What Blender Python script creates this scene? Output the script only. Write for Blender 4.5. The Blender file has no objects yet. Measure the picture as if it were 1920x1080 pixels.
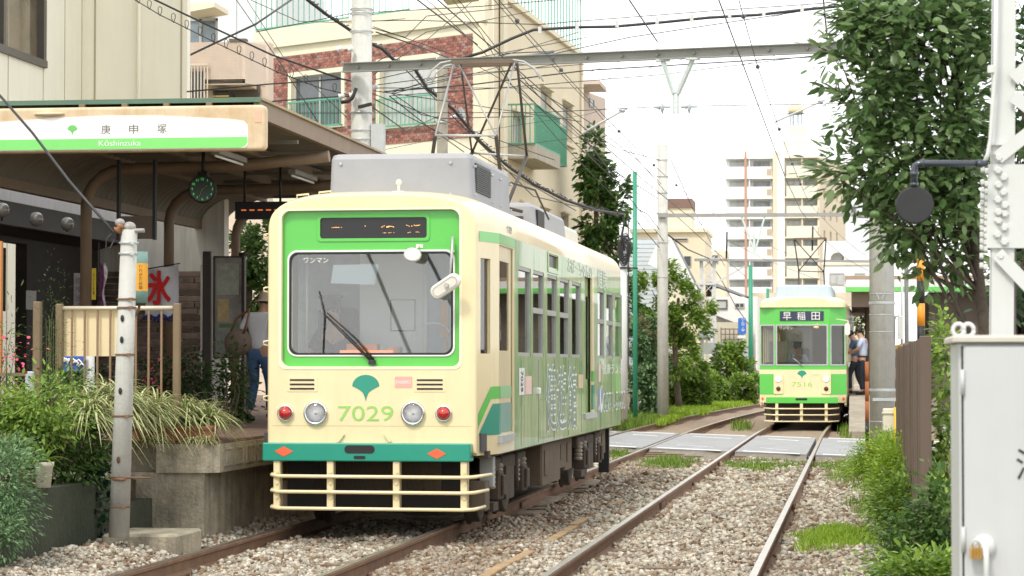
import bpy, math, random
import numpy as np
from mathutils import Vector, Matrix, Euler
random.seed(7); RNG = np.random.default_rng(7)
S = bpy.context.scene
COL = S.collection
# ------------------------------------------------------------------ camera
FPX, HC, CX, CY = 4700.0, 1.46, 1605.0, 686.0          # focal length in pixels of a 1920 px wide picture, eye height, end of the track
PITCH = math.atan((CY-540)/FPX)
YAW = math.atan((CX-960)/FPX*math.cos(PITCH))
cam_d = bpy.data.cameras.new('camera'); cam = bpy.data.objects.new('camera', cam_d); COL.objects.link(cam)
cam.location = (0, 0, HC); cam.rotation_euler = (math.pi/2+PITCH, 0, YAW)
cam_d.sensor_width = 36; cam_d.lens = 36*FPX/1920; cam_d.clip_start = .3; cam_d.clip_end = 3000
cam_d.dof.use_dof = True; cam_d.dof.focus_distance = 23.5; cam_d.dof.aperture_fstop = 9
S.camera = cam
# ------------------------------------------------------------------ sky and sun
W = bpy.data.worlds.new('World'); S.world = W; W.use_nodes = True
nt = W.node_tree; nt.nodes.clear()
SUN_EL, SUN_AZ = math.radians(52), math.radians(200)    # azimuth from +Y, clockwise: the sun stands behind the camera
out = nt.nodes.new('ShaderNodeOutputWorld'); bg = nt.nodes.new('ShaderNodeBackground')
sky = nt.nodes.new('ShaderNodeTexSky'); sky.sky_type = 'NISHITA'; sky.sun_disc = False
sky.sun_elevation = SUN_EL; sky.sun_rotation = SUN_AZ
tc = nt.nodes.new('ShaderNodeTexCoord'); nz = nt.nodes.new('ShaderNodeTexNoise'); nz.inputs['Scale'].default_value = 1.6
nz.inputs['Detail'].default_value = 5
rp = nt.nodes.new('ShaderNodeValToRGB'); rp.color_ramp.elements[0].color = (10.8, 10.8, 10.8, 1); rp.color_ramp.elements[1].color = (13, 13, 12.9, 1)
mx = nt.nodes.new('ShaderNodeMixRGB'); mx.inputs[0].default_value = .9
nt.links.new(tc.outputs['Generated'], nz.inputs['Vector']); nt.links.new(nz.outputs['Fac'], rp.inputs[0])
nt.links.new(sky.outputs[0], mx.inputs[1]); nt.links.new(rp.outputs[0], mx.inputs[2])
nt.links.new(mx.outputs[0], bg.inputs[0]); bg.inputs[1].default_value = .1
nt.links.new(bg.outputs[0], out.inputs[0])
sun_d = bpy.data.lights.new('sun', 'SUN'); sun = bpy.data.objects.new('sun', sun_d); COL.objects.link(sun)
sun_d.energy = 1.5; sun_d.angle = math.radians(10); sun_d.color = (1, .95, .86)
sdir = Vector((math.sin(SUN_AZ)*math.cos(SUN_EL), math.cos(SUN_AZ)*math.cos(SUN_EL), math.sin(SUN_EL)))
sun.rotation_euler = sdir.to_track_quat('Z', 'Y').to_euler()
S.view_settings.view_transform = 'Standard'; S.view_settings.look = 'None'; S.view_settings.gamma = 1
S.view_settings.use_curve_mapping = False; S.view_settings.exposure = .68
S.render.engine = 'CYCLES'; S.cycles.use_denoising = True; S.cycles.max_bounces = 8; S.cycles.transparent_max_bounces = 16
S.cycles.diffuse_bounces = 4; S.cycles.sample_clamp_indirect = 6

# ------------------------------------------------------------------ measuring helpers: a place in the photograph at a known depth
_f = Vector((-math.sin(YAW)*math.cos(PITCH), math.cos(YAW)*math.cos(PITCH), math.sin(PITCH)))
_r = Vector((math.cos(YAW), math.sin(YAW), 0)); _u = _r.cross(_f)
CAM = Vector((0, 0, HC))
def ray(x, y): return _f*FPX + _r*(x-960) - _u*(y-540)
def P(x, y, s):                      # s = pixels per metre at that depth
    return CAM + ray(x, y)/s
def PY(x, y, Y):
    d = ray(x, y); return CAM + d*(Y/d.y)
def PX(x, y, X):
    d = ray(x, y); return CAM + d*(X/d.x)
def G(x, y, z=0.):
    d = ray(x, y); return CAM + d*((z-HC)/d.z)
def curve_x(Y):                      # the line bends gently to the right beyond the crossing
    return .00075*max(0., Y-52)**2

# ------------------------------------------------------------------ materials
MATS = {}
def mat(name, col, rough=.6, metal=0., var=.12, vs=3., bump=0., bs=40., streak=0., dirt=(.09, .075, .055), spec=.5, coat=0., grime=0.):
    if name in MATS: return MATS[name]
    m = bpy.data.materials.new(name); m.use_nodes = True; MATS[name] = m
    n = m.node_tree.nodes; l = m.node_tree.links; b = n['Principled BSDF']
    b.inputs['Roughness'].default_value = rough; b.inputs['Metallic'].default_value = metal
    b.inputs['Specular IOR Level'].default_value = spec
    if coat: b.inputs['Coat Weight'].default_value = coat; b.inputs['Coat Roughness'].default_value = .08
    t = n.new('ShaderNodeTexCoord'); src = None
    z = n.new('ShaderNodeTexNoise'); z.inputs['Scale'].default_value = vs; z.inputs['Detail'].default_value = 6; z.inputs['Roughness'].default_value = .65
    l.new(t.outputs['Object'], z.inputs['Vector'])
    r = n.new('ShaderNodeMapRange'); r.inputs[1].default_value = .25; r.inputs[2].default_value = .75
    r.inputs[3].default_value = 1-var; r.inputs[4].default_value = 1+var; l.new(z.outputs['Fac'], r.inputs[0])
    v = n.new('ShaderNodeVectorMath'); v.operation = 'SCALE'; v.inputs[0].default_value = col[:3]; l.new(r.outputs[0], v.inputs['Scale'])
    src = v.outputs[0]
    if streak:
        mp = n.new('ShaderNodeMapping'); mp.inputs['Scale'].default_value = (7, 7, .55); l.new(t.outputs['Object'], mp.inputs[0])
        z2 = n.new('ShaderNodeTexNoise'); z2.inputs['Scale'].default_value = 1.3; z2.inputs['Detail'].default_value = 7; z2.inputs['Roughness'].default_value = .7
        l.new(mp.outputs[0], z2.inputs['Vector'])
        r2 = n.new('ShaderNodeMapRange'); r2.inputs[1].default_value = .45; r2.inputs[2].default_value = .75; r2.inputs[4].default_value = streak; l.new(z2.outputs['Fac'], r2.inputs[0])
        x = n.new('ShaderNodeMixRGB'); x.inputs[2].default_value = (*dirt, 1); l.new(r2.outputs[0], x.inputs[0]); l.new(src, x.inputs[1]); src = x.outputs[0]
    if grime:
        z3 = n.new('ShaderNodeTexNoise'); z3.inputs['Scale'].default_value = vs*.35; z3.inputs['Detail'].default_value = 8; z3.inputs['Roughness'].default_value = .75
        l.new(t.outputs['Object'], z3.inputs['Vector'])
        r3 = n.new('ShaderNodeMapRange'); r3.inputs[1].default_value = .42; r3.inputs[2].default_value = .68; r3.inputs[4].default_value = grime; l.new(z3.outputs['Fac'], r3.inputs[0])
        x = n.new('ShaderNodeMixRGB'); x.inputs[2].default_value = (*dirt, 1); l.new(r3.outputs[0], x.inputs[0]); l.new(src, x.inputs[1]); src = x.outputs[0]
    l.new(src, b.inputs['Base Color'])
    if bump:
        z4 = n.new('ShaderNodeTexNoise'); z4.inputs['Scale'].default_value = bs; z4.inputs['Detail'].default_value = 4; l.new(t.outputs['Object'], z4.inputs['Vector'])
        bp = n.new('ShaderNodeBump'); bp.inputs['Strength'].default_value = bump; bp.inputs['Distance'].default_value = .02
        l.new(z4.outputs['Fac'], bp.inputs['Height']); l.new(bp.outputs[0], b.inputs['Normal'])
    return m
def ramp_mat(name, stops, rough=.8, transl=0., scale=None, bump=0., spec=.3, attr='rnd'):
    """colour from the per-piece attribute rnd (stones, leaves, bricks)"""
    if name in MATS: return MATS[name]
    m = bpy.data.materials.new(name); m.use_nodes = True; MATS[name] = m
    n = m.node_tree.nodes; l = m.node_tree.links; b = n['Principled BSDF']; b.inputs['Roughness'].default_value = rough
    b.inputs['Specular IOR Level'].default_value = spec
    a = n.new('ShaderNodeAttribute'); a.attribute_name = attr
    r = n.new('ShaderNodeValToRGB'); cr = r.color_ramp
    while len(cr.elements) < len(stops): cr.elements.new(.5)
    for e, (p, c) in zip(cr.elements, stops): e.position = p; e.color = (*c, 1)
    l.new(a.outputs['Fac'], r.inputs[0])
    src = r.outputs[0]
    if scale:
        t = n.new('ShaderNodeTexCoord'); z = n.new('ShaderNodeTexNoise'); z.inputs['Scale'].default_value = scale; z.inputs['Detail'].default_value = 5
        l.new(t.outputs['Object'], z.inputs['Vector'])
        q = n.new('ShaderNodeMapRange'); q.inputs[1].default_value = .3; q.inputs[2].default_value = .7; q.inputs[3].default_value = .72; q.inputs[4].default_value = 1.25; l.new(z.outputs['Fac'], q.inputs[0])
        v = n.new('ShaderNodeVectorMath'); v.operation = 'SCALE'; l.new(src, v.inputs[0]); l.new(q.outputs[0], v.inputs['Scale']); src = v.outputs[0]
    l.new(src, b.inputs['Base Color'])
    if transl:
        tr = n.new('ShaderNodeBsdfTranslucent'); l.new(src, tr.inputs[0]); ms = n.new('ShaderNodeMixShader'); ms.inputs[0].default_value = transl
        l.new(b.outputs[0], ms.inputs[1]); l.new(tr.outputs[0], ms.inputs[2]); l.new(ms.outputs[0], n['Material Output'].inputs[0])
    return m
def glass(name, tint=(.8, .85, .85), trans=.75, rough=.02, ior=1.45):
    if name in MATS: return MATS[name]
    m = bpy.data.materials.new(name); m.use_nodes = True; MATS[name] = m
    n = m.node_tree.nodes; l = m.node_tree.links; n.clear()
    o = n.new('ShaderNodeOutputMaterial'); g = n.new('ShaderNodeBsdfGlossy'); g.inputs['Roughness'].default_value = rough; g.inputs[0].default_value = (1, 1, 1, 1)
    t = n.new('ShaderNodeBsdfTransparent'); t.inputs[0].default_value = (tint[0]*trans, tint[1]*trans, tint[2]*trans, 1)
    f = n.new('ShaderNodeFresnel'); f.inputs[0].default_value = ior
    x = n.new('ShaderNodeMixShader'); l.new(f.outputs[0], x.inputs[0]); l.new(t.outputs[0], x.inputs[1]); l.new(g.outputs[0], x.inputs[2]); l.new(x.outputs[0], o.inputs[0])
    return m
def emis(name, col, st):
    if name in MATS: return MATS[name]
    m = bpy.data.materials.new(name); m.use_nodes = True; MATS[name] = m
    b = m.node_tree.nodes['Principled BSDF']; b.inputs['Base Color'].default_value = (*col, 1)
    b.inputs['Emission Color'].default_value = (*col, 1); b.inputs['Emission Strength'].default_value = st
    return m

# ------------------------------------------------------------------ mesh builder
class MB:
    def __init__(s): s.v = []; s.f = []; s.r = []; s.sm = []; s.cur = 0.; s.smooth = False
    def add(s, vs, fs):
        b = len(s.v); s.v.extend([tuple(p) for p in vs]); s.f.extend([tuple(b+i for i in f) for f in fs])
        s.r.extend([s.cur]*len(vs)); s.sm.extend([s.smooth]*len(fs)); return s
    def box(s, a, b, M=None):
        x0, y0, z0 = a; x1, y1, z1 = b
        vs = [(x0,y0,z0),(x1,y0,z0),(x1,y1,z0),(x0,y1,z0),(x0,y0,z1),(x1,y0,z1),(x1,y1,z1),(x0,y1,z1)]
        if M is not None: vs = [M @ Vector(p) for p in vs]
        return s.add(vs, [(0,3,2,1),(4,5,6,7),(0,1,5,4),(1,2,6,5),(2,3,7,6),(3,0,4,7)])
    def cbox(s, c, sz, M=None): return s.box([c[i]-sz[i]/2 for i in range(3)], [c[i]+sz[i]/2 for i in range(3)], M)
    def bbox(s, a, b, r=.02, M=None):     # box with chamfered vertical and top edges
        x0, y0, z0 = a; x1, y1, z1 = b
        def ring(i, z): return [(x0+r+i-r, y0+r, z),(x0+r, y0+i, z),(x1-r, y0+i, z),(x1-i, y0+r, z),(x1-i, y1-r, z),(x1-r, y1-i, z),(x0+r, y1-i, z),(x0+i, y1-r, z)]
        R = [ring(0, z0), ring(0, z1-r), [(min(max(p[0], x0+r), x1-r), min(max(p[1], y0+r), y1-r), z1) for p in ring(0, z1)]]
        vs = [p for q in R for p in q]
        if M is not None: vs = [M @ Vector(p) for p in vs]
        fs = [tuple(range(7, -1, -1)), tuple(range(16, 24))]
        for k in range(2):
            for i in range(8): j = (i+1) % 8; fs.append((k*8+i, k*8+j, k*8+8+j, k*8+8+i))
        return s.add(vs, fs)
    def bar(s, p, q, w, h=None, up=(0, 0, 1)):    # rectangular bar from p to q
        p, q = Vector(p), Vector(q); h = h or w; d = (q-p).normalized(); u = Vector(up)
        if abs(d.dot(u)) > .98: u = Vector((0, 1, 0))
        x = d.cross(u).normalized(); y = x.cross(d)
        vs = [e + x*(a*w/2) + y*(b*h/2) for e in (p, q) for a, b in ((-1,-1),(1,-1),(1,1),(-1,1))]
        return s.add(vs, [(0,3,2,1),(4,5,6,7),(0,1,5,4),(1,2,6,5),(2,3,7,6),(3,0,4,7)])
    def tube(s, pts, r, n=8, cap=True):
        pts = [Vector(p) for p in pts]; k = len(pts); rs = r if isinstance(r, (list, tuple)) else [r]*k
        vs = []; prev = None
        for i, p in enumerate(pts):
            d = (pts[min(i+1, k-1)] - pts[max(i-1, 0)]).normalized()
            if prev is None:
                u = Vector((0, 0, 1)) if abs(d.z) < .9 else Vector((1, 0, 0)); x = d.cross(u).normalized()
            else: x = (prev - d*prev.dot(d)).normalized()
            prev = x; y = d.cross(x)
            for j in range(n):
                a = 2*math.pi*j/n; vs.append(p + (x*math.cos(a) + y*math.sin(a))*rs[i])
        fs = [(i*n+j, i*n+(j+1) % n, (i+1)*n+(j+1) % n, (i+1)*n+j) for i in range(k-1) for j in range(n)]
        o = s.smooth; s.smooth = n > 5; s.add(vs, fs); s.smooth = o
        if cap: b = len(s.v)-len(vs); s.f += [tuple(b+j for j in range(n-1, -1, -1)), tuple(b+(k-1)*n+j for j in range(n))]; s.sm += [False, False]
        return s
    def cyl(s, p, q, r, r2=None, n=12): return s.tube([p, q], [r, r if r2 is None else r2], n)
    def lathe(s, prof, n=16, M=None, cap=False):   # profile (r, z) turned round z
        vs = [(r*math.cos(2*math.pi*j/n), r*math.sin(2*math.pi*j/n), z) for r, z in prof for j in range(n)]
        if M is not None: vs = [M @ Vector(p) for p in vs]
        k = len(prof); fs = [(i*n+j, i*n+(j+1) % n, (i+1)*n+(j+1) % n, (i+1)*n+j) for i in range(k-1) for j in range(n)]
        o = s.smooth; s.smooth = not getattr(s, 'flat', False); s.add(vs, fs); s.smooth = o; return s
    def ball(s, c, r, n=12, m=8, sc=(1, 1, 1)):
        prof = [(math.sin(math.pi*i/m)*r, -math.cos(math.pi*i/m)*r) for i in range(m+1)]
        return s.lathe(prof, n, Matrix.Translation(c) @ Matrix.Diagonal((*sc, 1)))
    def quad(s, a, b, c, d): return s.add([a, b, c, d], [(0, 1, 2, 3)])
    def prism(s, pts, off):         # polygon (3-D points) pushed by off
        n = len(pts); off = Vector(off); vs = [Vector(p) for p in pts] + [Vector(p)+off for p in pts]
        return s.add(vs, [tuple(range(n)), tuple(range(2*n-1, n-1, -1))] + [(i, i+n, (i+1) % n+n, (i+1) % n) for i in range(n)])
    def wall(s, p0, p1, z0, z1, holes=(), t=.2):
        """vertical wall from p0 to p1 (plan points, outside on the right hand of p0->p1), rectangular holes (u0,u1,z0,z1)"""
        p0 = Vector((*p0[:2], 0)); p1 = Vector((*p1[:2], 0)); L = (p1-p0).length; d = (p1-p0)/L; nrm = Vector((d.y, -d.x, 0))
        us = sorted({0., L, *[max(0, min(L, h[i])) for h in holes for i in (0, 1)]}); zs = sorted({z0, z1, *[max(z0, min(z1, h[i])) for h in holes for i in (2, 3)]})
        def pt(u, z, k): q = p0 + d*u - nrm*(t*k); return (q.x, q.y, z)
        def inh(u, z): return any(h[0] < u < h[1] and h[2] < z < h[3] for h in holes)
        for i in range(len(us)-1):
            for j in range(len(zs)-1):
                if not inh((us[i]+us[i+1])/2, (zs[j]+zs[j+1])/2):
                    a, b, c, e = us[i], us[i+1], zs[j], zs[j+1]
                    s.quad(pt(a,c,0), pt(b,c,0), pt(b,e,0), pt(a,e,0)); s.quad(pt(a,e,1), pt(b,e,1), pt(b,c,1), pt(a,c,1))
        for h in holes:
            a, b, c, e = h
            s.quad(pt(a,c,0), pt(a,c,1), pt(b,c,1), pt(b,c,0)); s.quad(pt(a,e,0), pt(b,e,0), pt(b,e,1), pt(a,e,1))
            s.quad(pt(a,c,0), pt(a,e,0), pt(a,e,1), pt(a,c,1)); s.quad(pt(b,c,0), pt(b,c,1), pt(b,e,1), pt(b,e,0))
        for a, b in ((0, L),): 
            s.quad(pt(a,z1,0), pt(b,z1,0), pt(b,z1,1), pt(a,z1,1)); s.quad(pt(a,z0,1), pt(b,z0,1), pt(b,z0,0), pt(a,z0,0))
            s.quad(pt(a,z0,1), pt(a,z0,0), pt(a,z1,0), pt(a,z1,1)); s.quad(pt(b,z0,0), pt(b,z0,1), pt(b,z1,1), pt(b,z1,0))
        return s
    def mesh(s, name, m, off=None):
        me = bpy.data.meshes.new(name); v = s.v
        if off is not None: v = [(a-off[0], b-off[1], c-off[2]) for a, b, c in v]
        me.from_pydata(v, [], s.f)
        if m is not None: me.materials.append(m)
        if any(s.sm): me.polygons.foreach_set('use_smooth', s.sm)
        if any(s.r):
            at = me.attributes.new('rnd', 'FLOAT', 'POINT'); at.data.foreach_set('value', s.r)
        me.validate(); me.update(); return me
    def build(s, name, m, parent=None, label=None, kind=None, world=None):
        """world coordinates under a thing made with world=True, local ones otherwise"""
        if parent is not None:
            off = parent.get('_o') if world is None else world
            o = bpy.data.objects.new(name, s.mesh(name, m, list(off) if off is not None else None)); COL.objects.link(o); o.parent = parent
            if off is not None: o['_o'] = list(off)
        else:
            a = np.array(s.v); off = [float((a[:, 0].min()+a[:, 0].max())/2), float((a[:, 1].min()+a[:, 1].max())/2), float(a[:, 2].min())]
            o = bpy.data.objects.new(name, s.mesh(name, m, off)); COL.objects.link(o); o.location = off; o['_o'] = off
        if label: o['label'] = label
        if kind: o['kind'] = kind
        return o
def tag(o, label=None, cat=None, group=None, kind=None):
    if label: o['label'] = label
    if cat: o['category'] = cat
    if group: o['group'] = group
    if kind: o['kind'] = kind
    return o
def thing(name, label, cat, loc=(0, 0, 0), rotz=0., group=None, world=True):
    o = bpy.data.objects.new(name, None); COL.objects.link(o); o.empty_display_size = .1
    o.location = loc; o.rotation_euler = (0, 0, rotz)
    if world: o['_o'] = [float(c) for c in loc]
    return tag(o, label, cat, group)
def copy_thing(src, loc, rotz=None, label=None):
    kids = {}
    for o in bpy.data.objects:
        if o.parent: kids.setdefault(o.parent.name, []).append(o)
    def rec(o, par):
        c = o.copy(); COL.objects.link(c); c.parent = par
        for k in kids.get(o.name, []): rec(k, c)
        return c
    r = rec(src, None); r.location = loc
    if rotz is not None: r.rotation_euler = (0, 0, rotz)
    if label: r['label'] = label
    return r
def np_mesh(name, V, Fc, m, rnd=None, smooth=False):
    """V (n,3) float, Fc (k,c) int"""
    me = bpy.data.meshes.new(name); k, c = Fc.shape
    me.vertices.add(len(V)); me.vertices.foreach_set('co', V.astype(np.float32).ravel())
    me.loops.add(k*c); me.loops.foreach_set('vertex_index', Fc.astype(np.int32).ravel())
    me.polygons.add(k); me.polygons.foreach_set('loop_start', np.arange(0, k*c, c, dtype=np.int32)); 
    if smooth: me.polygons.foreach_set('use_smooth', np.ones(k, dtype=bool))
    if rnd is not None:
        at = me.attributes.new('rnd', 'FLOAT', 'POINT'); at.data.foreach_set('value', rnd.astype(np.float32))
    me.materials.append(m); me.update(calc_edges=True); return me
def np_obj(name, V, Fc, m, rnd=None, parent=None, smooth=False, label=None, kind=None):
    if parent is not None and parent.get('_o') is not None: off = np.array(list(parent['_o']))
    elif parent is not None: off = np.zeros(3)
    else: off = np.array([(V[:, 0].min()+V[:, 0].max())/2, (V[:, 1].min()+V[:, 1].max())/2, V[:, 2].min()])
    o = bpy.data.objects.new(name, np_mesh(name, V-off, Fc, m, rnd, smooth)); COL.objects.link(o)
    if parent is not None: o.parent = parent
    else: o.location = off; o['_o'] = [float(c) for c in off]
    if label: o['label'] = label
    if kind: o['kind'] = kind
    return o
# text and flat plates with holes, turned into meshes
def _curve_mesh(cu):
    o = bpy.data.objects.new('tmp', cu); COL.objects.link(o)
    dg = bpy.context.evaluated_depsgraph_get(); dg.update()
    me = bpy.data.meshes.new_from_object(o.evaluated_get(dg)); vs = [v.co.copy() for v in me.vertices]; fs = [tuple(p.vertices) for p in me.polygons]
    bpy.data.objects.remove(o); bpy.data.meshes.remove(me); return vs, fs
def text(s, w=None, h=None, ext=0., shear=0.):
    cu = bpy.data.curves.new('t', 'FONT'); cu.body = s; cu.extrude = 1e-4; cu.resolution_u = 3; cu.shear = shear
    vs, fs = _curve_mesh(cu); bpy.data.curves.remove(cu)
    if not vs: return [], []
    xs = [v.x for v in vs]; ys = [v.y for v in vs]; cx, cy = (min(xs)+max(xs))/2, (min(ys)+max(ys))/2
    sx = w/(max(xs)-min(xs)) if w else None; sy = h/(max(ys)-min(ys)) if h else None
    sx = sx or sy; sy = sy or sx
    return [Vector(((v.x-cx)*sx, (v.y-cy)*sy, ext if v.z > 0 else 0)) for v in vs], fs
def frame(o, x, y): # matrix whose x,y axes are the given world vectors
    x = Vector(x).normalized(); y = Vector(y).normalized(); z = x.cross(y)
    return Matrix(((x.x, y.x, z.x, o[0]), (x.y, y.y, z.y, o[1]), (x.z, y.z, z.z, o[2]), (0, 0, 0, 1)))
def add_text(mb, s, M, w=None, h=None, ext=.003, shear=0.):
    vs, fs = text(s, w, h, ext, shear)
    mb.add([M @ v for v in vs], fs); return mb
def plate(mb, loops, t, M, bevel=0., res=3):
    """loops: list of closed 2-D polygons, the first the outline and the others holes; thickness t from z=0 to z=t"""
    cu = bpy.data.curves.new('p', 'CURVE'); cu.dimensions = '2D'; cu.fill_mode = 'BOTH'; cu.extrude = max(t/2-bevel, 1e-4); cu.bevel_depth = bevel; cu.bevel_resolution = res
    cu.offset = -bevel
    for lp in loops:
        sp = cu.splines.new('POLY'); sp.points.add(len(lp)-1); sp.use_cyclic_u = True
        for q, (x, y) in zip(sp.points, lp): q.co = (x, y, 0, 1)
    vs, fs = _curve_mesh(cu); bpy.data.curves.remove(cu)
    mb.add([M @ (v+Vector((0, 0, t/2))) for v in vs], fs); return mb
def rrect(x0, x1, y0, y1, r, n=5, r2=None):
    r2 = r if r2 is None else r2; o = []
    for cx, cy, a0, q in ((x1-r, y1-r, 0, r), (x0+r, y1-r, 90, r), (x0+r2, y0+r2, 180, r2), (x1-r2, y0+r2, 270, r2)):
        for i in range(n+1):
            a = math.radians(a0+90*i/n); o.append((cx+q*math.cos(a), cy+q*math.sin(a)))
    return o
def circ(x, y, r, n=24, sy=1.): return [(x+r*math.cos(2*math.pi*i/n), y+r*sy*math.sin(2*math.pi*i/n)) for i in range(n)]
def ginkgo(w, h):
    """the tram company's leaf: a fan on a short point"""
    o = [(0, -h*.55)]
    for i in range(6): t = i/5; o.append((.03*w+(w*.5-.03*w)*t**1.2, -h*.42+ (h*.42+h*.02)*t**.55))
    for i in range(1, 14):
        a = math.pi*i/14; o.append((w*.5*math.cos(a), h*.02+h*.43*math.sin(a)))
    for i in range(5, -1, -1): t = i/5; o.append((-(.03*w+(w*.5-.03*w)*t**1.2), -h*.42+(h*.42+h*.02)*t**.55))
    return o
FR = lambda o: frame(o, (1, 0, 0), (0, 0, 1))       # drawing plane facing the camera end (normal -Y)
SD = lambda o: frame(o, (0, 1, 0), (0, 0, 1))       # drawing plane on the right hand side (normal +X)
# ================================================================== materials used all over
CREAM = mat('tram_cream', (.80, .68, .405), .36, var=.05, vs=1.5, coat=.5, streak=.13, dirt=(.4, .32, .2))
TGREEN = mat('tram_green', (.10, .52, .07), .3, var=.03, coat=.5)
TEAL = mat('tram_teal', (.012, .28, .19), .32, var=.05, coat=.4)
ACG = mat('unit_grey', (.32, .325, .345), .5, var=.06, vs=4, streak=.12, dirt=(.3, .3, .3))
BLACK = mat('black_rubber', (.015, .015, .016), .6)
DARK = mat('dark_undergear', (.065, .05, .038), .85, var=.35, vs=8, grime=.5, dirt=(.12, .08, .05))
CHROME = mat('bright_metal', (.7, .7, .7), .22, 1., var=.05)
STEEL = mat('galvanised_steel', (.48, .50, .50), .45, .35, var=.12, vs=9)
WHITEP = mat('white_paint', (.78, .78, .76), .45, var=.05)
CONC = mat('concrete_grey', (.56, .56, .52), .85, var=.12, vs=6, bump=.3, bs=60, streak=.3, dirt=(.2, .19, .16))
OLDCONC = mat('stained_concrete', (.50, .44, .33), .9, var=.25, vs=3, bump=.6, bs=35, streak=.6, dirt=(.075, .068, .05), grime=.75)
MOSS = mat('mossy_concrete', (.055, .06, .04), .95, var=.35, vs=2.5, bump=.6, bs=25, streak=.3, dirt=(.02, .032, .014), grime=.8)
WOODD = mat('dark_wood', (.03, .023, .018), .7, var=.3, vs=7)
BROWNP = mat('brown_paint', (.22, .155, .095), .5, var=.12, vs=5, streak=.3, dirt=(.1, .05, .03))
SOIL = mat('soil', (.10, .07, .045), .95, var=.4, vs=9, bump=.8, bs=50)
RED = mat('red_lens', (.45, .01, .01), .12, coat=1., var=.02)
WIREM = mat('wire_black', (.03, .03, .032), .5, var=.05)
LINEW = mat('road_line', (.72, .72, .70), .7, var=.15, vs=15)
G_TRAM = glass('tram_glass', (.96, .98, .98), .97, .01, 1.85)
G_DARK = glass('window_glass', (.85, .9, .9), .75, .02, 1.85)

# ================================================================== ground
b = MB(); b.box((-600, -60, -1.4), (600, 1400, -.45)); b.build('ground', mat('far_ground', (.16, .17, .10), .95, var=.3, vs=.3), kind='structure')
# track bed: a sheet with gentle unevenness
def hz(x, y): return -.135+.018*math.sin(x*5.1+y*1.3)+.014*math.sin(x*2.2-y*2.9+1)+.01*math.sin(y*7.3+x)
BAL = ramp_mat('ballast_under', [(0, (.27, .22, .16)), (1, (.40, .34, .26))], .95, scale=22)
def sheet(name, x0, x1, y0, y1, nx, ny, fz, m, kind='structure'):
    X, Y = np.meshgrid(np.linspace(x0, x1, nx), np.linspace(y0, y1, ny)); Z = np.vectorize(fz)(X, Y)
    V = np.stack([X, Y, Z], -1).reshape(-1, 3); i = np.arange((ny-1)*nx).reshape(ny-1, nx)[:, :-1].ravel()
    F = np.stack([i, i+1, i+nx+1, i+nx], -1); return np_obj(name, V, F, m, rnd=RNG.random(len(V)), kind=kind, smooth=True)
def hz_shoulder(x, y):
    z = hz(x, y)
    if x < -5.3: z += min(.12, (-5.3-x)*.2)
    if x > -.3: z += min(.05, (x+.3)*.05)
    return z
sheet('track_bed', -6.6, 1.6, 9, 43.5, 90, 300, hz_shoulder, BAL)
FARB = mat('far_ballast', (.30, .235, .17), .95, var=.45, vs=14, bump=.7, bs=60, grime=.5, dirt=(.16, .08, .045))
sheet('track_bed', -7.4, 3.5, 52, 260, 40, 160, lambda x, y: -.14+.02*math.sin(3*x+y), FARB)
# stones of the near ballast: countless small pieces, one object
RUSTX = lambda x: np.clip(1.15-np.abs(x+3.2)/.75, 0, 1)
def stones(name, zones, m):
    cube = np.array([(x, y, z) for x in (-1, 1) for y in (-1, 1) for z in (-1, 1)], float)
    quads = np.array([(0,1,3,2),(4,6,7,5),(0,4,5,1),(2,3,7,6),(0,2,6,4),(1,5,7,3)])
    VV = []; RR = []; base = 0; n_all = 0
    for (x0, x1, y0, y1, dens, r0, r1) in zones:
        n = int((x1-x0)*(y1-y0)*dens); x = RNG.uniform(x0, x1, n); y = RNG.uniform(y0, y1, n)
        ok = np.ones(n, bool)
        for xr in (-5.106-.0, -3.734, -2.12, -.748):  # keep the rails clear
            pass
        for xc in RAILX: ok &= ~(np.abs(x-xc) < .055)
        ok &= ~((x > -5.2) & (x < -3.4) & (y > 25.5) & (y < 35))
        x, y = x[ok], y[ok]; n = len(x)
        r = RNG.uniform(r0, r1, n)*RNG.choice([.7, 1, 1.25], n, p=[.35, .45, .2])
        c = np.stack([x, y, np.array([hz_shoulder(a, b_) for a, b_ in zip(x, y)])+r*RNG.uniform(-.1, .7, n)], -1)
        v = cube[None]*RNG.uniform(.5, 1.05, (n, 8, 1))*RNG.uniform(.65, 1.1, (n, 1, 3))
        A = RNG.normal(size=(n, 3, 3)); Q, _ = np.linalg.qr(A); v = np.einsum('nij,nkj->nki', Q, v)
        v = v*r[:, None, None]*np.array([1, 1, .75])+c[:, None]
        rust = RUSTX(x)*RNG.uniform(.3, 1.1, n) + (RNG.random(n) < .06)*.5
        q = RNG.random(n)*(1-.75*np.clip(rust, 0, 1)); near = np.min(np.abs(x[:, None]-np.array(RAILX)[None]), axis=1); q *= 1-.6*np.clip(1-(near-.05)/.13, 0, 1)*RNG.uniform(.4, 1, n)
        VV.append(v.reshape(-1, 3)); RR.append(np.repeat(q, 8)); n_all += n
    V = np.concatenate(VV); R = np.concatenate(RR); F = (quads[None]+np.arange(n_all)[:, None, None]*8).reshape(-1, 4)
    np_obj(name, V, F, m, rnd=R, kind='stuff', label='loose crushed stone ballast between and beside the rails')
RAILX = [-4.42-.719, -4.42+.719, -1.434-.719, -1.434+.719]
STONE = ramp_mat('ballast_stone', [(0, (.13, .08, .05)), (.12, (.25, .175, .115)), (.28, (.27, .235, .185)), (.42, (.39, .335, .25)), (.56, (.33, .31, .27)), (.72, (.47, .43, .345)), (.94, (.57, .525, .44)), (1, (.42, .33, .23))], .85, scale=30, spec=.25)
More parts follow.
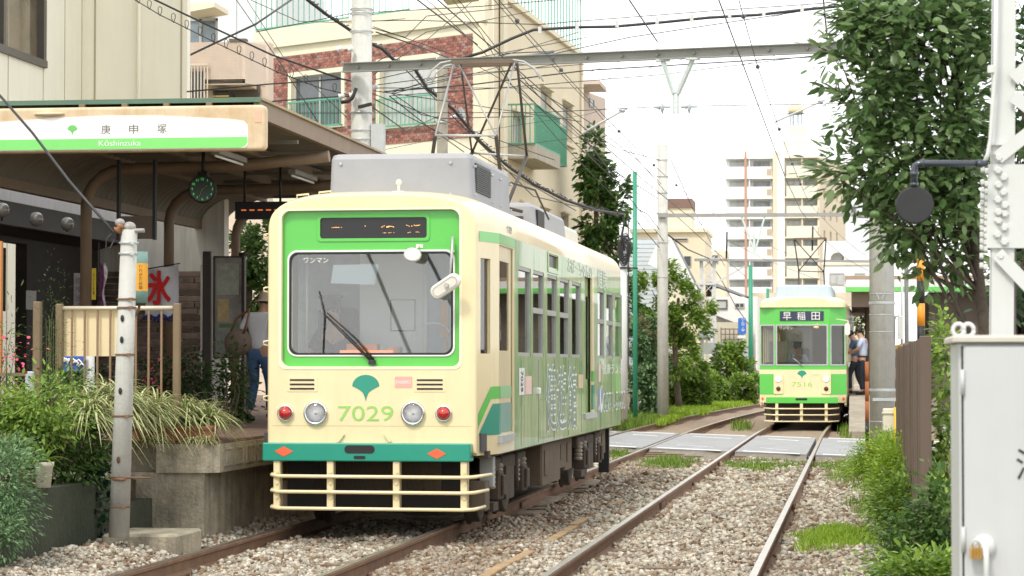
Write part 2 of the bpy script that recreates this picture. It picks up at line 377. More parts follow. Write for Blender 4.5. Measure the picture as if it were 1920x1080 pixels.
stones('ballast_stones', [(-6.3, .15, 14.2, 19, 1350, .013, .026), (-6.3, .2, 19, 25, 950, .015, .028), (-3.7, .3, 25, 32, 600, .018, .033), (-4.6, .4, 32, 42.3, 260, .024, .042), (-6.6, -4.6, 34, 42.3, 110, .03, .045)], STONE)
# ================================================================== tracks
RUST = mat('rail_rust', (.20, .115, .068), .85, var=.25, vs=6, bump=.3, bs=50, grime=.45, dirt=(.10, .055, .035))
RTOP = mat('rail_top', (.46, .42, .36), .28, .9, var=.2, vs=3)
TIMBER = mat('sleeper_timber', (.17, .12, .08), .95, var=.35, vs=5, bump=.6, bs=40)
def track(xc, label):
    t = thing('railway_track', None, None, (xc, 9, -.3)); t['kind'] = 'structure'
    ys = [9]+list(np.arange(20, 260, 4.))
    for sgn in (-1, 1):
        xr = xc+sgn*.719
        prof = [(-.06, -.14), (.06, -.14), (.06, -.128), (.012, -.11), (.012, -.04), (.0325, -.03), (.0325, -.006), (.024, 0), (-.024, 0), (-.0325, -.006), (-.0325, -.03), (-.012, -.04), (-.012, -.11), (-.06, -.128)]
        vs = [(xr+curve_x(y)+px, y, pz) for y in ys for px, pz in prof]; n = len(prof)
        fs = [(i*n+j, i*n+(j+1) % n, (i+1)*n+(j+1) % n, (i+1)*n+j) for i in range(len(ys)-1) for j in range(n)]
        m_ = MB(); m_.add(vs, fs); r_ = m_.build('rail', RUST, t)
        m_ = MB(); tv = [(xr+curve_x(y)+px, y, .0025) for y in ys for px in (-.027, .027)]
        m_.add(tv, [(2*i, 2*i+1, 2*i+3, 2*i+2) for i in range(len(ys)-1)]); m_.build('running_surface', RTOP, r_)
        j = MB()                                     # fish plates and a few clips
        for y in (16.3, 27.5, 39.2):
            j.box((xr-.04, y, -.11), (xr+.04, y+.5, -.045))
        j.build('fishplate', RUST, r_)
    base = MB(); base.box((xc-1.1, 0, -.30), (xc+1.1, .22, -.155)); me = None
    for k, y in enumerate([14.2+.62*i for i in range(46)]):
        if me is None:
            m_ = MB(); m_.box((-1.05, -.11, -.12), (1.05, .11, .012)); me = m_.mesh('sleeper', TIMBER)
        o = bpy.data.objects.new('sleeper', me); COL.objects.link(o); o.parent = t
        o.location = (random.uniform(-.03, .03), y-9, .152+.012*math.sin(k*2.3)); o.rotation_euler = (0, 0, random.uniform(-.012, .012))
    return t
track(-4.42, ''); track(-1.434, '')
# cable trough lid between the tracks
t = thing('cable_trough', 'long tan concrete trough edge showing through the ballast between the two tracks', 'cable trough', (-2.74, 14, -.15))
y = 13.
while y < 34:
    L = random.uniform(.9, 1.3); b = MB(); dx = random.uniform(-.012, .012); z = -.082-random.uniform(0, .018)-(.02 if y > 26 else 0)
    b.bbox((-2.785+dx, y, -.2), (-2.695+dx, y+L-.02, z), .006); b.build('trough_lid', mat('trough_tan', (.36, .24, .125), .9, var=.25, vs=8, grime=.35, bump=.3), t); y += L
# ================================================================== level crossing
ASPH = mat('crossing_asphalt', (.30, .305, .31), .85, var=.14, vs=5, bump=.3, bs=160, grime=.45, dirt=(.19, .185, .18))
a0, a1 = G(1150, 837), G(1520, 852); c0, c1 = G(1180, 809), G(1620, 823)
def yn(x): return a0.y+(a1.y-a0.y)/(a1.x-a0.x)*(x-a0.x)
def yf(x): return c0.y+(c1.y-c0.y)/(c1.x-c0.x)*(x-c0.x)
cr = thing('level_crossing', None, None, (-3, 43, -.3)); cr['kind'] = 'structure'
xs = [(-30, RAILX[0]-.045), (RAILX[0]+.10, RAILX[1]-.10), (RAILX[1]+.045, RAILX[2]-.045), (RAILX[2]+.10, RAILX[3]-.10), (RAILX[3]+.045, 14)]
for k, (x0, x1) in enumerate(xs):
    b = MB(); b.prism([(x0, yn(x0), -.004), (x1, yn(x1), -.004), (x1, yf(x1), -.004), (x0, yf(x0), -.004)], (0, 0, -.16)); pn = b.build('road_panel', ASPH, cr)
    q0, q1 = max(x0, -9), min(x1, 3); b = MB()
    for (o0, o1, ins) in ((.05, .42, .12), (1.9, 2.02, .35)):
        b.quad((q0+ins, yn(q0)+o0, 0.0), (q1-ins, yn(q1)+o0, 0.0), (q1-ins, yn(q1)+o1, 0.0), (q0+ins, yn(q0)+o1, 0.0))
    for (o0, o1, ins) in ((-.5, -.1, .1), (-2.4, -2.15, .3)):
        b.quad((q0+ins, yf(q0)+o0, 0.0), (q1-ins, yf(q1)+o0, 0.0), (q1-ins, yf(q1)+o1, 0.0), (q0+ins, yf(q0)+o1, 0.0))
    b.build('white_line', LINEW, pn)
    if k in (1, 2, 3):
        b = MB(); 
        for i in range(3): b.box((x0, yn(x0)-1.3+i*.42, -.30), (x1, yn(x0)-.95+i*.42, -.075+.018*i-.01*k))
        b.build('approach_timber', TIMBER, cr)
b = MB()
for k, (x0, x1) in enumerate([(-6, RAILX[0]-.05), (RAILX[0]+.1, RAILX[1]-.1), (RAILX[1]+.05, RAILX[2]-.05), (RAILX[2]+.1, RAILX[3]-.1), (RAILX[3]+.05, 1.4)]):
    b.prism([(x0, yn(x0)-.42, -.15), (x1, yn(x1)-.42, -.15), (x1, yn(x1)+.06, -.012), (x0, yn(x0)+.06, -.012)], (0, 0, -.1))
b.build('crossing_edge', mat('dusty_concrete', (.24, .21, .17), .95, var=.3, vs=8, bump=.4, grime=.4), kind='structure')
# left and right verge beyond and beside the line
GR = mat('verge_earth', (.10, .13, .045), .95, var=.5, vs=5, bump=.7, bs=30)
b = MB(); b.box((-40, 53.5, -.5), (-7.2, 300, -.03)); b.build('verge', GR, kind='structure')
b = MB(); b.box((.28, 6, -.5), (2.2, 42.4, .06)); b.build('verge', SOIL, kind='structure')
b = MB(); b.box((2.2, 2, -.5), (40, 42.4, .05)); b.build('pavement', mat('pavement', (.3, .3, .29), .9, var=.15, vs=4), kind='structure')
b = MB(); b.box((2.0, 56, -.5), (40, 140, .02)); b.build('pavement', MATS['pavement'], kind='structure')
b = MB(); b.box((-30, 35.2, -.5), (-6.7, 43, .0)); b.build('pavement', MATS['pavement'], kind='structure')
# ================================================================== vegetation tools
def leaf_arrays(c, d, up, L, wd, fold=.25, droop=.2):
    """c base points (n,3), d unit directions, up rough normals, L lengths (n,), wd width ratio"""
    d = d/np.linalg.norm(d, axis=1, keepdims=True); s = np.cross(d, up); s /= (np.linalg.norm(s, axis=1, keepdims=True)+1e-9); n = np.cross(s, d)
    L = L[:, None]; w = L*wd/2
    v = np.stack([c, c+d*L*.25-s*w*.8, c+d*L*.62-s*w*.85-n*L*droop*.35, c+d*L-n*L*droop, c+d*L*.62+s*w*.85-n*L*droop*.35, c+d*L*.25+s*w*.8, c+d*L*.42-n*w*fold], 1)
    k = len(c); F = (np.array([(0, 1, 2, 6), (6, 2, 3, 4), (0, 6, 4, 5)])[None]+np.arange(k)[:, None, None]*7).reshape(-1, 4)
    return v.reshape(-1, 3), F
def unit(n):
    a = RNG.normal(size=(n, 3)); return a/np.linalg.norm(a, axis=1, keepdims=True)
def cloud_points(blobs, n, clump=.25, nclump=60, shell=.55):
    """points gathered in clumps spread through ellipsoids, mostly near their surfaces; also the outward direction"""
    vol = np.array([b_[1][0]*b_[1][1]*b_[1][2] for b_ in blobs])**.67; vol = vol/vol.sum()
    pts = []; dirs = []
    for (c, r), p in zip(blobs, vol):
        kc = max(3, int(nclump*p)); kn = int(n*p); u = unit(kc); rad = RNG.uniform(shell, 1.0, kc)**.6
        cc = u*rad[:, None]; i = RNG.integers(0, kc, kn); cs = RNG.uniform(.5, 1.3, kc)*clump
        q = cc[i]+unit(kn)*cs[i][:, None]*RNG.random(kn)[:, None]**.5/np.array(r).mean()
        pts.append(q*np.array(r)+np.array(c)); o = q*.8+unit(kn)*.55; dirs.append(o)
    return np.concatenate(pts), np.concatenate(dirs)
def foliage(name, blobs, n, size, m, parent=None, wd=.55, clump=.25, nclump=60, shell=.55, droop=.2, up=1., label=None, kind=None, clip=None):
    c, d = cloud_points(blobs, n, clump, nclump, shell)
    if clip is not None: k = clip(c); c, d = c[k], d[k]
    k = len(c); d = d/np.linalg.norm(d, axis=1, keepdims=True); d[:, 2] = d[:, 2]*.75-.05
    upv = unit(k)*.7+np.array([0, 0, up])
    L = size*RNG.uniform(.42, 1.22, k); V, F = leaf_arrays(c, d, upv, L, wd, droop=droop)
    return np_obj(name, V, F, m, rnd=np.repeat(RNG.random(k), 7), parent=parent, label=label, kind=kind)
def grass(name, area, n, h, m, parent=None, lean=.35, w=.008, zf=None, kind='stuff', label=None):
    """area: function(n) -> (n,2) plan points"""
    xy = area(n); k = len(xy); z = np.zeros(k) if zf is None else zf(xy[:, 0], xy[:, 1]); a = RNG.uniform(0, 2*np.pi, k); H = h*RNG.uniform(.4, 1.2, k); W = w*RNG.uniform(.7, 1.4, k)
    dr = np.stack([np.cos(a), np.sin(a), 0*a], -1); sd = np.stack([-np.sin(a), np.cos(a), 0*a], -1); c = np.concatenate([xy, z[:, None]], 1); ln = (lean*RNG.uniform(.3, 1.5, k)*H)[:, None]
    up = np.array([0, 0, 1.])
    v = np.stack([c-sd*W[:, None], c+sd*W[:, None], c+up*(H*.6)[:, None]+dr*ln*.45+sd*W[:, None]*.7, c+up*(H*.6)[:, None]+dr*ln*.45-sd*W[:, None]*.7, c+up*H[:, None]+dr*ln*1.1], 1)
    idx = np.arange(k)[:, None]*5; F1 = idx+np.array([[0, 1, 2, 3]]); F2 = idx+np.array([[3, 2, 4, 4]])
    # tip as a thin quad
    v = np.concatenate([v, v[:, 4:5]+sd[:, None]*.0008], 1).reshape(k, 6, 3); idx = np.arange(k)[:, None]*6
    F = np.concatenate([idx+np.array([[0, 1, 2, 3]]), idx+np.array([[3, 2, 5, 4]])])
    return np_obj(name, v.reshape(-1, 3), F, m, rnd=np.repeat(RNG.random(k), 6), parent=parent, kind=kind, label=label)
def blades(name, roots, m, parent=None, L=.5, w=.012, seg=5, out=.6, n_per=60, sag=1.1):
    """arching strap leaves from each root; attribute rnd runs across the blade"""
    VV = []; FF = []; RR = []; b0 = 0
    for r in roots:
        for k in range(n_per):
            a = random.uniform(0, 2*math.pi); l = L*random.uniform(.55, 1.15); el = random.uniform(.35, 1.35); ww = w*random.uniform(.7, 1.2)
            dx, dy = math.cos(a), math.sin(a); sx, sy_ = -dy, dx; tone = random.random()
            for i in range(seg+1):
                t = i/seg; rr = l*(math.cos(el)*t+.25*t*t)*out*1.4; z = l*(math.sin(el)*t-sag*.9*t*t*(.45+.55*math.cos(el))); q = ww*(1-t**2.2)+.0008
                bx, by, bz = r[0]+dx*rr+random.uniform(-.004, .004), r[1]+dy*rr, r[2]+z
                VV += [(bx-sx*q, by-sy_*q, bz), (bx, by, bz-q*.35), (bx+sx*q, by+sy_*q, bz)]; RR += [tone*.3+.0, tone*.3+.7, tone*.3+.0]
            for i in range(seg):
                o = b0+i*3; FF += [(o, o+1, o+4, o+3), (o+1, o+2, o+5, o+4)]
            b0 += (seg+1)*3
    return np_obj(name, np.array(VV), np.array(FF), m, rnd=np.array(RR), parent=parent)
def limb(b, p, q, r0, r1, bend=.1, n=5, rs=7):
    p, q = Vector(p), Vector(q); L = (q-p).length; off = Vector((random.uniform(-1, 1), random.uniform(-1, 1), random.uniform(-.3, .3)))*L*bend
    pts = [p.lerp(q, i/n)+off*math.sin(math.pi*i/n) for i in range(n+1)]; b.tube(pts, [r0+(r1-r0)*i/n for i in range(n+1)], rs); return pts
LV = dict(
 persimmon=ramp_mat('leaf_persimmon', [(0, (.06, .12, .035)), (.4, (.14, .23, .085)), (.8, (.23, .34, .14)), (1, (.36, .46, .24))], .28, .45, spec=.5),
 mid=ramp_mat('leaf_mid', [(0, (.03, .08, .015)), (.5, (.09, .17, .04)), (1, (.17, .27, .075))], .5, .42),
 dark=ramp_mat('leaf_dark', [(0, (.016, .045, .016)), (.6, (.06, .115, .045)), (1, (.11, .17, .07))], .5, .35),
 bright=ramp_mat('leaf_bright', [(0, (.08, .16, .02)), (.5, (.19, .31, .05)), (1, (.34, .47, .09))], .5, .35),
 blue=ramp_mat('leaf_blue_green', [(0, (.06, .13, .05)), (.5, (.14, .25, .11)), (1, (.24, .36, .17))], .6, .25),
 red=ramp_mat('leaf_red', [(0, (.05, .07, .02)), (.4, (.14, .08, .04)), (1, (.26, .10, .06))], .5, .25),
 grass=ramp_mat('grass_blade', [(0, (.07, .13, .02)), (.6, (.16, .27, .035)), (1, (.28, .38, .06))], .6, .35),
 lawn=ramp_mat('grass_lime', [(0, (.16, .26, .02)), (.6, (.27, .42, .035)), (1, (.36, .5, .06))], .6, .35),
 spider=ramp_mat('leaf_striped', [(0, (.10, .17, .035)), (.35, (.20, .27, .07)), (.65, (.66, .63, .36)), (1, (.80, .76, .50))], .5, .25),
 ivy=ramp_mat('leaf_ivy', [(0, (.008, .035, .018)), (.6, (.02, .07, .035)), (1, (.05, .12, .05))], .35, .15, spec=.6),
)
BARK = mat('bark', (.11, .085, .06), .95, var=.3, vs=12, bump=.7, bs=30)
BARKP = mat('stem_green', (.12, .14, .05), .8, var=.2)
FLOWER = mat('flower_pink', (.62, .08, .13), .6, var=.2)
def tree(name, label, base, top, blobs, m, n, size, cat='tree', group=None, tr=.12, nlimb=7, trunkname='trunk', **kw):
    t = thing(name, label, cat, base, 0, group)
    b = MB(); tp = Vector(top); pts = limb(b, base, top, tr, tr*.45, .04, 7, 9)
    for i in range(nlimb):
        c, r = random.choice(blobs); q = Vector(c)+Vector((random.uniform(-.7, .7)*r[0], random.uniform(-.7, .7)*r[1], random.uniform(-.3, .7)*r[2])); s_ = pts[random.randint(3, 7)]
        limb(b, s_, q, tr*.35, tr*.08, .12, 5, 6)
    b.build(trunkname, BARK, t)
    foliage('crown', blobs, n, size, m, t, **kw)
    return t
def bush(name, label, base, blobs, m, n, size, cat='bush', group=None, **kw):
    t = thing(name, label, cat, base, 0, group)
    b = MB()
    for i in range(6):
        c, r = random.choice(blobs); limb(b, (base[0]+random.uniform(-.06, .06), base[1], base[2]), (c[0]+random.uniform(-.4, .4)*r[0], c[1]+random.uniform(-.4, .4)*r[1], c[2]+random.uniform(-.2, .4)*r[2]), .014, .004, .1, 4, 5)
    b.build('stem', BARK, t); foliage('foliage', blobs, n, size, m, t, **kw); return t
# ================================================================== near tram
X0, Y0 = -4.27, 21.93
def fx(px): return (px-699)*.004838
def fz(py): return HC+(686-py)*22.3/FPX
def sy(px): return (15086/(1605-px)-.432)/.9907-Y0
def lens(parent, c, r, deep, kind):
    """round lamp with a bright bezel, centred at c on a face looking towards -Y"""
    M = Matrix.Translation(c) @ Matrix.Rotation(math.pi/2, 4, 'X')      # local z -> -Y
    b = MB(); b.lathe([(r*1.28, -.02), (r*1.28, deep*.5), (r*1.2, deep*.9), (r*1.0, deep), (r*.96, deep*.6)], 28, M)
    hl = b.build('bezel', CHROME, parent)
    b = MB()
    if kind == 'white':
        b.lathe([(0, deep*.08), (r*.3, deep*.1), (r*.7, deep*.3), (r*.97, deep*.7)], 24, M); b.build('reflector', mat('reflector', (.80, .81, .82), .3, .25, var=.2, vs=25), hl)
        b = MB(); b.lathe([(r*.97, deep*.75), (r*.8, deep*1.0), (r*.4, deep*1.25), (0, deep*1.3)], 24, M); b.build('lens', glass('lamp_glass', (1, 1, 1), .92, .03, 1.5), hl)
        b = MB(); b.ball((c[0], c[1]-deep*.3, c[2]), r*.14, 10, 6); b.build('bulb', WHITEP, hl)
    else:
        b.lathe([(r*.97, deep*.6), (r*.9, deep*1.3), (r*.6, deep*2.0), (r*.25, deep*2.3), (0, deep*2.35)], 24, M); b.build('lens', RED, hl)
    return hl
T1 = thing('tram', 'large cream and green tram numbered 7029 standing at the left platform', 'tram', (X0, Y0, 0), .0, 'trams on the line', world=False)
T1.rotation_euler.z = -.003
# --- front plate: silhouette with the big recessed opening
def top_curve(w, zs, zc, r, n=16):       # right side to left over the roof
    o = []
    for i in range(7): a = math.radians(0+68*i/6); o.append((w-r+r*math.cos(a), zs-r+r*math.sin(a)))
    x1, z1 = o[-1]
    for i in range(1, n): t = i/n; x = x1*(1-2*t); o.append((x, z1+(zc-z1)*(1-(x/x1)**2)))
    for i in range(7): a = math.radians(112+68*i/6); o.append((-w+r+r*math.cos(a), zs-r+r*math.sin(a)))
    return o
def rsec(w, n_=29): return [(math.copysign(abs(math.cos(math.pi*i/(n_-1)))**.62, math.cos(math.pi*i/(n_-1)))*w, 2.63+abs(math.sin(math.pi*i/(n_-1)))**.62*.37) for i in range(n_)]
sil = rsec(.947)+[(-.947, .68), (.947, .68)]
op = [(x, z) for x, z in rrect(fx(530), fx(862), fz(687), fz(396), .07)]
op2 = []
for x, z in op:     # the brow: a slightly arched upper edge
    op2.append((x, z+(.045*(1-(x/.82)**2) if z > 2.5 else 0)))
b = MB(); plate(b, [sil, op2], .07, FR((0, .07, 0)), .028); b.smooth = False
front = b.build('front_face', CREAM, T1)
# recessed green panel with windscreen hole
ws = rrect(fx(542), fx(849), fz(665), fz(472), .075); ds = rrect(fx(597), fx(803), fz(449), fz(404), .03)
gp = [(x*1.012, z+(.012 if z > 2 else -.012)) for x, z in op2]
b = MB(); plate(b, [gp, ws, ds], .02, FR((0, .075, 0)), .003); green = b.build('green_panel', TGREEN, T1)
b = MB(); o_ = rrect(fx(538), fx(853), fz(668.5), fz(468), .085); plate(b, [o_, ws], .014, FR((0, .058, 0)), .004); b.build('windscreen_trim', WHITEP, T1)
b = MB(); o_ = rrect(fx(541), fx(850), fz(666), fz(471), .078); i_ = rrect(fx(545.5), fx(845.5), fz(661.5), fz(475.5), .07); plate(b, [o_, i_], .018, FR((0, .062, 0)), .004); b.build('windscreen_gasket', BLACK, T1)
b = MB(); plate(b, [i_], .006, FR((0, .066, 0))); wsc = b.build('windscreen', G_TRAM, T1)
b = MB(); add_text(b, 'ワンマン', FR((fx(592), .058, fz(487))), w=.225, ext=.002); b.build('lettering', WHITEP, wsc)
# white moulding line round the green panel
b = MB(); plate(b, [[(x*1.035, z+(.022 if z > 2 else -.028)) for x, z in op2], [(x*1.004, z+(.003 if z > 2 else -.003)) for x, z in op2]], .006, FR((0, .001, 0)), .002); b.build('panel_moulding', mat('pale_cream', (.88, .80, .58), .4, var=.03), T1)
# destination display
b = MB(); plate(b, [rrect(fx(594), fx(806), fz(452), fz(401), .036), rrect(fx(600), fx(800), fz(446), fz(407), .026)], .014, FR((0, .06, 0)), .003); dd = b.build('destination_display', TGREEN, T1)
b = MB(); b.box((fx(597), .066, fz(449)), (fx(803), .09, fz(404))); b.build('screen', mat('led_screen', (.018, .018, .02), .25, var=.1), dd)
b = MB()
for (x0, x1, z0, z1) in ((621, 641, 427, 424), (681, 686, 426, 421), (712, 739, 427, 422), (761, 788, 426, 421), (717, 740, 437, 435), (764, 771, 437, 434), (779, 789, 437, 434)):
    n = max(1, int((x1-x0)/2.4))
    for i in range(n):
        for j in range(2):
            if random.random() < .5: xx = x0+(x1-x0)*i/n; h = abs(z0-z1)*random.uniform(.12, .3); zz = min(z0, z1)+random.uniform(0, abs(z0-z1)*.5); b.box((fx(xx), .062, fz(zz+h)), (fx(xx+1.6), .066, fz(zz)))
b.build('led_text', emis('amber_led', (.9, .45, .12), 1.2), dd, kind='stuff')
# body sides, taper facets, rear
BOT = .665; SW = 1.07; YT = .52; LEN = 12.52; ZS = 2.66
side_holes = []
wins = [(975, 998, 0), (1002, 1022, 1), (1028, 1046, 1), (1051, 1068, 1), (1073, 1089, 0), (1120, 1132, 1), (1136, 1148, 1), (1152, 1164, 1)]
DOOR2 = (sy(1096), sy(1113))
WRAP = None
def wrap_mat():
    m = bpy.data.materials.new('wrap_green'); m.use_nodes = True; MATS['wrap_green'] = m
    n = m.node_tree.nodes; l = m.node_tree.links; q = n['Principled BSDF']; q.inputs['Roughness'].default_value = .35; q.inputs['Coat Weight'].default_value = .4
    t = n.new('ShaderNodeTexCoord'); mp = n.new('ShaderNodeMapping'); mp.inputs['Scale'].default_value = (1, 1.5, .38); mp.inputs['Rotation'].default_value = (.25, 0, 0); l.new(t.outputs['Object'], mp.inputs[0])
    z = n.new('ShaderNodeTexNoise'); z.inputs['Scale'].default_value = 2.2; z.inputs['Detail'].default_value = 9; z.inputs['Roughness'].default_value = .7; z.inputs['Distortion'].default_value = .6; l.new(mp.outputs[0], z.inputs['Vector'])
    r = n.new('ShaderNodeValToRGB'); cr_ = r.color_ramp
    for p_, c_ in ((.32, (.10, .24, .07)), (.42, (.19, .37, .12)), (.48, (.27, .44, .17)), (.53, (.42, .49, .23)), (.58, (.30, .40, .26)), (.64, (.42, .43, .35)), (.74, (.15, .28, .11))):
        e = cr_.elements.new(p_); e.color = (*c_, 1)
    cr_.elements.remove(cr_.elements[0]); cr_.elements.remove(cr_.elements[-1]); l.new(z.outputs['Fac'], r.inputs[0]); l.new(r.outputs[0], q.inputs['Base Color']); return m
WRAP = wrap_mat()
for s in (-1, 1):
    hs = [(sy(x0)-YT, sy(x1)-YT, 1.555, 2.42) for x0, x1, _ in wins]
    D1 = (sy(938)-YT+.09, sy(966)-YT)       # front door opening
    hs += [(D1[0], D1[1], .84, 2.56), (DOOR2[0]-YT, DOOR2[1]-YT, .9, 2.52)]
    if s == 1: hs += [(sy(1030)-YT, sy(1047)-YT, 2.50, 2.66-.005)]
    L = LEN-2*YT
    def mir(h): return [(L-u1, L-u0, z0, z1) for u0, u1, z0, z1 in h]
    # cream front part up to the wrap
    ycut = sy(968)-YT
    if s == 1:
        b = MB(); b.wall((SW, YT), (SW, YT+ycut), BOT, ZS, [h for h in hs if h[1] <= ycut], .05); b.build('side_panel', CREAM, T1)
        b = MB(); b.wall((SW, YT+ycut), (SW, YT+L), BOT, ZS, [(h[0]-ycut, h[1]-ycut, h[2], h[3]) for h in hs if h[0] >= ycut-.01], .05); b.build('side_panel', WRAP, T1, label='side panel wrapped in a mottled green picture')
    else:
        b = MB(); b.wall((-SW, YT+L), (-SW, YT), BOT, ZS, mir(hs), .05); b.build('side_panel', CREAM, T1)
    # taper facet with the narrow window
    fl = math.hypot(.13, YT-.03)
    p_a, p_b = (s*.94, .04), (s*SW, YT)
    u0, u1 = fl*.17, fl*.60
    b = MB()
    if s == 1: b.wall(p_a, p_b, BOT, ZS, [(u0, u1, 1.57, 2.42)], .05)
    else: b.wall(p_b, p_a, BOT, ZS, [(fl-u1, fl-u0, 1.57, 2.42)], .05)
    b.build('corner_panel', CREAM, T1)
    d = Vector((s*.13, YT-.04, 0)).normalized(); nn = Vector((d.y*s, -d.x*s, 0)); q0 = Vector((s*.94, .04, 0))+d*u0-nn*.03; q1 = Vector((s*.94, .04, 0))+d*u1-nn*.03
    b = MB(); b.quad((q0.x, q0.y, 1.57), (q1.x, q1.y, 1.57), (q1.x, q1.y, 2.42), (q0.x, q0.y, 2.42)); b.build('corner_window', G_DARK, T1)
    # windows
    for x0, x1, split in wins:
        y0, y1 = sy(x0), sy(x1); f = MB(); xs_ = s*(SW-.006)
        fr = .035
        def fb(ya, yb, za, zb, dd_=.0): f.box((min(xs_, xs_-s*.03)+0, ya, za), (max(xs_, xs_-s*.03), yb, zb))
        fb(y0, y0+fr, 1.555, 2.42); fb(y1-fr, y1, 1.555, 2.42); fb(y0, y1, 1.555, 1.555+fr); fb(y0, y1, 2.42-fr, 2.42)
        if split: fb(y0+fr, y1-fr, 1.99, 2.045)
        w_ = f.build('window', mat('window_alu', (.42, .43, .40), .4, .5, var=.05), T1)
        f = MB(); xx = s*(SW-.03); f.quad((xx, y0+fr, 1.59), (xx, y1-fr, 1.59), (xx, y1-fr, 2.385), (xx, y0+fr, 2.385)); f.build('pane', G_DARK, w_)
    # door leaves
    ya, yb = YT+D1[0], YT+D1[1]
    b = MB(); b.wall((s*(SW-.02), ya), (s*(SW-.02), yb), .84, 2.56, [(.12, yb-ya-.16, 1.6, 2.42)], .03) if s == 1 else b.wall((s*(SW-.02), yb), (s*(SW-.02), ya), .84, 2.56, [(.16, yb-ya-.12, 1.6, 2.42)], .03)
    dr = b.build('door', CREAM, T1)
    b = MB(); xx = s*(SW-.03); b.quad((xx, ya+.12, 1.6), (xx, yb-.16, 1.6), (xx, yb-.16, 2.42), (xx, ya+.12, 2.42)); b.build('door_glass', G_DARK, dr)
    b = MB(); b.box((s*(SW-.02)-.005, yb-.022, .85), (s*(SW-.02)+.004, yb-.008, 2.55)); b.build('door_seal', BLACK, dr)
    ya, yb = DOOR2
    b = MB(); b.wall((s*(SW-.05), ya), (s*(SW-.05), yb), .9, 2.52, [(.14, (yb-ya)/2-.05, 1.3, 2.3), ((yb-ya)/2+.05, yb-ya-.14, 1.3, 2.3)], .03) if s == 1 else b.wall((s*(SW-.05), yb), (s*(SW-.05), ya), .9, 2.52, [], .03)
    dr = b.build('door', CREAM if s < 0 else WRAP, T1)
    b = MB(); xx = s*(SW-.06); b.quad((xx, ya+.14, 1.3), (xx, yb-.14, 1.3), (xx, yb-.14, 2.3), (xx, ya+.14, 2.3)); b.build('door_glass', G_DARK, dr)
    b = MB(); b.box((min(s*(SW-.02), s*(SW+.03)), ya-.1, .83), (max(s*(SW-.02), s*(SW+.03)), yb+.1, .895)); b.build('door_step', STEEL, dr)
# cream jamb of the middle doorway with its coloured stripes
ya, yb = DOOR2
b = MB(); b.box((SW-.02, yb-.22, .90), (SW+.004, yb+.01, 2.56)); b.build('door_post', CREAM, T1)
b = MB(); b.box((SW-.01, yb-.222, 1.27), (SW+.008, yb+.012, 1.40)); b.build('green_stripe', TGREEN, T1)
b = MB(); b.box((SW-.01, yb-.222, .93), (SW+.008, yb+.012, 1.23)); b.build('teal_stripe', TEAL, T1)
# stripes on the cream corner
def facet_pt(u, z, o=.004):
    d = Vector((.13, YT-.04, 0)); L_ = d.length; d.normalize(); n_ = Vector((d.y, -d.x, 0))
    if u <= L_: q = Vector((.94, .04, 0))+d*u+n_*o
    else: q = Vector((SW+o, YT+(u-L_), 0))
    return (q.x, q.y, z)
FL = math.hypot(.13, YT-.04); UE = FL+ycut
def strip(name, m, poly):      # poly as columns (u, zlo, zhi)
    b = MB(); vs = []
    for u, z0, z1 in poly: vs += [facet_pt(u, z0), facet_pt(u, z1)]
    b.add(vs, [(2*i, 2*i+2, 2*i+3, 2*i+1) for i in range(len(poly)-1)]); b.build(name, m, T1)
strip('green_stripe', TGREEN, [(.05, 2.57, 2.66), (FL-.001, 2.57, 2.66), (UE, 2.57, 2.66)])
strip('green_stripe', TGREEN, [(.03, .90, 1.03), (.05, .93, 1.05), (FL*.62, 1.16, 1.27), (FL*.70, 1.165, 1.275), (FL-.001, 1.165, 1.275), (FL+.085, 1.165, 1.275)])
strip('teal_stripe', TEAL, [(.05, .84, .86), (FL*.66, .84, 1.10), (FL*.72, .84, 1.12), (FL-.001, .84, 1.12), (FL+.085, .84, 1.12)])
b = MB(); xx = SW-.016; ya = YT+D1[0]
b.quad((xx, ya+.01, 1.165), (xx, YT+D1[1]-.03, 1.165), (xx, YT+D1[1]-.03, 1.275), (xx, ya+.01, 1.275)); b.build('green_stripe', mat('faded_green', (.25, .5, .25), .4), T1)
b = MB(); b.quad((xx, ya+.01, .85), (xx, YT+D1[1]-.03, .85), (xx, YT+D1[1]-.03, 1.12), (xx, ya+.01, 1.12)); b.build('teal_stripe', mat('faded_teal', (.16, .33, .27), .4), T1)
b = MB(); b.box((SW-.01, YT+D1[0]-.06, .765), (SW+.035, YT+D1[1]-.12, .83)); b.build('door_step', STEEL, T1)
# front skirt rounding and rear end
b = MB(); plate(b, [sil], .05, FR((0, LEN, 0)), .02); b.build('rear_face', CREAM, T1)
for s in (-1, 1):
    b = MB(); a_, c_ = ((s*SW, LEN-YT), (s*.94, LEN-.04)) if s == 1 else ((s*.94, LEN-.04), (s*SW, LEN-YT)); b.wall(a_, c_, BOT, ZS, [], .05); b.build('corner_panel', WRAP if s == 1 else CREAM, T1)
# roof: lofted shell with rounded ends
stn = [(0.03, .94, -.004), (.12, .962, .012), (.3, 1.01, .035), (YT, SW, .04), (LEN/2, SW, .05), (LEN-YT, SW, .04), (LEN-.3, 1.01, .03), (LEN-.12, .965, .01), (LEN-.03, .94, -.02)]
b = MB(); b.smooth = True; vs = []; NP = 29
for y, w, dz in stn:
    sec = []
    for i in range(NP):
        a = math.pi*i/(NP-1); c_, s_ = math.cos(a), math.sin(a)
        x = math.copysign(abs(c_)**.62, c_)*w; z = 2.63+(abs(s_)**.62)*(.37+dz)
        sec.append((x, y, z))
    vs += sec
b.add(vs, [(i*NP+j, (i+1)*NP+j, (i+1)*NP+j+1, i*NP+j+1) for i in range(len(stn)-1) for j in range(NP-1)]); b.build('roof', CREAM, T1)
b = MB(); b.smooth = False
for s in (-1, 1): b.tube([(s*(w*.985), y, 2.71) for y, w, _ in stn], .012, 6)
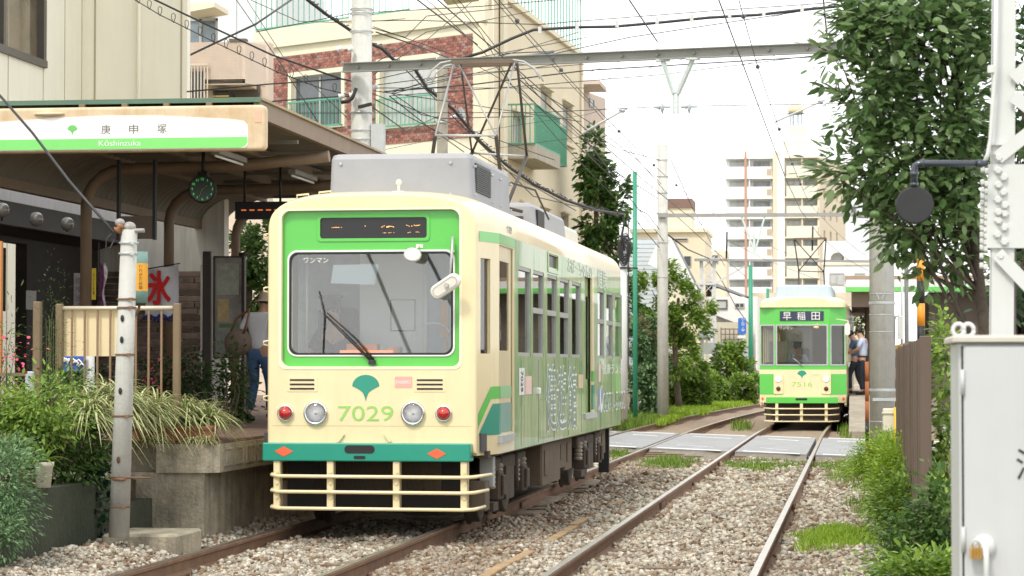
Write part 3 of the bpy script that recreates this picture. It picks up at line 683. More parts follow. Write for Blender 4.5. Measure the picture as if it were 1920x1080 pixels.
b.build('gutter', MATS['pale_cream'], T1)
# floor and interior
INT = mat('interior_grey', (.42, .43, .42), .6, var=.1); INTD = mat('interior_dark', (.06, .06, .065), .7)
b = MB(); b.box((-1.0, .1, .70), (1.0, LEN-.1, .86)); b.build('floor', INTD, T1)
b = MB(); b.box((-.98, .2, 2.55), (.98, LEN-.2, 2.58)); b.build('ceiling', INT, T1)
PPL = mat('partition_pale', (.80, .82, .80), .5, var=.05); b = MB(); b.box((-.31, 1.0, .86), (.34, 1.03, 2.55)); b.build('cab_partition', PPL, T1); b = MB(); b.box((.345, .93, .86), (.93, .96, 2.55)); b.build('cab_door', mat('partition_blue', (.36, .42, .50), .4, var=.12), T1); b = MB(); b.box((-.93, 1.15, .86), (-.32, 1.18, 2.55)); b.build('cab_rear_wall', mat('cab_dark', (.33, .35, .33), .6, var=.35, vs=4), T1); b = MB(); b.cyl((.33, .9, .86), (.33, .9, 2.5), .018, n=8); b.cyl((-.70, .5, 1.5), (-.70, .5, 2.5), .012, n=8); b.build('handrail', WHITEP, T1); b = MB(); b.tube([(.45+.17*math.cos(a), .55+.05*math.sin(a), 1.72+.13*math.sin(a)) for a in np.linspace(.3, 3.4, 12)], .008, 6); b.build('brake_hose', WHITEP, T1); b = MB(); plate(b, [rrect(-.02, .22, 1.78, 2.08, .01), rrect(-.008, .208, 1.792, 2.068, .01)], .004, FR((0, .995, 0))); b.build('hatch', mat('hatch_line', (.35, .36, .36), .5), T1)
b = MB(); b.bbox((-.85, .13, .86), (.85, .55, 1.56), .04); con = b.build('console', INTD, T1)
b = MB(); b.box((-.33, .2, 1.565), (.14, .34, 1.60)); b.build('lamp_strip', emis('orange_lamp', (.9, .25, .08), .8), con)
b = MB(); b.box((-.3, .35, 1.56), (-.02, .5, 1.66)); b.box((.08, .3, 1.56), (.2, .42, 1.63)); b.build('instrument', mat('tan_box', (.5, .33, .16), .6), con)
b = MB(); b.box((.47, .91, 1.72), (.54, .92, 2.06)); b.box((.50, .91, 1.45), (.53, .92, 1.7)); b.build('notice', mat('notice_orange', (.75, .38, .12), .6), T1)
b = MB(); b.quad((fx(617), .12, fz(530)), (fx(700), .12, fz(533)), (fx(708), .12, fz(494)), (fx(622), .12, fz(495))); b.build('sun_visor', mat('visor_pale', (.80, .92, .96), .3, var=.03), T1)
for s in (-1, 1):
    b = MB(); b.bbox((min(s*.58, s*1.0), 2.6, .86), (max(s*.58, s*1.0), 7.2, 1.3), .04); b.bbox((min(s*.9, s*1.0), 2.6, 1.3), (max(s*.9, s*1.0), 7.2, 1.75), .03)
    b.bbox((min(s*.58, s*1.0), 8.9, .86), (max(s*.58, s*1.0), 12, 1.3), .04); b.build('bench_seat', mat('seat_green', (.10, .25, .13), .8), T1)
b = MB()
for y in (2.2, 4.5, 6.9, 8.9): 
    for s in (-.5, .5): b.cyl((s, y, .86), (s, y, 2.55), .016, n=8)
b.build('handrail', CHROME, T1)
# driver's seat and steering column silhouettes, vertical rail
b = MB(); b.bbox((-.72, 1.04, 1.3), (-.34, 1.12, 2.0), .03); b.build('driver_seat', mat('seat_black', (.02, .022, .024), .7), T1)
# vents, lamps, emblem, lettering on the front
for x0, x1 in ((540, 598), (778, 838)):
    b = MB(); plate(b, [rrect(fx(x0), fx(x1), fz(735), fz(706), .01)], .012, FR((0, .008, 0)), .003); v_ = b.build('vent', CREAM, T1)
    b = MB()
    for i in range(3): zc = fz(712.5+8.2*i); b.box((fx(x0+6), -.008, zc-.0075), (fx(x1-6), -.003, zc+.0075))
    b.build('slot', BLACK, v_, kind='stuff')
for x, r, k in ((595, .087, 'white'), (777, .087, 'white'), (538, .06, 'red'), (834, .06, 'red')):
    h_ = thing('headlight' if k == 'white' else 'tail_light', None, None, world=False); h_.parent = T1
    lens(h_, (fx(x), .0, fz(775)), r, .035 if k == 'white' else .03, k)
b = MB(); plate(b, [[(x+fx(688.5), z+fz(725)) for x, z in ginkgo(.245, .235)]], .004, FR((0, .0, 0))); b.build('emblem', TEAL, T1)
LG = mat('numeral_green', (.30, .58, .14), .4)
b = MB(); add_text(b, '7029', FR((fx(688.5), -.001, fz(775))), w=.50, h=.135, ext=.003); b.build('fleet_number', LG, T1)
b = MB(); plate(b, [rrect(fx(743), fx(775), fz(727), fz(706), .004)], .003, FR((0, .0, 0))); st = b.build('sticker', mat('sticker_pink', (.80, .40, .34), .5), T1)
b = MB(); add_text(b, 'PASMO', FR((fx(759), -.003, fz(716.5))), w=.135, ext=.002); b.build('lettering', WHITEP, st)
b = MB()
for x0, x1, z0, z1 in ((637, 648, 828, 813), (735, 724, 828, 813)): b.bar((fx(x0), -.015, fz(z0)), (fx(x1), -.01, fz(z1)), .018)
b.build('hook', CREAM, T1)
# bumper
b = MB(); plate(b, [rrect(fx(500), fx(887), fz(864), fz(830), .012)], .19, FR((0, .07, 0)), .012); bp = b.build('bumper', TEAL, T1)
yb_ = -.12
b = MB(); plate(b, [rrect(fx(654), fx(710), fz(849), fz(834), .034)], .004, FR((0, yb_, 0))); plate(b, [rrect(fx(671), fx(693), fz(859.5), fz(853.5), .014)], .004, FR((0, yb_, 0))); b.build('coupler_slot', BLACK, bp)
for x, z in ((540.5, 846), (825, 849)):
    b = MB(); c_, d_ = fx(x), fz(z); w_, h_ = .086, .046; plate(b, [[(c_-w_, d_), (c_, d_-h_), (c_+w_, d_), (c_, d_+h_)]], .004, FR((0, yb_, 0))); b.build('diamond_mark', mat('mark_orange', (.75, .13, .05), .5), bp)
# lifeguard fender
fen = thing('fender', None, None, world=False); fen.parent = T1
for x in (527, 627, 750, 875):
    b = MB(); b.box((fx(x)-.032, -.10, fz(952)), (fx(x)+.032, -.075, fz(864))); b.box((fx(x)+.022, -.10, fz(952)), (fx(x)+.032, -.03, fz(864))); 
    for z in (884, 905, 932): b.cyl((fx(x)-.0, -.112, fz(z)), (fx(x)-.0, -.098, fz(z)), .013, n=6)
    b.build('upright', CREAM, fen)
for z, xe in ((892, 918), (921, 912), (952, 906)):
    pts = [(fx(524), .05, fz(z-3)), (fx(515), -.03, fz(z-3)), (fx(517), -.10, fz(z-2)), (fx(530), -.125, fz(z)), (fx(690), -.13, fz(z+.5)), (fx(875), -.125, fz(z+1)), (fx(893), -.10, fz(z)), (fx(xe), .12, fz(z-3))]
    b = MB(); b.tube(pts, .0165, 10); b.build('rail', CREAM, fen)
b = MB(); b.box((-.83, .3, .16), (.83, .34, .6)); b.build('shade_plate', mat('undertram_shade', (.018, .015, .013), .9, var=.3), fen)  # near-black plate stands for the shade under the tram
# windscreen wiper, mirrors, handles
b = MB(); b.bbox((fx(693), .0, fz(684)), (fx(706), .04, fz(674)), .01); b.tube([(fx(700), .02, fz(678)), (fx(660), .03, fz(640)), (fx(607), .045, fz(588))], [.016, .012, .008], 8)
b.tube([(fx(703), .01, fz(674)), (fx(668), .03, fz(636)), (fx(613), .045, fz(586))], [.010, .007, .006], 6)
b.tube([(fx(598), .05, fz(545)), (fx(609), .045, fz(590)), (fx(606), .05, fz(662))], .007, 6); b.build('wiper', mat('wiper_black', (.03, .03, .03), .4), T1)
b = MB(); b.tube([(fx(850), .0, fz(445)), (fx(850), -.03, fz(470)), (fx(849), -.12, fz(518))], .012, 8); b.cyl((fx(850), .03, fz(472)), (fx(850), -.03, fz(472)), .02, n=10); arm = b.build('mirror_arm', STEEL, T1)
Mm = Matrix.Translation((fx(843), -.15, fz(538))) @ Matrix.Rotation(math.radians(-32), 4, 'Y') @ Matrix.Rotation(math.radians(-12), 4, 'Z')
b = MB(); plate(b, [rrect(-.155, .155, -.066, .066, .064, 8)], .05, Mm @ FR((0, .02, 0)), .02); mir_ = b.build('mirror', mat('mirror_shell', (.74, .72, .64), .4, var=.04), T1)
b = MB(); plate(b, [rrect(-.13, .13, -.046, .046, .044, 8), rrect(-.118, .118, -.036, .036, .034, 8)], .004, Mm @ FR((0, -.029, 0)), .001); b.cyl(Mm @ Vector((.02, -.03, 0)), Mm @ Vector((.02, -.05, 0)), .022, n=8); b.build('rim', mat('rim_grey', (.5, .49, .45), .5), mir_)
Mm = Matrix.Translation((fx(780), -.12, fz(479))) @ Matrix.Rotation(math.radians(20), 4, 'Y') @ Matrix.Rotation(math.radians(55), 4, 'X')
b = MB(); b.lathe([(0, .02), (.06, .015), (.08, 0), (.06, -.01), (0, -.012)], 20, Mm); b.tube([(fx(783), -.12, fz(476)), (fx(786), -.05, fz(466)), (fx(786), .06, fz(461))], .006, 6); b.box((fx(780), .05, fz(465)), (fx(793), .075, fz(458))); b.build('mirror', MATS['mirror_shell'], T1)
for z in (441, 542, 643, 747): b = MB(); b.tube([(-.935, .03, fz(z+5)), (-.985, .01, fz(z+3)), (-.985, .01, fz(z-3)), (-.935, .03, fz(z-5))], .008, 6); b.build('grab_handle', CREAM, T1)
for x in (565, 607): b = MB(); b.tube([(fx(x-11), .10, fz(372-(x-565)*.12)), (fx(x-11), .09, fz(363-(x-565)*.12)), (fx(x+11), .09, fz(361-(x-565)*.12)), (fx(x+11), .10, fz(369-(x-565)*.12))], .009, 6); b.build('grab_handle', CREAM, T1)
b = MB(); b.cyl((fx(738), .30, 3.03), (fx(738), .30, 3.10), .012, n=8); b.ball((fx(738), .30, 3.115), .028, 12, 8); b.bbox((fx(738)-.06, .26, 3.0), (fx(738)+.06, .34, 3.035), .01); b.build('aerial', mat('aerial_cream', (.8, .75, .6), .4), T1)
# lettering and notices on the wrapped side
SX = SW+.003
def side_text(s_, yc, zc, w, h, m, name='lettering', ext=.002, par=None, shear=0.):
    b = MB(); add_text(b, s_, SD((SX, yc, zc)), w=w, h=h, ext=ext, shear=shear); return b.build(name, m, par or T1)
WL = mat('wrap_white', (.72, .78, .68), .5); WG = mat('wrap_grey', (.20, .27, .22), .5)
def outlined(s_, yc, zc, w, h, g=1.0):
    b = MB()
    for i in range(10):
        a = 2*math.pi*i/10; r_ = .022*g; add_text(b, s_, SD((SX, yc+math.cos(a)*r_*1.2, zc+math.sin(a)*r_)), w=w, h=h, ext=.0005+.00012*i)
    b.build('lettering_outline', WL, T1); b = MB(); add_text(b, s_, SD((SX+.0022, yc, zc)), w=w, h=h, ext=.002); b.build('lettering', WG, T1)
def zz(px, py): return HC+(686-py)*(15086/(1605-px))/FPX
for ch, pxc, in (('健', 1034), ('遊', 1053), ('館', 1073)): outlined(ch, sy(pxc), zz(pxc, 746), .86, .68)
side_text('おばーちゃんの', (sy(1062)+sy(1112))/2, 2.59, 2.5, .17, WL); side_text('健康', sy(1128), 2.56, 1.2, .26, WL)
b = MB(); b.quad((SX, sy(1120), zz(1121, 775)), (SX, sy(1131), zz(1131, 770)), (SX, sy(1131), zz(1131, 728)), (SX, sy(1120), zz(1121, 728))); pn = b.build('sign_panel', mat('panel_blue', (.22, .26, .40), .5), T1)
b = MB(); plate(b, [circ(0, 0, .17, 20, 1.), circ(.05, .05, .12, 16)], .002, SD((SX+.001, sy(1126), zz(1126, 748)))); b.build('logo', WL, pn)
side_text('0571-5103', (sy(1134)+sy(1165))/2, zz(1150, 752), 3.0, .25, WL, shear=0.); b = MB(); add_text(b, '0571-5103', SD((SX+.002, (sy(1134)+sy(1165))/2, zz(1150, 752))), w=2.94, h=.21, ext=.001); b.build('lettering', WG, T1)
side_text('健康ランド', (sy(1128)+sy(1163))/2, 1.42, 2.6, .14, WL); side_text('みんなの湯どころ 年中無休', (sy(1122)+sy(1165))/2, .94, 3.3, .08, WL)
b = MB(); b.quad((SX, sy(976), 1.18), (SX, sy(986), 1.18), (SX, sy(986), 1.44), (SX, sy(976), 1.44)); pn = b.build('notice', WHITEP, T1); b = MB(); add_text(b, '7029', frame((SX+.002, sy(981), 1.31), (0, 0, -1), (0, 1, 0)), w=.2, h=.16, ext=.001); b.build('lettering', BLACK, pn)
b = MB(); b.quad((SX, sy(987), 1.18), (SX, sy(999), 1.18), (SX, sy(999), 1.36), (SX, sy(987), 1.36)); b.build('notice', mat('notice_pink', (.75, .52, .45), .5), T1)
b = MB(); b.quad((SX, sy(1084), 1.20), (SX, sy(1093), 1.20), (SX, sy(1093), 1.36), (SX, sy(1084), 1.36)); b.build('notice', mat('notice_buff', (.62, .48, .3), .5), T1)
b = MB(); b.quad((SX, sy(1121), 1.26), (SX, sy(1125), 1.26), (SX, sy(1125), 1.48), (SX, sy(1121), 1.48)); b.build('notice', MATS['notice_pink'], T1)
b = MB(); add_text(b, 'ケ7029', SD((SX+.001, sy(958), 2.73)), w=.34, h=.075, ext=.001); b.build('lettering', mat('letter_dark', (.10, .11, .12), .5), T1)
b = MB(); b.bbox((SW-.02, sy(1008), 1.18), (SW+.035, sy(1008)+.10, 1.24), .01); b.build('lamp', WHITEP, T1)
b = MB(); plate(b, [rrect(sy(1030)-.06, sy(1047)+.06, 2.44, 2.66, .04), rrect(sy(1030), sy(1047), 2.48, 2.64, .03)], .012, SD((SW-.004, 0, 0)), .003); ro = b.build('route_display', WRAP, T1)
b = MB(); b.box((SW-.03, sy(1030), 2.49), (SW-.02, sy(1047), 2.65)); b.build('screen', MATS['led_screen'], ro)
for y in (2.0, 3.3, 4.6, 5.9, 7.2, 9.4, 10.7): b = MB(); b.box((SX-.004, y-.003, .69), (SX+.0008, y+.003, 1.52)); b.build('panel_seam', WG, T1)
for y0_, y1_ in ((3.4, 4.5), (9.6, 10.6)):
    b = MB(); plate(b, [[(y0_, .72), (y1_, .72), (y1_, 1.12), (y0_, 1.12)], [(y0_+.006, .726), (y1_-.006, .726), (y1_-.006, 1.114), (y0_+.006, 1.114)]], .001, SD((SX-.0004, 0, 0))); b.build('access_door_line', WG, T1)
b = MB(); b.box((-.9, -.0012, fz(799)), (.9, .01, fz(799)+.004)); b.build('panel_seam', mat('seam_cream', (.50, .40, .22), .6), T1)
# roof equipment
def hull_box(b, x0, x1, y0, y1, z0, z1, r=.05, inset=.03):
    q = [rrect(x0, x1, y0, y1, r, 4), rrect(x0+inset*.5, x1-inset*.5, y0+inset*.5, y1-inset*.5, r, 4), rrect(x0+inset, x1-inset, y0+inset, y1-inset, r, 4), rrect(x0+inset+.03, x1-inset-.03, y0+inset+.03, y1-inset-.03, r, 4)]
    zs_ = [z0, z1-.05, z1-.012, z1]; n = len(q[0]); vs = [(x, y, z) for p_, z in zip(q, zs_) for x, y in p_]
    b.add(vs, [(i*n+j, i*n+(j+1) % n, (i+1)*n+(j+1) % n, (i+1)*n+j) for i in range(3) for j in range(n)]+[tuple(range(3*n, 4*n))])
def yroof(px_, xx): return (xx)  # placeholder for readability
u = thing('air_conditioner', None, None, world=False); u.parent = T1
b = MB(); hull_box(b, -.51, .83, .55, 3.0, 2.93, 3.40, .05, .03); b.build('casing', ACG, u)
GRL = mat('grille_grey', (.16, .165, .17), .7, var=.3, vs=60)
b = MB()
for i in range(13): z = 3.06+.019*i; b.box((.825, .72, z), (.838, 1.62, z+.008))
for i in range(20): y = .74+.045*i; b.box((.822, y, 3.05), (.833, y+.01, 3.32))
b.build('grille', GRL, u); b = MB(); b.box((.80, .72, 3.05), (.818, 1.62, 3.32)); b.build('grille_back', BLACK, u)
b = MB()
for x in (-.40, .62):
    for z in (3.31, 3.02): b.cyl((x, .565, z), (x, .545, z), .014, n=8)
for y in (.66, 1.75, 2.3, 3.0):
    for z in (3.28, 3.02): b.cyl((.81, y, z), (.842, y, z), .012, n=8)
b.build('bolt', STEEL, u, kind='stuff')
u = thing('air_conditioner', None, None, world=False); u.parent = T1
b = MB(); hull_box(b, -.75, .62, 6.4, 9.6, 2.95, 3.33, .08, .05); b.build('casing', ACG, u)
b = MB(); hull_box(b, -.55, .60, 9.7, 11.2, 2.95, 3.26, .06, .04); b.build('rear_casing', mat('unit_cream', (.66, .64, .55), .5, var=.05), u)
b = MB(); b.box((.60, 6.7, 3.03), (.625, 7.3, 3.26)); b.build('intake', BLACK, u)
# pantograph: diamond frame above a base (base about 4.4 m behind the front)
pg = thing('pantograph', None, None, world=False); pg.parent = T1
def TL(px, py, y):   # point on the plane y (tram coordinates) seen at a pixel
    q = PY(px, py, Y0+y); return Vector((q.x-X0, y, q.z))
yc = 5.0; A = TL(848, 122, yc); Bt = TL(962, 118, yc)      # ends of the collector bar
k1, k2 = TL(815, 254, yc-1.05), TL(927, 258, yc-1.05); k3, k4 = TL(884, 288, yc+1.0), TL(985, 292, yc+1.0)
k1, k2 = TL(814, 254, yc-.9), TL(928, 254, yc-.9); k3, k4 = TL(882, 287, yc+.9), TL(985, 293, yc+.9)
b = MB()
b.tube([k1, A], .012, 8); b.tube([k2, A+Vector((.06, 0, 0))], .009, 8); b.tube([k2, Bt], .010, 8); b.build('upper_arm', mat('arm_silver', (.36, .36, .35), .4, .4), pg)
b = MB(); b.tube([k3, Bt+Vector((-.03, 0, 0))], .013, 8); b.tube([k3, A+Vector((.08, 0, 0))], .011, 8); b.tube([k4, Bt+Vector((.03, 0, 0))], .015, 8); b.build('upper_arm', mat('arm_dark', (.06, .05, .045), .5), pg)
b = MB(); b.tube([k1, k2], .012, 8); b.tube([k3, k4], .012, 8); b.build('cross_tube', STEEL, pg)
b = MB()
for a_, e_ in ((k1, (-.45, yc+.25, 3.10)), (k2, (.45, yc+.25, 3.10)), (k4, (.5, yc-.2, 3.10)), (k3, (-.4, yc-.2, 3.10))): b.tube([a_, e_], .02, 8)
b.build('lower_arm', MATS['arm_dark'], pg)
b = MB(); b.box((A.x, yc-.16, A.z-.005), (Bt.x, yc-.12, A.z+.035)); b.box((A.x, yc+.12, A.z-.005), (Bt.x, yc+.16, A.z+.035)); b.box((A.x, yc-.02, A.z+.02), (Bt.x, yc+.02, A.z+.05)); b.build('collector_bar', mat('collector', (.17, .125, .09), .6, .3), pg)
b = MB()
for y in (yc-.14, yc+.14):
    b.tube([(A.x, y, A.z+.03), (A.x-.12, y, A.z+.01), (A.x-.22, y, A.z-.07), (A.x-.27, y, A.z-.18)], .010, 8); b.tube([(Bt.x, y, A.z+.03), (Bt.x+.12, y, A.z+.01), (Bt.x+.24, y, A.z-.07), (Bt.x+.30, y, A.z-.18)], .010, 8)
b.build('horn', mat('horn_grey', (.45, .45, .43), .5), pg)
b = MB(); 
for e in ((-.55, yc-.6, 3.03), (.55, yc-.6, 3.03), (-.55, yc+.6, 3.03), (.55, yc+.6, 3.03)): b.lathe([(.03, -.03), (.06, 0), (.03, .02), (.06, .04), (.03, .06)], 12, Matrix.Translation(e))
b.build('insulator', WHITEP, pg)
b = MB(); b.box((-.6, yc-.65, 3.08), (.6, yc-.58, 3.12)); b.box((-.6, yc+.58, 3.08), (.6, yc+.65, 3.12)); b.box((-.5, yc-.6, 3.08), (-.44, yc+.6, 3.12)); b.box((.44, yc-.6, 3.08), (.5, yc+.6, 3.12)); b.tube([(.3, yc-.3, 3.15), (.55, yc, 3.45), (.75, yc+.5, 3.40), (.85, yc+.9, 3.1)], .012, 6); b.tube([(.1, yc-.3, 3.15), (.4, yc-.1, 3.2), (.7, yc-.2, 3.12)], .02, 6); b.build('base_frame', MATS['arm_dark'], pg)
# running gear
def gear(T, y0, w=.75):
    for dy in (0, 1.65):
        for s in (-1, 1):
            b = MB(); b.lathe([(.0, -.06), (.30, -.06), (.33, -.05), (.33, .03), (.355, .04), (.355, .06), (0, .06)], 28, Matrix.Translation((s*.72, y0+dy, .33)) @ Matrix.Rotation(math.pi/2*(-s), 4, 'Y')); b.build('wheel', mat('wheel_steel', (.12, .10, .085), .6, .5, var=.2), T)
            b = MB(); b.bbox((min(s*.78, s*.98), y0+dy-.14, .22), (max(s*.78, s*.98), y0+dy+.14, .48), .02); b.bbox((min(s*.98, s*1.01), y0+dy-.09, .26), (max(s*.98, s*1.01), y0+dy+.09, .44), .01); b.build('axle_box', DARK, T)
            x_ = s*.9
            for yy in (-.24, .24):
                b = MB()
                for k in range(5): b.lathe([(.045, k*.045), (.058, k*.045+.02), (.045, k*.045+.04)], 10, Matrix.Translation((x_, y0+dy+yy, .32)))
                b.build('spring', mat('spring_grey', (.28, .25, .2), .7), T)
    for s in (-1, 1):
        b = MB(); b.bbox((min(s*.80, s*.92), y0-.45, .48), (max(s*.80, s*.92), y0+2.1, .60), .015); b.box((min(s*.8, s*.94), y0+.55, .18), (max(s*.8, s*.94), y0+1.1, .5)); b.box((min(s*.86, s*.96), y0-.42, .12), (max(s*.86, s*.96), y0-.1, .20)); b.cyl((s*.9, y0+.35, .62), (s*.9, y0+.35, .2), .035, n=10); b.cyl((s*.92, y0+1.35, .62), (s*.92, y0+1.35, .25), .03, n=10)
        b.build('bogie_frame', DARK, T)
gear(T1, 1.35); gear(T1, 8.6)
UB = mat('underbox_brown', (.13, .095, .062), .85, var=.25, vs=5, grime=.5)
for (x0, x1, y0, y1, z0) in ((-.95, .98, 4.3, 5.9, .2), (-.9, .92, 6.2, 6.9, .3), (-.9, .9, 7.0, 7.7, .25), (-.95, .9, 10.9, 11.6, .3), (-.6, .6, .3, .9, .3)):
    b = MB(); b.bbox((x0, y0, z0), (x1, y1, BOT-.02), .02); b.box((x1, y0+.15, z0+.1), (x1+.012, y0+.5, BOT-.1)); b.build('equipment_box', UB, T1)
b = MB(); b.box((-.9, .35, .16), (.97, .62, .42)); b.build('step_plate', UB, T1)
b = MB(); b.box((.86, .75, .36), (.98, .90, .68)); b.build('air_pipe_cover', mat('galv_pale', (.42, .44, .42), .5), T1)
b = MB()
for y in (5.0, 5.5, 6.4): b.lathe([(.02, 0), (.05, .01), (.03, .03), (.05, .05), (.02, .06)], 10, Matrix.Translation((.85, y, .60)))
b.build('insulator', MATS['spring_grey'], T1)
b = MB(); b.box((.78, 11.85, .02), (.92, 11.95, .66)); b.box((.55, 12.3, .1), (.6, 12.35, .66)); b.box((.85, 12.3, .3), (.88, 12.33, .66)); b.build('rear_bracket', BLACK, T1)
b = MB(); b.box((-1.02, .2, .64), (1.02, LEN-.2, .70)); b.build('underframe', DARK, T1)

# ================================================================== far tram (three-faced front, number 7516)
P2 = PY(1505, 792, 61.6); X2 = P2.x; Y2 = 61.6; SC = 62.1/FPX   # metres per pixel on its front
def gx(px): return (px-1505)*SC*.985
def gz(py): return HC+(686-py)*SC
T2 = thing('tram', 'distant cream and green tram numbered 7516 waiting beyond the crossing', 'tram', (X2, Y2, 0), .0, 'trams on the line', world=False)
T2.rotation_euler.z = -.014
w2, wc = gx(1586), gx(1555); ZT = gz(575)
cx_ = [(-w2, .30), (-wc, 0), (wc, 0), (w2, .30)]
zb_, zg0, zg1 = gz(754), gz(693), gz(577)
zw0, zw1 = gz(684), gz(611)
# front body: three facets, lower cream, upper green
for i in range(3):
    a_, c_ = cx_[i], cx_[i+1]; L_ = math.hypot(c_[0]-a_[0], c_[1]-a_[1])
    b = MB(); b.wall(a_, c_, zb_, zg0, [], .06); b.build('front_panel', CREAM, T2)
    b = MB(); 
    hol = [(.045, L_-.045, zw0, zw1)] if i != 1 else [((gx(1457)-gx(1455)), gx(1551)-gx(1455), zw0, zw1)]
    b.wall(a_, c_, zg0, zg1, hol, .06); b.build('upper_panel', TGREEN, T2)
    d_ = Vector((c_[0]-a_[0], c_[1]-a_[1], 0)).normalized(); n_ = Vector((d_.y, -d_.x, 0)); h = hol[0]
    q0 = Vector((*a_, 0))+d_*h[0]-n_*.03; q1 = Vector((*a_, 0))+d_*h[1]-n_*.03
    b = MB(); b.quad((q0.x, q0.y, h[2]), (q1.x, q1.y, h[2]), (q1.x, q1.y, h[3]), (q0.x, q0.y, h[3])); wd = b.build('windscreen' if i == 1 else 'side_windscreen', G_DARK, T2)
    M_ = frame((a_[0]+n_.x*.001, a_[1]+n_.y*.001, 0), d_, (0, 0, 1))
    b = MB(); plate(b, [rrect(h[0]-.02, h[1]+.02, h[2]-.02, h[3]+.02, .03), rrect(h[0]+.012, h[1]-.012, h[2]+.012, h[3]-.012, .02)], .012, M_, .002); b.build('window_frame', STEEL, wd)
b = MB(); add_text(b, 'ワンマン', FR((gx(1475), -.02, gz(616))), w=.33, ext=.002); b.build('lettering', WHITEP, T2)
b = MB(); b.box((gx(1463), -.012, gz(603)), (gx(1545), .0, gz(585))); dd = b.build('destination_sign', mat('sign_navy', (.035, .045, .085), .4), T2)
for ch, x in (('早', 1476.5), ('稲', 1503), ('田', 1530)):
    b = MB(); add_text(b, ch, FR((gx(x), -.013, gz(594))), w=.2, h=.2, ext=.003); b.build('lettering', WHITEP, dd)
# roof
b = MB(); b.smooth = True; vs = []; NP = 21; st2 = [(.0, wc+.02, 0), (.12, w2-.06, .05), (.3, w2, .08), (6, w2, .12), (12.2, w2, .08), (12.6, wc, 0)]
for y, w, dz in st2:
    for i in range(NP):
        a = math.pi*i/(NP-1); c_, s_ = math.cos(a), math.sin(a); vs.append((math.copysign(abs(c_)**.55, c_)*w, y-.04, zg1-.01+(abs(s_)**.6)*(gz(560)-zg1+dz*.6)))
b.add(vs, [(i*NP+j, (i+1)*NP+j, (i+1)*NP+j+1, i*NP+j+1) for i in range(len(st2)-1) for j in range(NP-1)]); b.smooth = False; b.add(vs[:NP], [tuple(range(NP))]); b.build('roof', CREAM, T2)
for s in (-1, 1):
    b = MB(); hs2 = [(.35, .95, .45, 2.5)]+[(1.35+1.15*i, 2.3+1.15*i, 1.55, 2.42) for i in range(8)]
    if s == 1: b.wall((w2, .3), (w2, 12.5), .5, ZT, hs2, .05)
    else: b.wall((-w2, 12.5), (-w2, .3), .5, ZT, [(12.2-h[1], 12.2-h[0], h[2], h[3]) for h in hs2], .05)
    b.build('side_panel', CREAM, T2)
    for h in hs2[1:]:
        b = MB(); xx = s*(w2-.03); b.quad((xx, .3+h[0], h[2]), (xx, .3+h[1], h[2]), (xx, .3+h[1], h[3]), (xx, .3+h[0], h[3])); b.build('window', G_DARK, T2)
b = MB(); b.box((-w2, 12.5, .5), (w2, 12.6, zg1)); b.build('rear_face', CREAM, T2)
b = MB(); b.box((-w2+.06, .4, .6), (w2-.06, 12.4, .8)); b.build('floor', INTD, T2)
b = MB(); b.box((-.9, .3, .8), (.9, .6, gz(679))); b.build('console', INTD, T2)
b = MB(); b.box((gx(1440), .9, gz(684)), (gx(1500), 1.0, gz(640))); b.box((gx(1470), 1.5, 1.5), (gx(1520), 1.52, 2.4)); b.build('cab_partition', mat('cab_tan', (.5, .44, .34), .6, var=.1), T2)
b = MB(); b.cyl((gx(1519), .5, gz(674)), (gx(1519), .5, gz(612)), .015, n=6); b.cyl((gx(1473), .7, gz(680)), (gx(1473), .7, gz(620)), .015, n=6); b.build('handrail', mat('rail_cream', (.7, .65, .45), .4), T2)
for s in (-1, 1):       # green side blocks and lamp housings
    x0, x1 = (gx(1423.5), gx(1448)) if s < 0 else (gx(1560), gx(1586))
    xa, xb = (-w2, -wc) if s < 0 else (wc, w2)
    p_a, p_b = (xa, .30 if s < 0 else 0), (xb, 0 if s < 0 else .30)
    d_ = Vector((p_b[0]-p_a[0], p_b[1]-p_a[1], 0)); L_ = d_.length; d_.normalize(); n_ = Vector((d_.y, -d_.x, 0))
    M_ = frame((p_a[0]+n_.x*.002, p_a[1]+n_.y*.002, 0), d_, (0, 0, 1))
    b = MB(); plate(b, [[(.0, gz(739)), (L_, gz(739)), (L_, gz(701)), (0, gz(701))]], .004, M_); b.build('green_block', TGREEN, T2)
    c0 = gx(1460) if s < 0 else gx(1549)
    b = MB(); plate(b, [rrect(c0-.115, c0+.115, gz(738), gz(700), .03)], .03, FR((0, .0, 0)), .008); hh = b.build('lamp_housing', CREAM, T2)
    for z, r, k in ((710, .062, 'white'), (728, .045, 'red')):
        h_ = thing('headlight' if k == 'white' else 'tail_light', None, None, world=False); h_.parent = T2
        M2 = Matrix.Translation((c0, -.032, gz(z))) @ Matrix.Rotation(math.pi/2, 4, 'X')
        b = MB(); b.lathe([(r*1.2, 0), (r*1.2, .02), (r, .028)], 16, M2); b.build('bezel', CHROME if k == 'white' else DARK, h_)
        b = MB(); b.lathe([(r, .02), (r*.6, .03), (0, .034)], 16, M2); b.build('lens', emis('lit_headlamp', (1, .97, .85), 2.2) if k == 'white' else mat('dim_red', (.12, .02, .015), .3), h_)
    b = MB(); cxx = gx(1430) if s < 0 else gx(1580); c_ = (0.09 if s < 0 else L_-.09); plate(b, [[(c_-.045, gz(747)), (c_, gz(747)-.045), (c_+.045, gz(747)), (c_, gz(747)+.045)]], .004, M_); b.build('diamond_mark', MATS['mark_orange'], T2)
b = MB(); plate(b, [[(x+gx(1504), z+gz(701.5)) for x, z in ginkgo(.22, .21)]], .004, FR((0, .0, 0))); b.build('emblem', TEAL, T2)
b = MB(); add_text(b, '7516', FR((gx(1504), -.001, gz(720))), w=.50, h=.12, ext=.003); b.build('fleet_number', LG, T2)
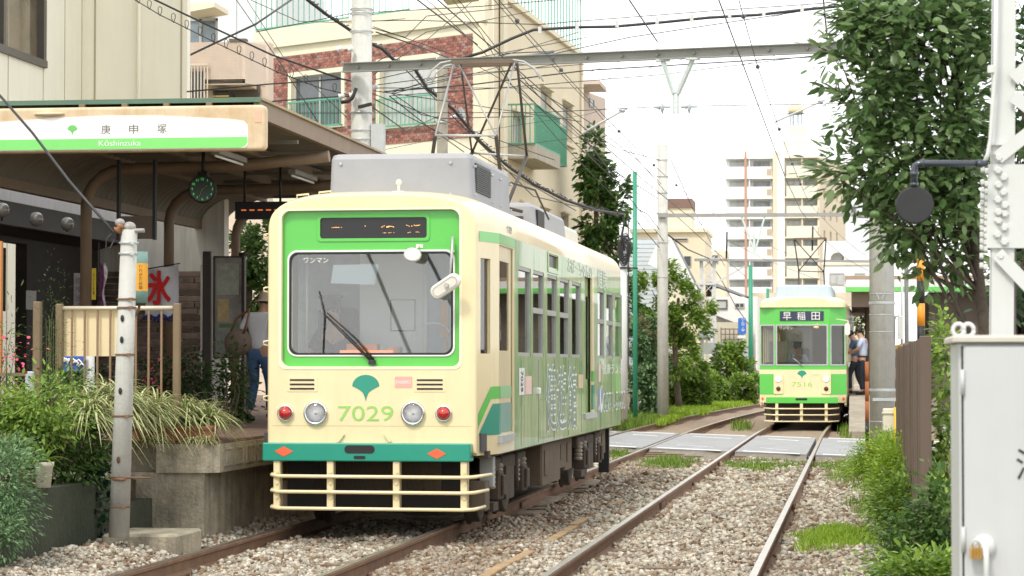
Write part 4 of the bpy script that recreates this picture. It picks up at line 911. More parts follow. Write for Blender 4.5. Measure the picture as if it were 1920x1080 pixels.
b = MB(); add_text(b, 'PASMO', FR((gx(1530), -.001, gz(703))), w=.17, ext=.002); b.build('sticker', MATS['sticker_pink'], T2)
b = MB(); plate(b, [rrect(gx(1437), gx(1571), gz(755), gz(743.5), .01)], .12, FR((0, .03, 0)), .01); bp2 = b.build('bumper', TGREEN, T2)
b = MB(); plate(b, [rrect(gx(1492), gx(1514), gz(749.5), gz(745.5), .018)], .004, FR((0, -.092, 0))); b.build('coupler_slot', BLACK, bp2)
fen = thing('fender', None, None, world=False); fen.parent = T2
for x in (1457, 1503, 1549): b = MB(); b.box((gx(x)-.035, -.08, gz(789)), (gx(x)+.035, -.05, gz(755))); b.build('upright', CREAM, fen)
for z in (765, 776.5, 788.5): b = MB(); b.tube([(gx(1433), .2, gz(z-1)), (gx(1434), -.05, gz(z-1)), (gx(1450), -.11, gz(z)), (gx(1556), -.11, gz(z)), (gx(1571), -.05, gz(z-1)), (gx(1573), .2, gz(z-1))], .018, 6); b.build('rail', CREAM, fen)
b = MB(); hull_box(b, gx(1450), gx(1562), .8, 4.5, gz(563), gz(534), .12, .1); b.build('air_conditioner', mat('unit_blue_grey', (.42, .49, .55), .5, var=.05), T2)
b = MB(); b.tube([(gx(1568), -.02, gz(600)), (gx(1590), -.15, gz(603))], .014, 6); b.tube([(gx(1590), -.15, gz(603)), (gx(1591), -.15, gz(612))], .014, 6); b.build('mirror_arm', mat('arm_cream', (.75, .7, .5), .4), T2)
b = MB(); plate(b, [rrect(gx(1584), gx(1594), gz(630), gz(608), .06, 6)], .04, FR((0, -.13, 0)), .012); b.build('mirror', MATS['mirror_shell'], T2)
b = MB(); b.ball((gx(1531), -.08, gz(615)), .07, 12, 8, (1, .6, .5)); b.cyl((gx(1534), -.05, gz(612)), (gx(1534), 0, gz(608)), .01, n=6); b.build('mirror', mat('mirror_yellow', (.75, .6, .3), .4), T2)
b = MB(); b.tube([(gx(1505), -.03, gz(687)), (gx(1496), -.04, gz(678)), (gx(1488), -.04, gz(672))], .012, 6); b.build('wiper', mat('wiper_grey', (.35, .33, .3), .4), T2)
gear(T2, 1.8); gear(T2, 9.2); b = MB(); b.box((-.9, .3, .14), (.9, .7, .55)); b.build('underbox', DARK, T2); b = MB(); b.box((-.95, 4.5, .25), (.95, 7.8, .6)); b.build('underbox', DARK, T2)
# far tram pantograph
pg = thing('pantograph', None, None, world=False); pg.parent = T2
def T2L(px, py, y): q = PY(px, py, Y2+y); return Vector((q.x-X2, y, q.z))
b = MB(); a0_, a1_ = T2L(1483, 448, 6), T2L(1543, 447, 6); b.bar(a0_, a1_, .12, .05); b.build('collector_bar', MATS['collector'], pg)
b = MB(); l0, l1 = T2L(1491, 508, 6.8), T2L(1538, 510, 6.8); b.tube([a0_, l0], .018, 6); b.tube([a1_, l1], .018, 6); b.tube([l0, a1_], .014, 6); b.tube([l1, a0_], .014, 6); b.tube([l0, l1], .014, 6); b.tube([l0, (-.3, 6, 3.1)], .022, 6); b.tube([l1, (.4, 6, 3.1)], .022, 6); b.build('frame', MATS['arm_dark'], pg)
# ================================================================== platform and retaining wall
YP = 21.45; XP = -5.56; ZP = .79          # front end, track-side edge and top of the platform
PAVE = mat('platform_pavers', (.17, .105, .075), .9, var=.25, vs=5, grime=.35, bump=.3)
pf = thing('platform', None, None, (-8, YP, -.3)); pf['kind'] = 'structure'
b = MB(); b.box((-14, YP+.18, -.4), (XP-.12, 62, ZP-.27)); b.box((-6.9, YP+.05, -.4), (XP-.12, YP+.18, ZP-.27)); b.build('platform_wall', OLDCONC, pf)
b = MB(); b.prism([(-14, YP+.3), (-6.02, YP+.3), (-6.02, YP), (XP-.12, YP), (XP, YP+.14), (XP, 62), (-14, 62)] and [(x, y, ZP-.27) for x, y in [(-14, YP+.3), (-6.1, YP+.3), (-6.1, YP), (XP-.14, YP), (XP, YP+.14), (XP, 62), (-14, 62)]], (0, 0, .25)); b.build('platform_slab', OLDCONC, pf)
b = MB()                                      # recessed frames in the slab edge
for i in range(60):
    y = YP+.25+.42*i
    b.box((XP-.02, y, ZP-.22), (XP+.012, y+.02, ZP-.06)); b.box((XP-.02, y+.30, ZP-.22), (XP+.012, y+.32, ZP-.06)); b.box((XP-.02, y+.021, ZP-.22), (XP+.012, y+.299, ZP-.205)); b.box((XP-.02, y+.021, ZP-.075), (XP+.012, y+.299, ZP-.06))
b.build('edge_moulding', OLDCONC, pf, kind='stuff')
b = MB(); b.box((-14, YP+.02, ZP-.018), (XP-.015, 62, ZP-.004)); b.build('paving', PAVE, pf)
# pavers: rows near the end as pieces
pm = MB(); pm.box((-.148, -.098, 0), (.148, .098, .014)); pmesh = pm.mesh('paver', PAVE)
for i in range(9):
    for j in range(24):
        o = bpy.data.objects.new('paver', pmesh); COL.objects.link(o); o.parent = pf; o.location = (XP-.17-.305*i+.15*(j % 2)*0+8, .30+.205*j, ZP-.006+.3+random.uniform(-.002, .002))
b = MB(); b.box((-12, 8, -.6), (-6.3, 21.5, .46)); b.build('garden_soil', SOIL, kind='structure')
b = MB(); b.wall((-6.28, 8), (-6.28, 20.9), -.6, .5, [], .16)
rw = b.build('retaining_wall', MOSS); tag(rw, 'low dark mossy concrete retaining wall along the track at lower left', 'retaining wall')
b = MB(); b.box((-7.2, 20.7, -.5), (-6.12, 21.4, .30)); b.build('wall_return', MOSS, kind='structure')
b = MB(); b.bbox((-6.12, 19.9, -.3), (-5.5, 20.75, .085), .02); o = b.build('post_footing', OLDCONC); tag(o, 'square weathered concrete footing block under the old concrete post', 'footing')
# old concrete post with clamps and insulators
PW = mat('weathered_post', (.47, .47, .43), .85, var=.12, vs=5, bump=.25, streak=.4, dirt=(.22, .20, .17))
base = P(223, 1003, 233); tp = P(238, 430, 233)
t = thing('concrete_post', 'short weathered concrete post with holes and wire clamps beside the platform end', 'post', (base.x, base.y, .085))
b = MB(); b.tube([(base.x, base.y, .08), (tp.x, base.y, tp.z)], [.083, .066], 16); b.build('shaft', PW, t)
RH = mat('rust_hole', (.10, .045, .02), .9)
for py in (597, 733, 862, 637):
    q = P(233-(py-430)*.018, py, 233); b = MB(); b.lathe([(0, .004), (.016, .004), (.022, 0)], 12, Matrix.Translation((q.x+.005, base.y-.073-(py-430)*.00003, q.z)) @ Matrix.Rotation(math.pi/2, 4, 'X') @ Matrix.Diagonal((.7, 1.3, 1, 1))); b.build('hole', BLACK if py != 862 else RH, t)
for py, r_ in ((455, .078), (475, .078), (561, .08), (577, .079), (665, .079), (780, .083), (895, .092), (950, .087)):
    q = P(235-(py-430)*.018, py, 233); b = MB(); xx = base.x+(tp.x-base.x)*((q.z-.08)/(tp.z-.08)); b.lathe([(r_, -.008), (r_+.004, 0), (r_, .008)], 16, Matrix.Translation((xx, base.y, q.z))); b.bbox((xx+.04, base.y-.1, q.z-.012), (xx+.075, base.y-.07, q.z+.012), .004); b.build('clamp', RUST if py > 560 else STEEL, t)
b = MB(); q = P(212, 895, 233); b.tube([(q.x, base.y-.1, q.z+.005), (q.x+.33, base.y-.08, q.z)], .008, 6); b.tube([(q.x+.02, base.y-.09, q.z-.01), (q.x+.12, base.y-.1, q.z-.015)], .014, 6); b.build('tie_rod', RUST, t)
INS = mat('old_insulator', (.30, .29, .27), .4, var=.3, vs=30)
b = MB(); q = P(238, 425, 233)
b.ball((q.x, base.y, q.z+.0), .055, 12, 8, (1, 1, .8)); b.ball((q.x-.07, base.y-.03, q.z+.035), .042, 12, 8, (1, 1, .8)); b.tube([(q.x+.0, base.y-.02, q.z-.03), (q.x+.13, base.y-.02, q.z-.03)], .018, 8); b.build('insulator', INS, t)
b = MB(); b.lathe([(.02, -.04), (.045, -.02), (.02, 0), (.045, .02), (.02, .04)], 12, Matrix.Translation((q.x-.07, base.y-.04, q.z-.01)) @ Matrix.Rotation(.6, 4, 'Y')); b.build('insulator', mat('brown_insulator', (.28, .12, .05), .35), t)
b = MB(); q2 = P(203, 440, 233); b.tube([(q2.x+.04, base.y-.05, q2.z+.03), (q2.x-.02, base.y-.06, q2.z-.03), (q2.x-.03, base.y-.06, q2.z-.1), (q2.x+.01, base.y-.06, q2.z-.11), (q2.x+.04, base.y-.05, q2.z-.03)], .006, 6); b.build('cable_loop', WIREM, t)
# striped warning drum strapped behind the post
q = P(263, 520, 226); t = thing('warning_drum', 'teal and orange striped cylinder strapped behind the weathered concrete post', 'warning marker', (q.x, q.y, P(263, 568, 226).z))
z0, z1, z2, z3 = P(0, 568, 226).z, P(0, 546, 226).z, P(0, 494, 226).z, P(0, 472, 226).z
TT = mat('drum_teal', (.16, .28, .25), .5, var=.2); TO = mat('drum_orange', (.80, .38, .03), .5, var=.06)
b = MB(); b.lathe([(.02, z0), (.09, z0), (.092, z1)], 24, Matrix.Translation((q.x-.03, q.y, 0))); b.build('lower_band', TT, t)
b = MB(); b.lathe([(.092, z1), (.092, z2)], 24, Matrix.Translation((q.x-.03, q.y, 0))); ob = b.build('orange_band', TO, t)
b = MB(); b.lathe([(.092, z2), (.09, z3), (.02, z3)], 24, Matrix.Translation((q.x-.03, q.y, 0))); b.build('upper_band', TT, t)
b = MB(); add_text(b, 'こどもに注意', frame((q.x+.028, q.y-.078, (z1+z2)/2), (0, 0, -1), (1, .4, 0)), w=.20, h=.03, ext=.001); b.build('lettering', mat('ink_black', (.03, .025, .02), .6), ob)
b = MB(); q3 = P(262, 570, 226); b.tube([(q3.x, q3.y, q3.z), (q3.x-.01, q3.y, q3.z-.05), (q3.x-.06, q3.y, q3.z-.13)], .012, 8); b.build('hook', RUST, t)
# ================================================================== railing on the platform end
YR = YP+.12; GOLD = mat('rail_beige', (.20, .145, .085), .45, .2, var=.1, vs=5, streak=.25, dirt=(.2, .13, .07)); BRB = mat('baluster_brown', (.24, .15, .085), .5, var=.15)
def R_(px, py): return PY(px, py, YR)
x75, x112, x332 = R_(75, 570).x, R_(112, 570).x, R_(332, 570).x; zr = R_(200, 578).z; zb = ZP
t = thing('railing', 'beige metal railing with thin brown bars across the platform end', 'railing', (x112, YR, zb))
for x, zt in ((x112, R_(0, 570).z), (x332, R_(0, 570).z)):
    b = MB(); b.bbox((x-.032, YR-.03, zb-.01), (x+.032, YR+.03, zt), .008); b.build('post', GOLD, t)
b = MB(); b.tube([(x112+.03, YR, zr), (x332-.03, YR, zr)], .02, 8); b.build('top_rail', mat('rail_pale', (.62, .55, .42), .35, .2), t)
b = MB(); zl = R_(0, 800).z; b.box((x112+.03, YR-.012, zl-.015), (x332-.03, YR+.012, zl+.015)); b.build('bottom_rail', BRB, t)
for px in (135, 159, 183, 207, 255, 279, 303): x = R_(px, 600).x; b = MB(); b.box((x-.0085, YR-.008, zl), (x+.0085, YR+.008, zr-.01)); b.build('baluster', BRB, t)
b = MB(); b.bbox((x75-.035, YR-.1, zb-.3), (x75+.035, YR-.03, R_(0, 566).z), .008); o = b.build('post', GOLD); tag(o, 'tall beige square post beside the weedy climber, left of the railing', 'post')
b = MB(); a_, c_ = PY(118, 668, YR+.06), PY(222, 582, YR+.06); b.box((a_.x, YR+.04, a_.z), (c_.x+.02, YR+.055, c_.z)); o = b.build('board', mat('board_cream', (.80, .66, .40), .5, var=.05)); tag(o, 'plain cream board fixed behind the bars of the platform railing', 'board')
# blue poster and white pole under the board
a_, c_ = PY(112, 696, YR+1.2), PY(160, 664, YR+1.2); b = MB(); b.box((a_.x, YR+1.2, a_.z), (c_.x, YR+1.215, c_.z)); o = b.build('poster', mat('poster_blue', (.03, .10, .42), .5)); tag(o, 'blue poster with white waves hanging low behind the railing', 'poster')
b = MB()
for k in range(7):
    x = a_.x+.03+(c_.x-a_.x-.06)*k/6; z = random.uniform(a_.z+.04, c_.z-.05); b.tube([(x-.03, YR+1.19, z), (x, YR+1.19, z+.03), (x+.03, YR+1.19, z+.005), (x+.015, YR+1.19, z-.02)], .009, 6)
b.build('wave_print', WHITEP, o, kind='stuff')
b = MB(); q = PY(167, 745, YR+1.3); b.cyl((q.x, YR+1.3, ZP), (q.x, YR+1.3, PY(167, 668, YR+1.3).z), .05, n=14); o = b.build('bollard', mat('pale_grey', (.55, .55, .53), .5)); tag(o, 'pale grey round bollard standing behind the railing', 'bollard')
# ================================================================== canopy
CX0, CX1 = -8.75, -5.80
CAN = mat('canopy_brown', (.22, .155, .10), .55, var=.12, vs=4, streak=.35, dirt=(.13, .08, .05)); ROOFG = mat('canopy_green_edge', (.09, .17, .12), .6, var=.15)
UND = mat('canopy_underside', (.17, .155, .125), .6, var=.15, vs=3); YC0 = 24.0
cn = thing('station_canopy', 'brown steel platform canopy with a corrugated curved roof', 'canopy', (-8.7, 25.5, ZP))
YCE = 34.9
def profile():      # canopy roof section, from the track edge towards the back, then curving down
    o = [(CX1, 4.02), (-6.6, 3.95), (-7.6, 3.90), (-8.1, 3.86)]
    for i in range(1, 8): a = math.radians(90+85*i/7); o.append((-8.1+.85*math.cos(a), 3.40+.46*math.sin(a)))
    return o
pr = profile(); ys = np.arange(YC0, YCE, .055); vs = []; n = len(pr)
for k, y in enumerate(ys):
    for i, (x, z) in enumerate(pr): a = .018*math.sin(2*math.pi*(y-YC0)/.22); vs.append((x-(a if i > 5 else 0), y, z+a))
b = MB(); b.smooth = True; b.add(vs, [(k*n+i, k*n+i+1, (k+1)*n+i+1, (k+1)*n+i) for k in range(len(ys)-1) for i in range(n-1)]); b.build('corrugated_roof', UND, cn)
b = MB(); b.box((-9.1, YC0, 4.075), (CX1+.03, YCE, 4.10)); b.build('roof_sheet', mat('roof_tan', (.40, .32, .21), .7, var=.15, vs=6, grime=.3), cn)
b = MB(); b.box((-9.1, YC0-.03, 4.05), (CX1+.02, YC0, 4.095)); b.build('roof_edge', ROOFG, cn)
b = MB(); b.box((CX1-.06, YC0+.02, 3.9), (CX1, YCE, 4.072)); b.build('edge_beam', CAN, cn)
for k in range(1, 4): b = MB(); x = CX1-.85*k; b.box((x-.04, YC0+.1, 3.80), (x+.04, YCE, 3.9)); b.build('purlin', CAN, cn)
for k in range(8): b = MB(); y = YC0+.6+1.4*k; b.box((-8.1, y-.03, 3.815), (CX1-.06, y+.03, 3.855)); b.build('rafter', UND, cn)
for k, y in enumerate((27.4, 30.85, 34.3)):
    x = -8.62; pts = [(x, y, ZP-.01), (x, y, 3.28)]+[(x+.45*(1-math.cos(math.radians(a))), y, 3.28+.40*math.sin(math.radians(a))) for a in (18, 36, 54, 72, 90)]+[(-6.9, y, 3.70), (CX1-.02, y, 3.80)]
    b = MB(); b.tube(pts, .066, 12); b.build('column', CAN, cn)
    b = MB(); b.lathe([(.14, ZP), (.14, ZP+.03), (.09, ZP+.04)], 12, Matrix.Translation((x, y, 0))); b.build('base_plate', CAN, cn)
b = MB(); b.box((-9.02, YC0, 3.35), (-8.92, YCE, 3.46)); b.build('back_beam', CAN, cn)
for k in range(4): q = PY((154, 234, 312, 392)[k], 205, YC0-.05); b = MB(); b.bbox((q.x-.03, YC0-.07, 3.99), (q.x+.03, YC0, 4.05), .005); b.build('bracket', GOLD, cn)
for y, px in ((27.4, 176), (30.85, 330)):
    b = MB(); a_, c_ = (PY(px-4, 562, y-.1), PY(px+4, 503, y-.1)) if px < 200 else (PY(px-3, 572, y-.1), PY(px+3, 527, y-.1)); b.box((a_.x, y-.105, a_.z), (c_.x, y-.095, c_.z)); o = b.build('notice_strip', mat('strip_yellow', (.72, .55, .03), .5)); tag(o, f'narrow yellow notice strip on the {"nearest" if px < 200 else "second"} canopy column', 'notice')
    b = MB(); add_text(b, 'のりば注意', frame(((a_.x+c_.x)/2, y-.106, (a_.z+c_.z)/2), (0, 0, -1), (1, 0, 0)), w=.24, h=.02, ext=.001); b.build('lettering', MATS['ink_black'], o)
# fluorescent lamps under the roof
for px, py, Y in ((430, 297, 26.0), (568, 333, 29.2), (540, 352, 32.5)):
    q = PY(px, py, Y); t = thing('lamp_fitting', {430: 'slim tube lamp fitting just behind the station name board', 568: 'white trough lamp fitting near the canopy edge beside the tram roof', 540: 'faint tube lamp fitting deep under the canopy'}[px], 'lamp', (q.x, Y, q.z))
    b = MB(); b.bbox((q.x-.05, Y-.6, q.z), (q.x+.05, Y+.6, q.z+.06), .01); b.build('housing', mat('lamp_housing', (.22, .2, .17), .5), t); b = MB(); b.cyl((q.x, Y-.58, q.z-.02), (q.x, Y+.58, q.z-.02), .014, n=8); b.build('tube', WHITEP, t)
# station name board
YB = YC0-.14
def B_(px, py): return PY(px, py, YB)
sg = thing('station_name_board', 'long white and green station name board reading Koshinzuka on the canopy end', 'sign', (B_(200, 287).x, YB, B_(200, 287).z))
x0, x1, zb_, zt_ = -9.8, B_(497, 0).x, B_(0, 287).z, B_(0, 203).z
BF = mat('board_frame', (.66, .54, .37), .55, var=.08, vs=5, streak=.3, dirt=(.46, .28, .13), grime=.75)
b = MB(); plate(b, [rrect(x0, x1, zb_, zt_, .05)], .16, FR((0, YB+.16, 0)), .03); b.build('casing', BF, sg)
inner = [(x0+.05, B_(0, 283).z), (B_(452, 0).x, B_(0, 283).z)]+[(B_(466, 0).x-.05+.05*math.sin(a), B_(0, 283).z+.05-.05*math.cos(a)) for a in (.4, .8, 1.2, 1.5)]+[(B_(466, 0).x, B_(0, 250).z), (B_(465, 0).x, B_(0, 240).z), (B_(458, 0).x, B_(0, 233).z)]+[(B_(p_, 0).x, B_(0, q_).z) for p_, q_ in ((430, 229), (380, 226), (300, 221), (200, 219.5), (100, 223), (0, 229), (-60, 233), (-120, 240))]+[(x0+.05, B_(0, 250).z)]
b = MB(); plate(b, [inner], .006, FR((0, YB, 0))); wf = b.build('white_face', mat('sign_white', (.84, .84, .80), .35, var=.03, streak=.08, dirt=(.5, .5, .4)), sg)
b = MB(); plate(b, [[(x0+.06, B_(0, 282).z), (B_(452, 0).x, B_(0, 282).z), (B_(461, 0).x, B_(0, 279).z), (B_(465, 0).x, B_(0, 272).z), (B_(465, 0).x, B_(0, 262.5).z), (x0+.06, B_(0, 262.5).z)]], .004, FR((0, YB-.006, 0))); b.build('green_band', mat('sign_green', (.20, .66, .16), .35, var=.04), sg)
INKG = mat('sign_ink', (.16, .155, .15), .5)
for ch, px in (('庚', 199), ('申', 251), ('塚', 304)): b = MB(); add_text(b, ch, FR((B_(px, 246).x, YB-.007, B_(0, 245.5).z)), w=.092, h=.092, ext=.002); b.build('lettering', INKG, sg)
b = MB(); add_text(b, 'Kōshinzuka', FR((B_(225, 271).x, YB-.0105, B_(0, 271).z)), w=.425, h=.058, ext=.002); b.build('lettering', WHITEP, sg)
b = MB(); plate(b, [[(x+B_(137.5, 0).x, z+B_(0, 245).z) for x, z in ginkgo(.10, .10)]], .003, FR((0, YB-.006, 0))); b.build('emblem', mat('emblem_green', (.16, .56, .13), .4), sg)
b = MB(); q = B_(485, 0).x; b.box((q-.032, YB-.006, B_(0, 236).z), (q+.032, YB+.01, B_(0, 214).z)); b.build('sticker', mat('sticker_salmon', (.80, .42, .30), .5), sg)
b = MB(); q = B_(93, 214); b.ball((q.x, YB-.01, q.z), .13, 16, 6, (1.2, .35, .16)); b.build('lamp_hood', BF, sg)
# hanging clock
q = PY(380, 355, 27.2); t = thing('clock', 'round black clock with green figures hanging under the canopy', 'clock', (q.x, 27.2, q.z-.15))
MC = Matrix.Translation((q.x, 27.2, q.z)) @ Matrix.Rotation(.18, 4, 'Z') @ Matrix.Rotation(math.pi/2, 4, 'X')
b = MB(); b.lathe([(.12, -.06), (.155, -.05), (.155, .05), (.146, .06), (.138, .052)], 32, MC); b.build('case', BLACK, t)
b = MB(); b.lathe([(0, .045), (.14, .045)], 32, MC); b.build('dial', mat('dial_dark', (.012, .035, .018), .2), t)
CG = emis('clock_green', (.10, .55, .12), .5)
for h in range(1, 13): a = math.pi/2-h*math.pi/6; b = MB(); add_text(b, str(h), MC @ Matrix.Translation((.112*math.cos(a), .112*math.sin(a), .047)), h=.026, ext=.001); b.build('figure', CG, t)
for a, l, w_ in ((math.radians(35), .07, .007), (math.radians(-113), .095, .005)):
    b = MB(); b.bar(MC @ Vector((0, 0, .05)), MC @ Vector((l*math.cos(a), l*math.sin(a), .05)), w_, .003); b.build('hand', mat('hand_lime', (.35, .6, .05), .4), t)
b = MB(); b.cyl((q.x, 27.22, q.z+.15), (q.x, 27.22, 3.85), .02, n=8); b.bbox((q.x-.06, 27.19, q.z+.14), (q.x+.06, 27.26, q.z+.2), .01); b.build('hanger', BLACK, t)
# hanging departure sign
q = PY(485, 394, 29.0); t = thing('departure_sign', 'dark hanging departure sign with small orange letters behind the clock', 'sign', (q.x, 29, q.z-.1))
a_, c_ = PY(442, 411, 29), PY(540, 378, 29); b = MB(); b.bbox((a_.x, 28.95, a_.z), (c_.x, 29.1, c_.z), .01); hs_ = b.build('housing', BLACK, t)
b = MB()
for k in range(5): b.box((a_.x+.08+.1*k, 28.945, q.z-.01), (a_.x+.14+.1*k, 28.948, q.z+.006))
b.build('led_text', emis('dim_orange', (.7, .16, .04), .5), hs_, kind='stuff')
for xx in (a_.x+.1, c_.x-.1): b = MB(); b.cyl((xx, 29.03, c_.z), (xx, 29.03, 3.85), .015, n=6); b.build('hanger', BLACK, t)
# hanging sign frame beside the first column
a_, c_ = PY(222, 448, 26.4), PY(288, 405, 26.4); b = MB(); b.box((a_.x, 26.4, a_.z), (c_.x, 26.45, c_.z)); t = thing('hanging_sign', 'brown hanging sign panel between two black rods under the canopy', 'sign', (a_.x, 26.4, a_.z)); b.build('panel', mat('sign_brown', (.12, .085, .06), .5), t)
b = MB(); zt2 = 3.7; b.box((a_.x-.02, 26.39, a_.z-.01), (a_.x+.01, 26.46, zt2)); b.box((c_.x-.01, 26.39, a_.z-.01), (c_.x+.02, 26.46, zt2)); b.build('rod', BLACK, t)
# map board
YM = 31.2
t = thing('map_board', 'glass fronted map case on two dark brown posts by the platform', 'notice board', (PY(390, 740, YM).x, YM, ZP))
for px, w_ in ((389, .055), (457, .02)): x = PY(px, 600, YM).x; b = MB(); b.bbox((x-w_, YM-.05, ZP), (x+w_, YM+.05, PY(0, 474 if px < 400 else 484, YM).z), .01); b.build('post', mat('post_umber', (.055, .04, .032), .5, var=.15), t)
a_, c_ = PY(400, 672, YM-.02), PY(453, 480, YM-.02)
b = MB(); plate(b, [rrect(a_.x, c_.x+.04, a_.z, c_.z, .01), rrect(a_.x+.02, c_.x+.02, a_.z+.02, c_.z-.02, .01)], .03, FR((0, YM-.02, 0))); b.build('frame', MATS['post_umber'], t)
def poster_mat():
    m = bpy.data.materials.new('map_print_reflections'); m.use_nodes = True; MATS['map_print_reflections'] = m; n_ = m.node_tree.nodes; l = m.node_tree.links; q = n_['Principled BSDF']; q.inputs['Roughness'].default_value = .1; q.inputs['Specular IOR Level'].default_value = .8
    tcx = n_.new('ShaderNodeTexCoord'); v = n_.new('ShaderNodeTexNoise'); v.inputs['Scale'].default_value = 3.5; v.inputs['Detail'].default_value = 6; l.new(tcx.outputs['Object'], v.inputs['Vector']); r = n_.new('ShaderNodeValToRGB'); cr_ = r.color_ramp
    cr_.elements[0].color = (.30, .31, .27, 1); cr_.elements[1].color = (.18, .26, .17, 1); e = cr_.elements.new(.45); e.color = (.36, .34, .30, 1); e = cr_.elements.new(.7); e.color = (.16, .14, .12, 1); l.new(v.outputs['Fac'], r.inputs[0]); l.new(r.outputs[0], q.inputs['Base Color']); return m
b = MB(); b.box((a_.x+.015, YM-.02, a_.z+.015), (c_.x+.025, YM+.02, c_.z-.015)); b.build('map', poster_mat(), t)  # grey green noise mixes print with painted reflections of the case glass
for u0,u1,v0,v1,nm,cc in ((.1,.9,.62,.93,'paper',(.40,.42,.36)),(.15,.55,.36,.58,'leaflet',(.52,.40,.20)),(.2,.9,.30,.34,'strip',(.12,.22,.12)),(.1,.8,.06,.27,'chart',(.24,.27,.25))):
    b = MB(); w_=c_.x-a_.x; h_=c_.z-a_.z; b.box((a_.x+w_*u0, YM-.024, a_.z+h_*v0), (a_.x+w_*u1, YM-.021, a_.z+h_*v1)); b.build(nm, mat('print_'+nm, cc, .5, var=.3, vs=14), t)
b = MB(); b.cyl((c_.x-.02, YM+.1, ZP), (c_.x-.02, YM+.1, c_.z+.05), .05, n=12); b.build('rear_post', MATS['post_umber'], t)
# ================================================================== old shop behind the platform
sh = thing('shop', 'old dark timber shop with deep eaves behind the platform', 'shop', (-10.6, 30, ZP))
XS = -10.4
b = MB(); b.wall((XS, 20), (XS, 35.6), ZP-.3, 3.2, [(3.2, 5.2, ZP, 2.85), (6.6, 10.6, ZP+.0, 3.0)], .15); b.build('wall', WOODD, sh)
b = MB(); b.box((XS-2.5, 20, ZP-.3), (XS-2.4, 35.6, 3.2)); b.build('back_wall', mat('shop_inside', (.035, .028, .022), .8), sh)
for k in range(9):
    y = 26.7+.46*k; b = MB(); b.box((XS-.30, y, ZP), (XS-.27, y+.04, 3.0)); b.build('lattice_bar', mat('lattice_wood', (.06, .045, .032), .7), sh)
b = MB(); b.box((XS-.33, 26.6, ZP), (XS-.31, 28.4, 2.4)); b.box((XS-.35, 28.5, ZP), (XS-.33, 30.4, 2.4)); b.build('sliding_door', mat('door_wood', (.075, .052, .036), .6, var=.2), sh)
b = MB(); 
for k in range(24): y = 26.7+.16*k; b.box((XS-.26, y, 2.15), (XS-.24, y+.12, 2.95))
b.build('curtain', mat('shop_curtain', (.07, .075, .06), .9), sh, kind='stuff')
RFM = mat('metal_roof', (.80, .81, .84), .45, .1, var=.08, vs=2, streak=.15)
b = MB(); b.prism([(-9.96, 20, 3.72), (-9.96, 35.4, 3.72), (-12.5, 35.4, 4.3), (-12.5, 20, 4.3)], (0, 0, -.05)); b.build('roof', RFM, sh)
b = MB(); b.box((-9.95, 20, 3.40), (-9.88, 35.4, 3.72)); b.build('fascia', RFM, sh)
b = MB(); b.box((-9.97, 20, 3.12), (-9.87, 35.4, 3.395)); b.build('gutter', mat('gutter_dark', (.05, .048, .05), .5), sh)
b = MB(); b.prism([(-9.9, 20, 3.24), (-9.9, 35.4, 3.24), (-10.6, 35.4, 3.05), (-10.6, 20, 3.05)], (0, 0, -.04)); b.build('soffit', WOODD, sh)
for px, py in ((4, 394), (68, 411), (126, 420)):
    q = PX(px, py, -9.55); t = thing('globe_lamp', {4: 'unlit glass globe lamp at the photo edge under the shop eaves', 68: 'unlit glass globe lamp, middle one under the shop eaves', 126: 'unlit glass globe lamp nearest the canopy column under the shop eaves'}[px], 'lamp', q, 0, 'globe lamps under the shop eaves')
    b = MB(); b.ball(q, .085, 16, 10); b.build('globe', mat('globe_glass', (.22, .21, .19), .15, coat=1), t); b = MB(); b.cyl((q.x, q.y, q.z+.07), (q.x, q.y, 3.1), .012, n=6); b.build('stem', BLACK, t)
# paper notices by the shop door, wall lamp, upright banners
a_, c_ = PX(53, 580, -9.9), PX(71, 546, -9.9); b = MB(); b.box((-9.93, a_.y, a_.z), (-9.92, c_.y, c_.z)); o = b.build('paper_notice', mat('paper', (.40, .40, .37), .8)); tag(o, 'small white paper notice pinned on the dark shop front', 'notice')
a_, c_ = PY(138, 590, 31), PY(156, 512, 31); b = MB(); b.box((a_.x, 31, a_.z), (c_.x, 31.03, c_.z)); o = b.build('narrow_sign', mat('sign_pale', (.42, .38, .38), .6, var=.2, vs=20)); tag(o, 'narrow pale upright sign with tiny writing by the shop corner', 'sign')
b = MB(); add_text(b, 'お食事処\nあんみつ', frame(((a_.x+c_.x)/2, 30.99, (a_.z+c_.z)/2), (0, 0, -1), (1, 0, 0)), w=.42, h=.07, ext=.001); b.build('lettering', MATS['letter_dark'], o)
t = thing('nobori_banner', 'narrow purple and white upright banner beside the first canopy column', 'banner', PY(190, 600, 29.5)); 
b = MB(); a_ = PY(186, 455, 29.5); q = PY(186, 600, 29.5); b.cyl((a_.x, 29.5, ZP), (a_.x, 29.5, a_.z), .01, n=6); b.build('pole', BLACK, t)
vs = []; nn = 12
for i in range(nn):
    z = a_.z-.25-(a_.z-q.z)*.85*i/(nn-1); o_ = .02*math.sin(i*1.3); vs += [(a_.x+.01, 29.5+o_, z), (a_.x+.05+.012*math.sin(i), 29.52-o_, z), (a_.x+.085+.02*math.sin(i*.9), 29.5+o_, z)]
b = MB(); b.add(vs, [(i*3, i*3+1, i*3+4, i*3+3) for i in range(nn-1)]); b.build('cloth', mat('banner_purple', (.16, .03, .12), .8), t); b = MB(); b.add(vs, [(i*3+1, i*3+2, i*3+5, i*3+4) for i in range(nn-1)]); b.build('cloth_border', mat('banner_white', (.6, .58, .58), .8), t)
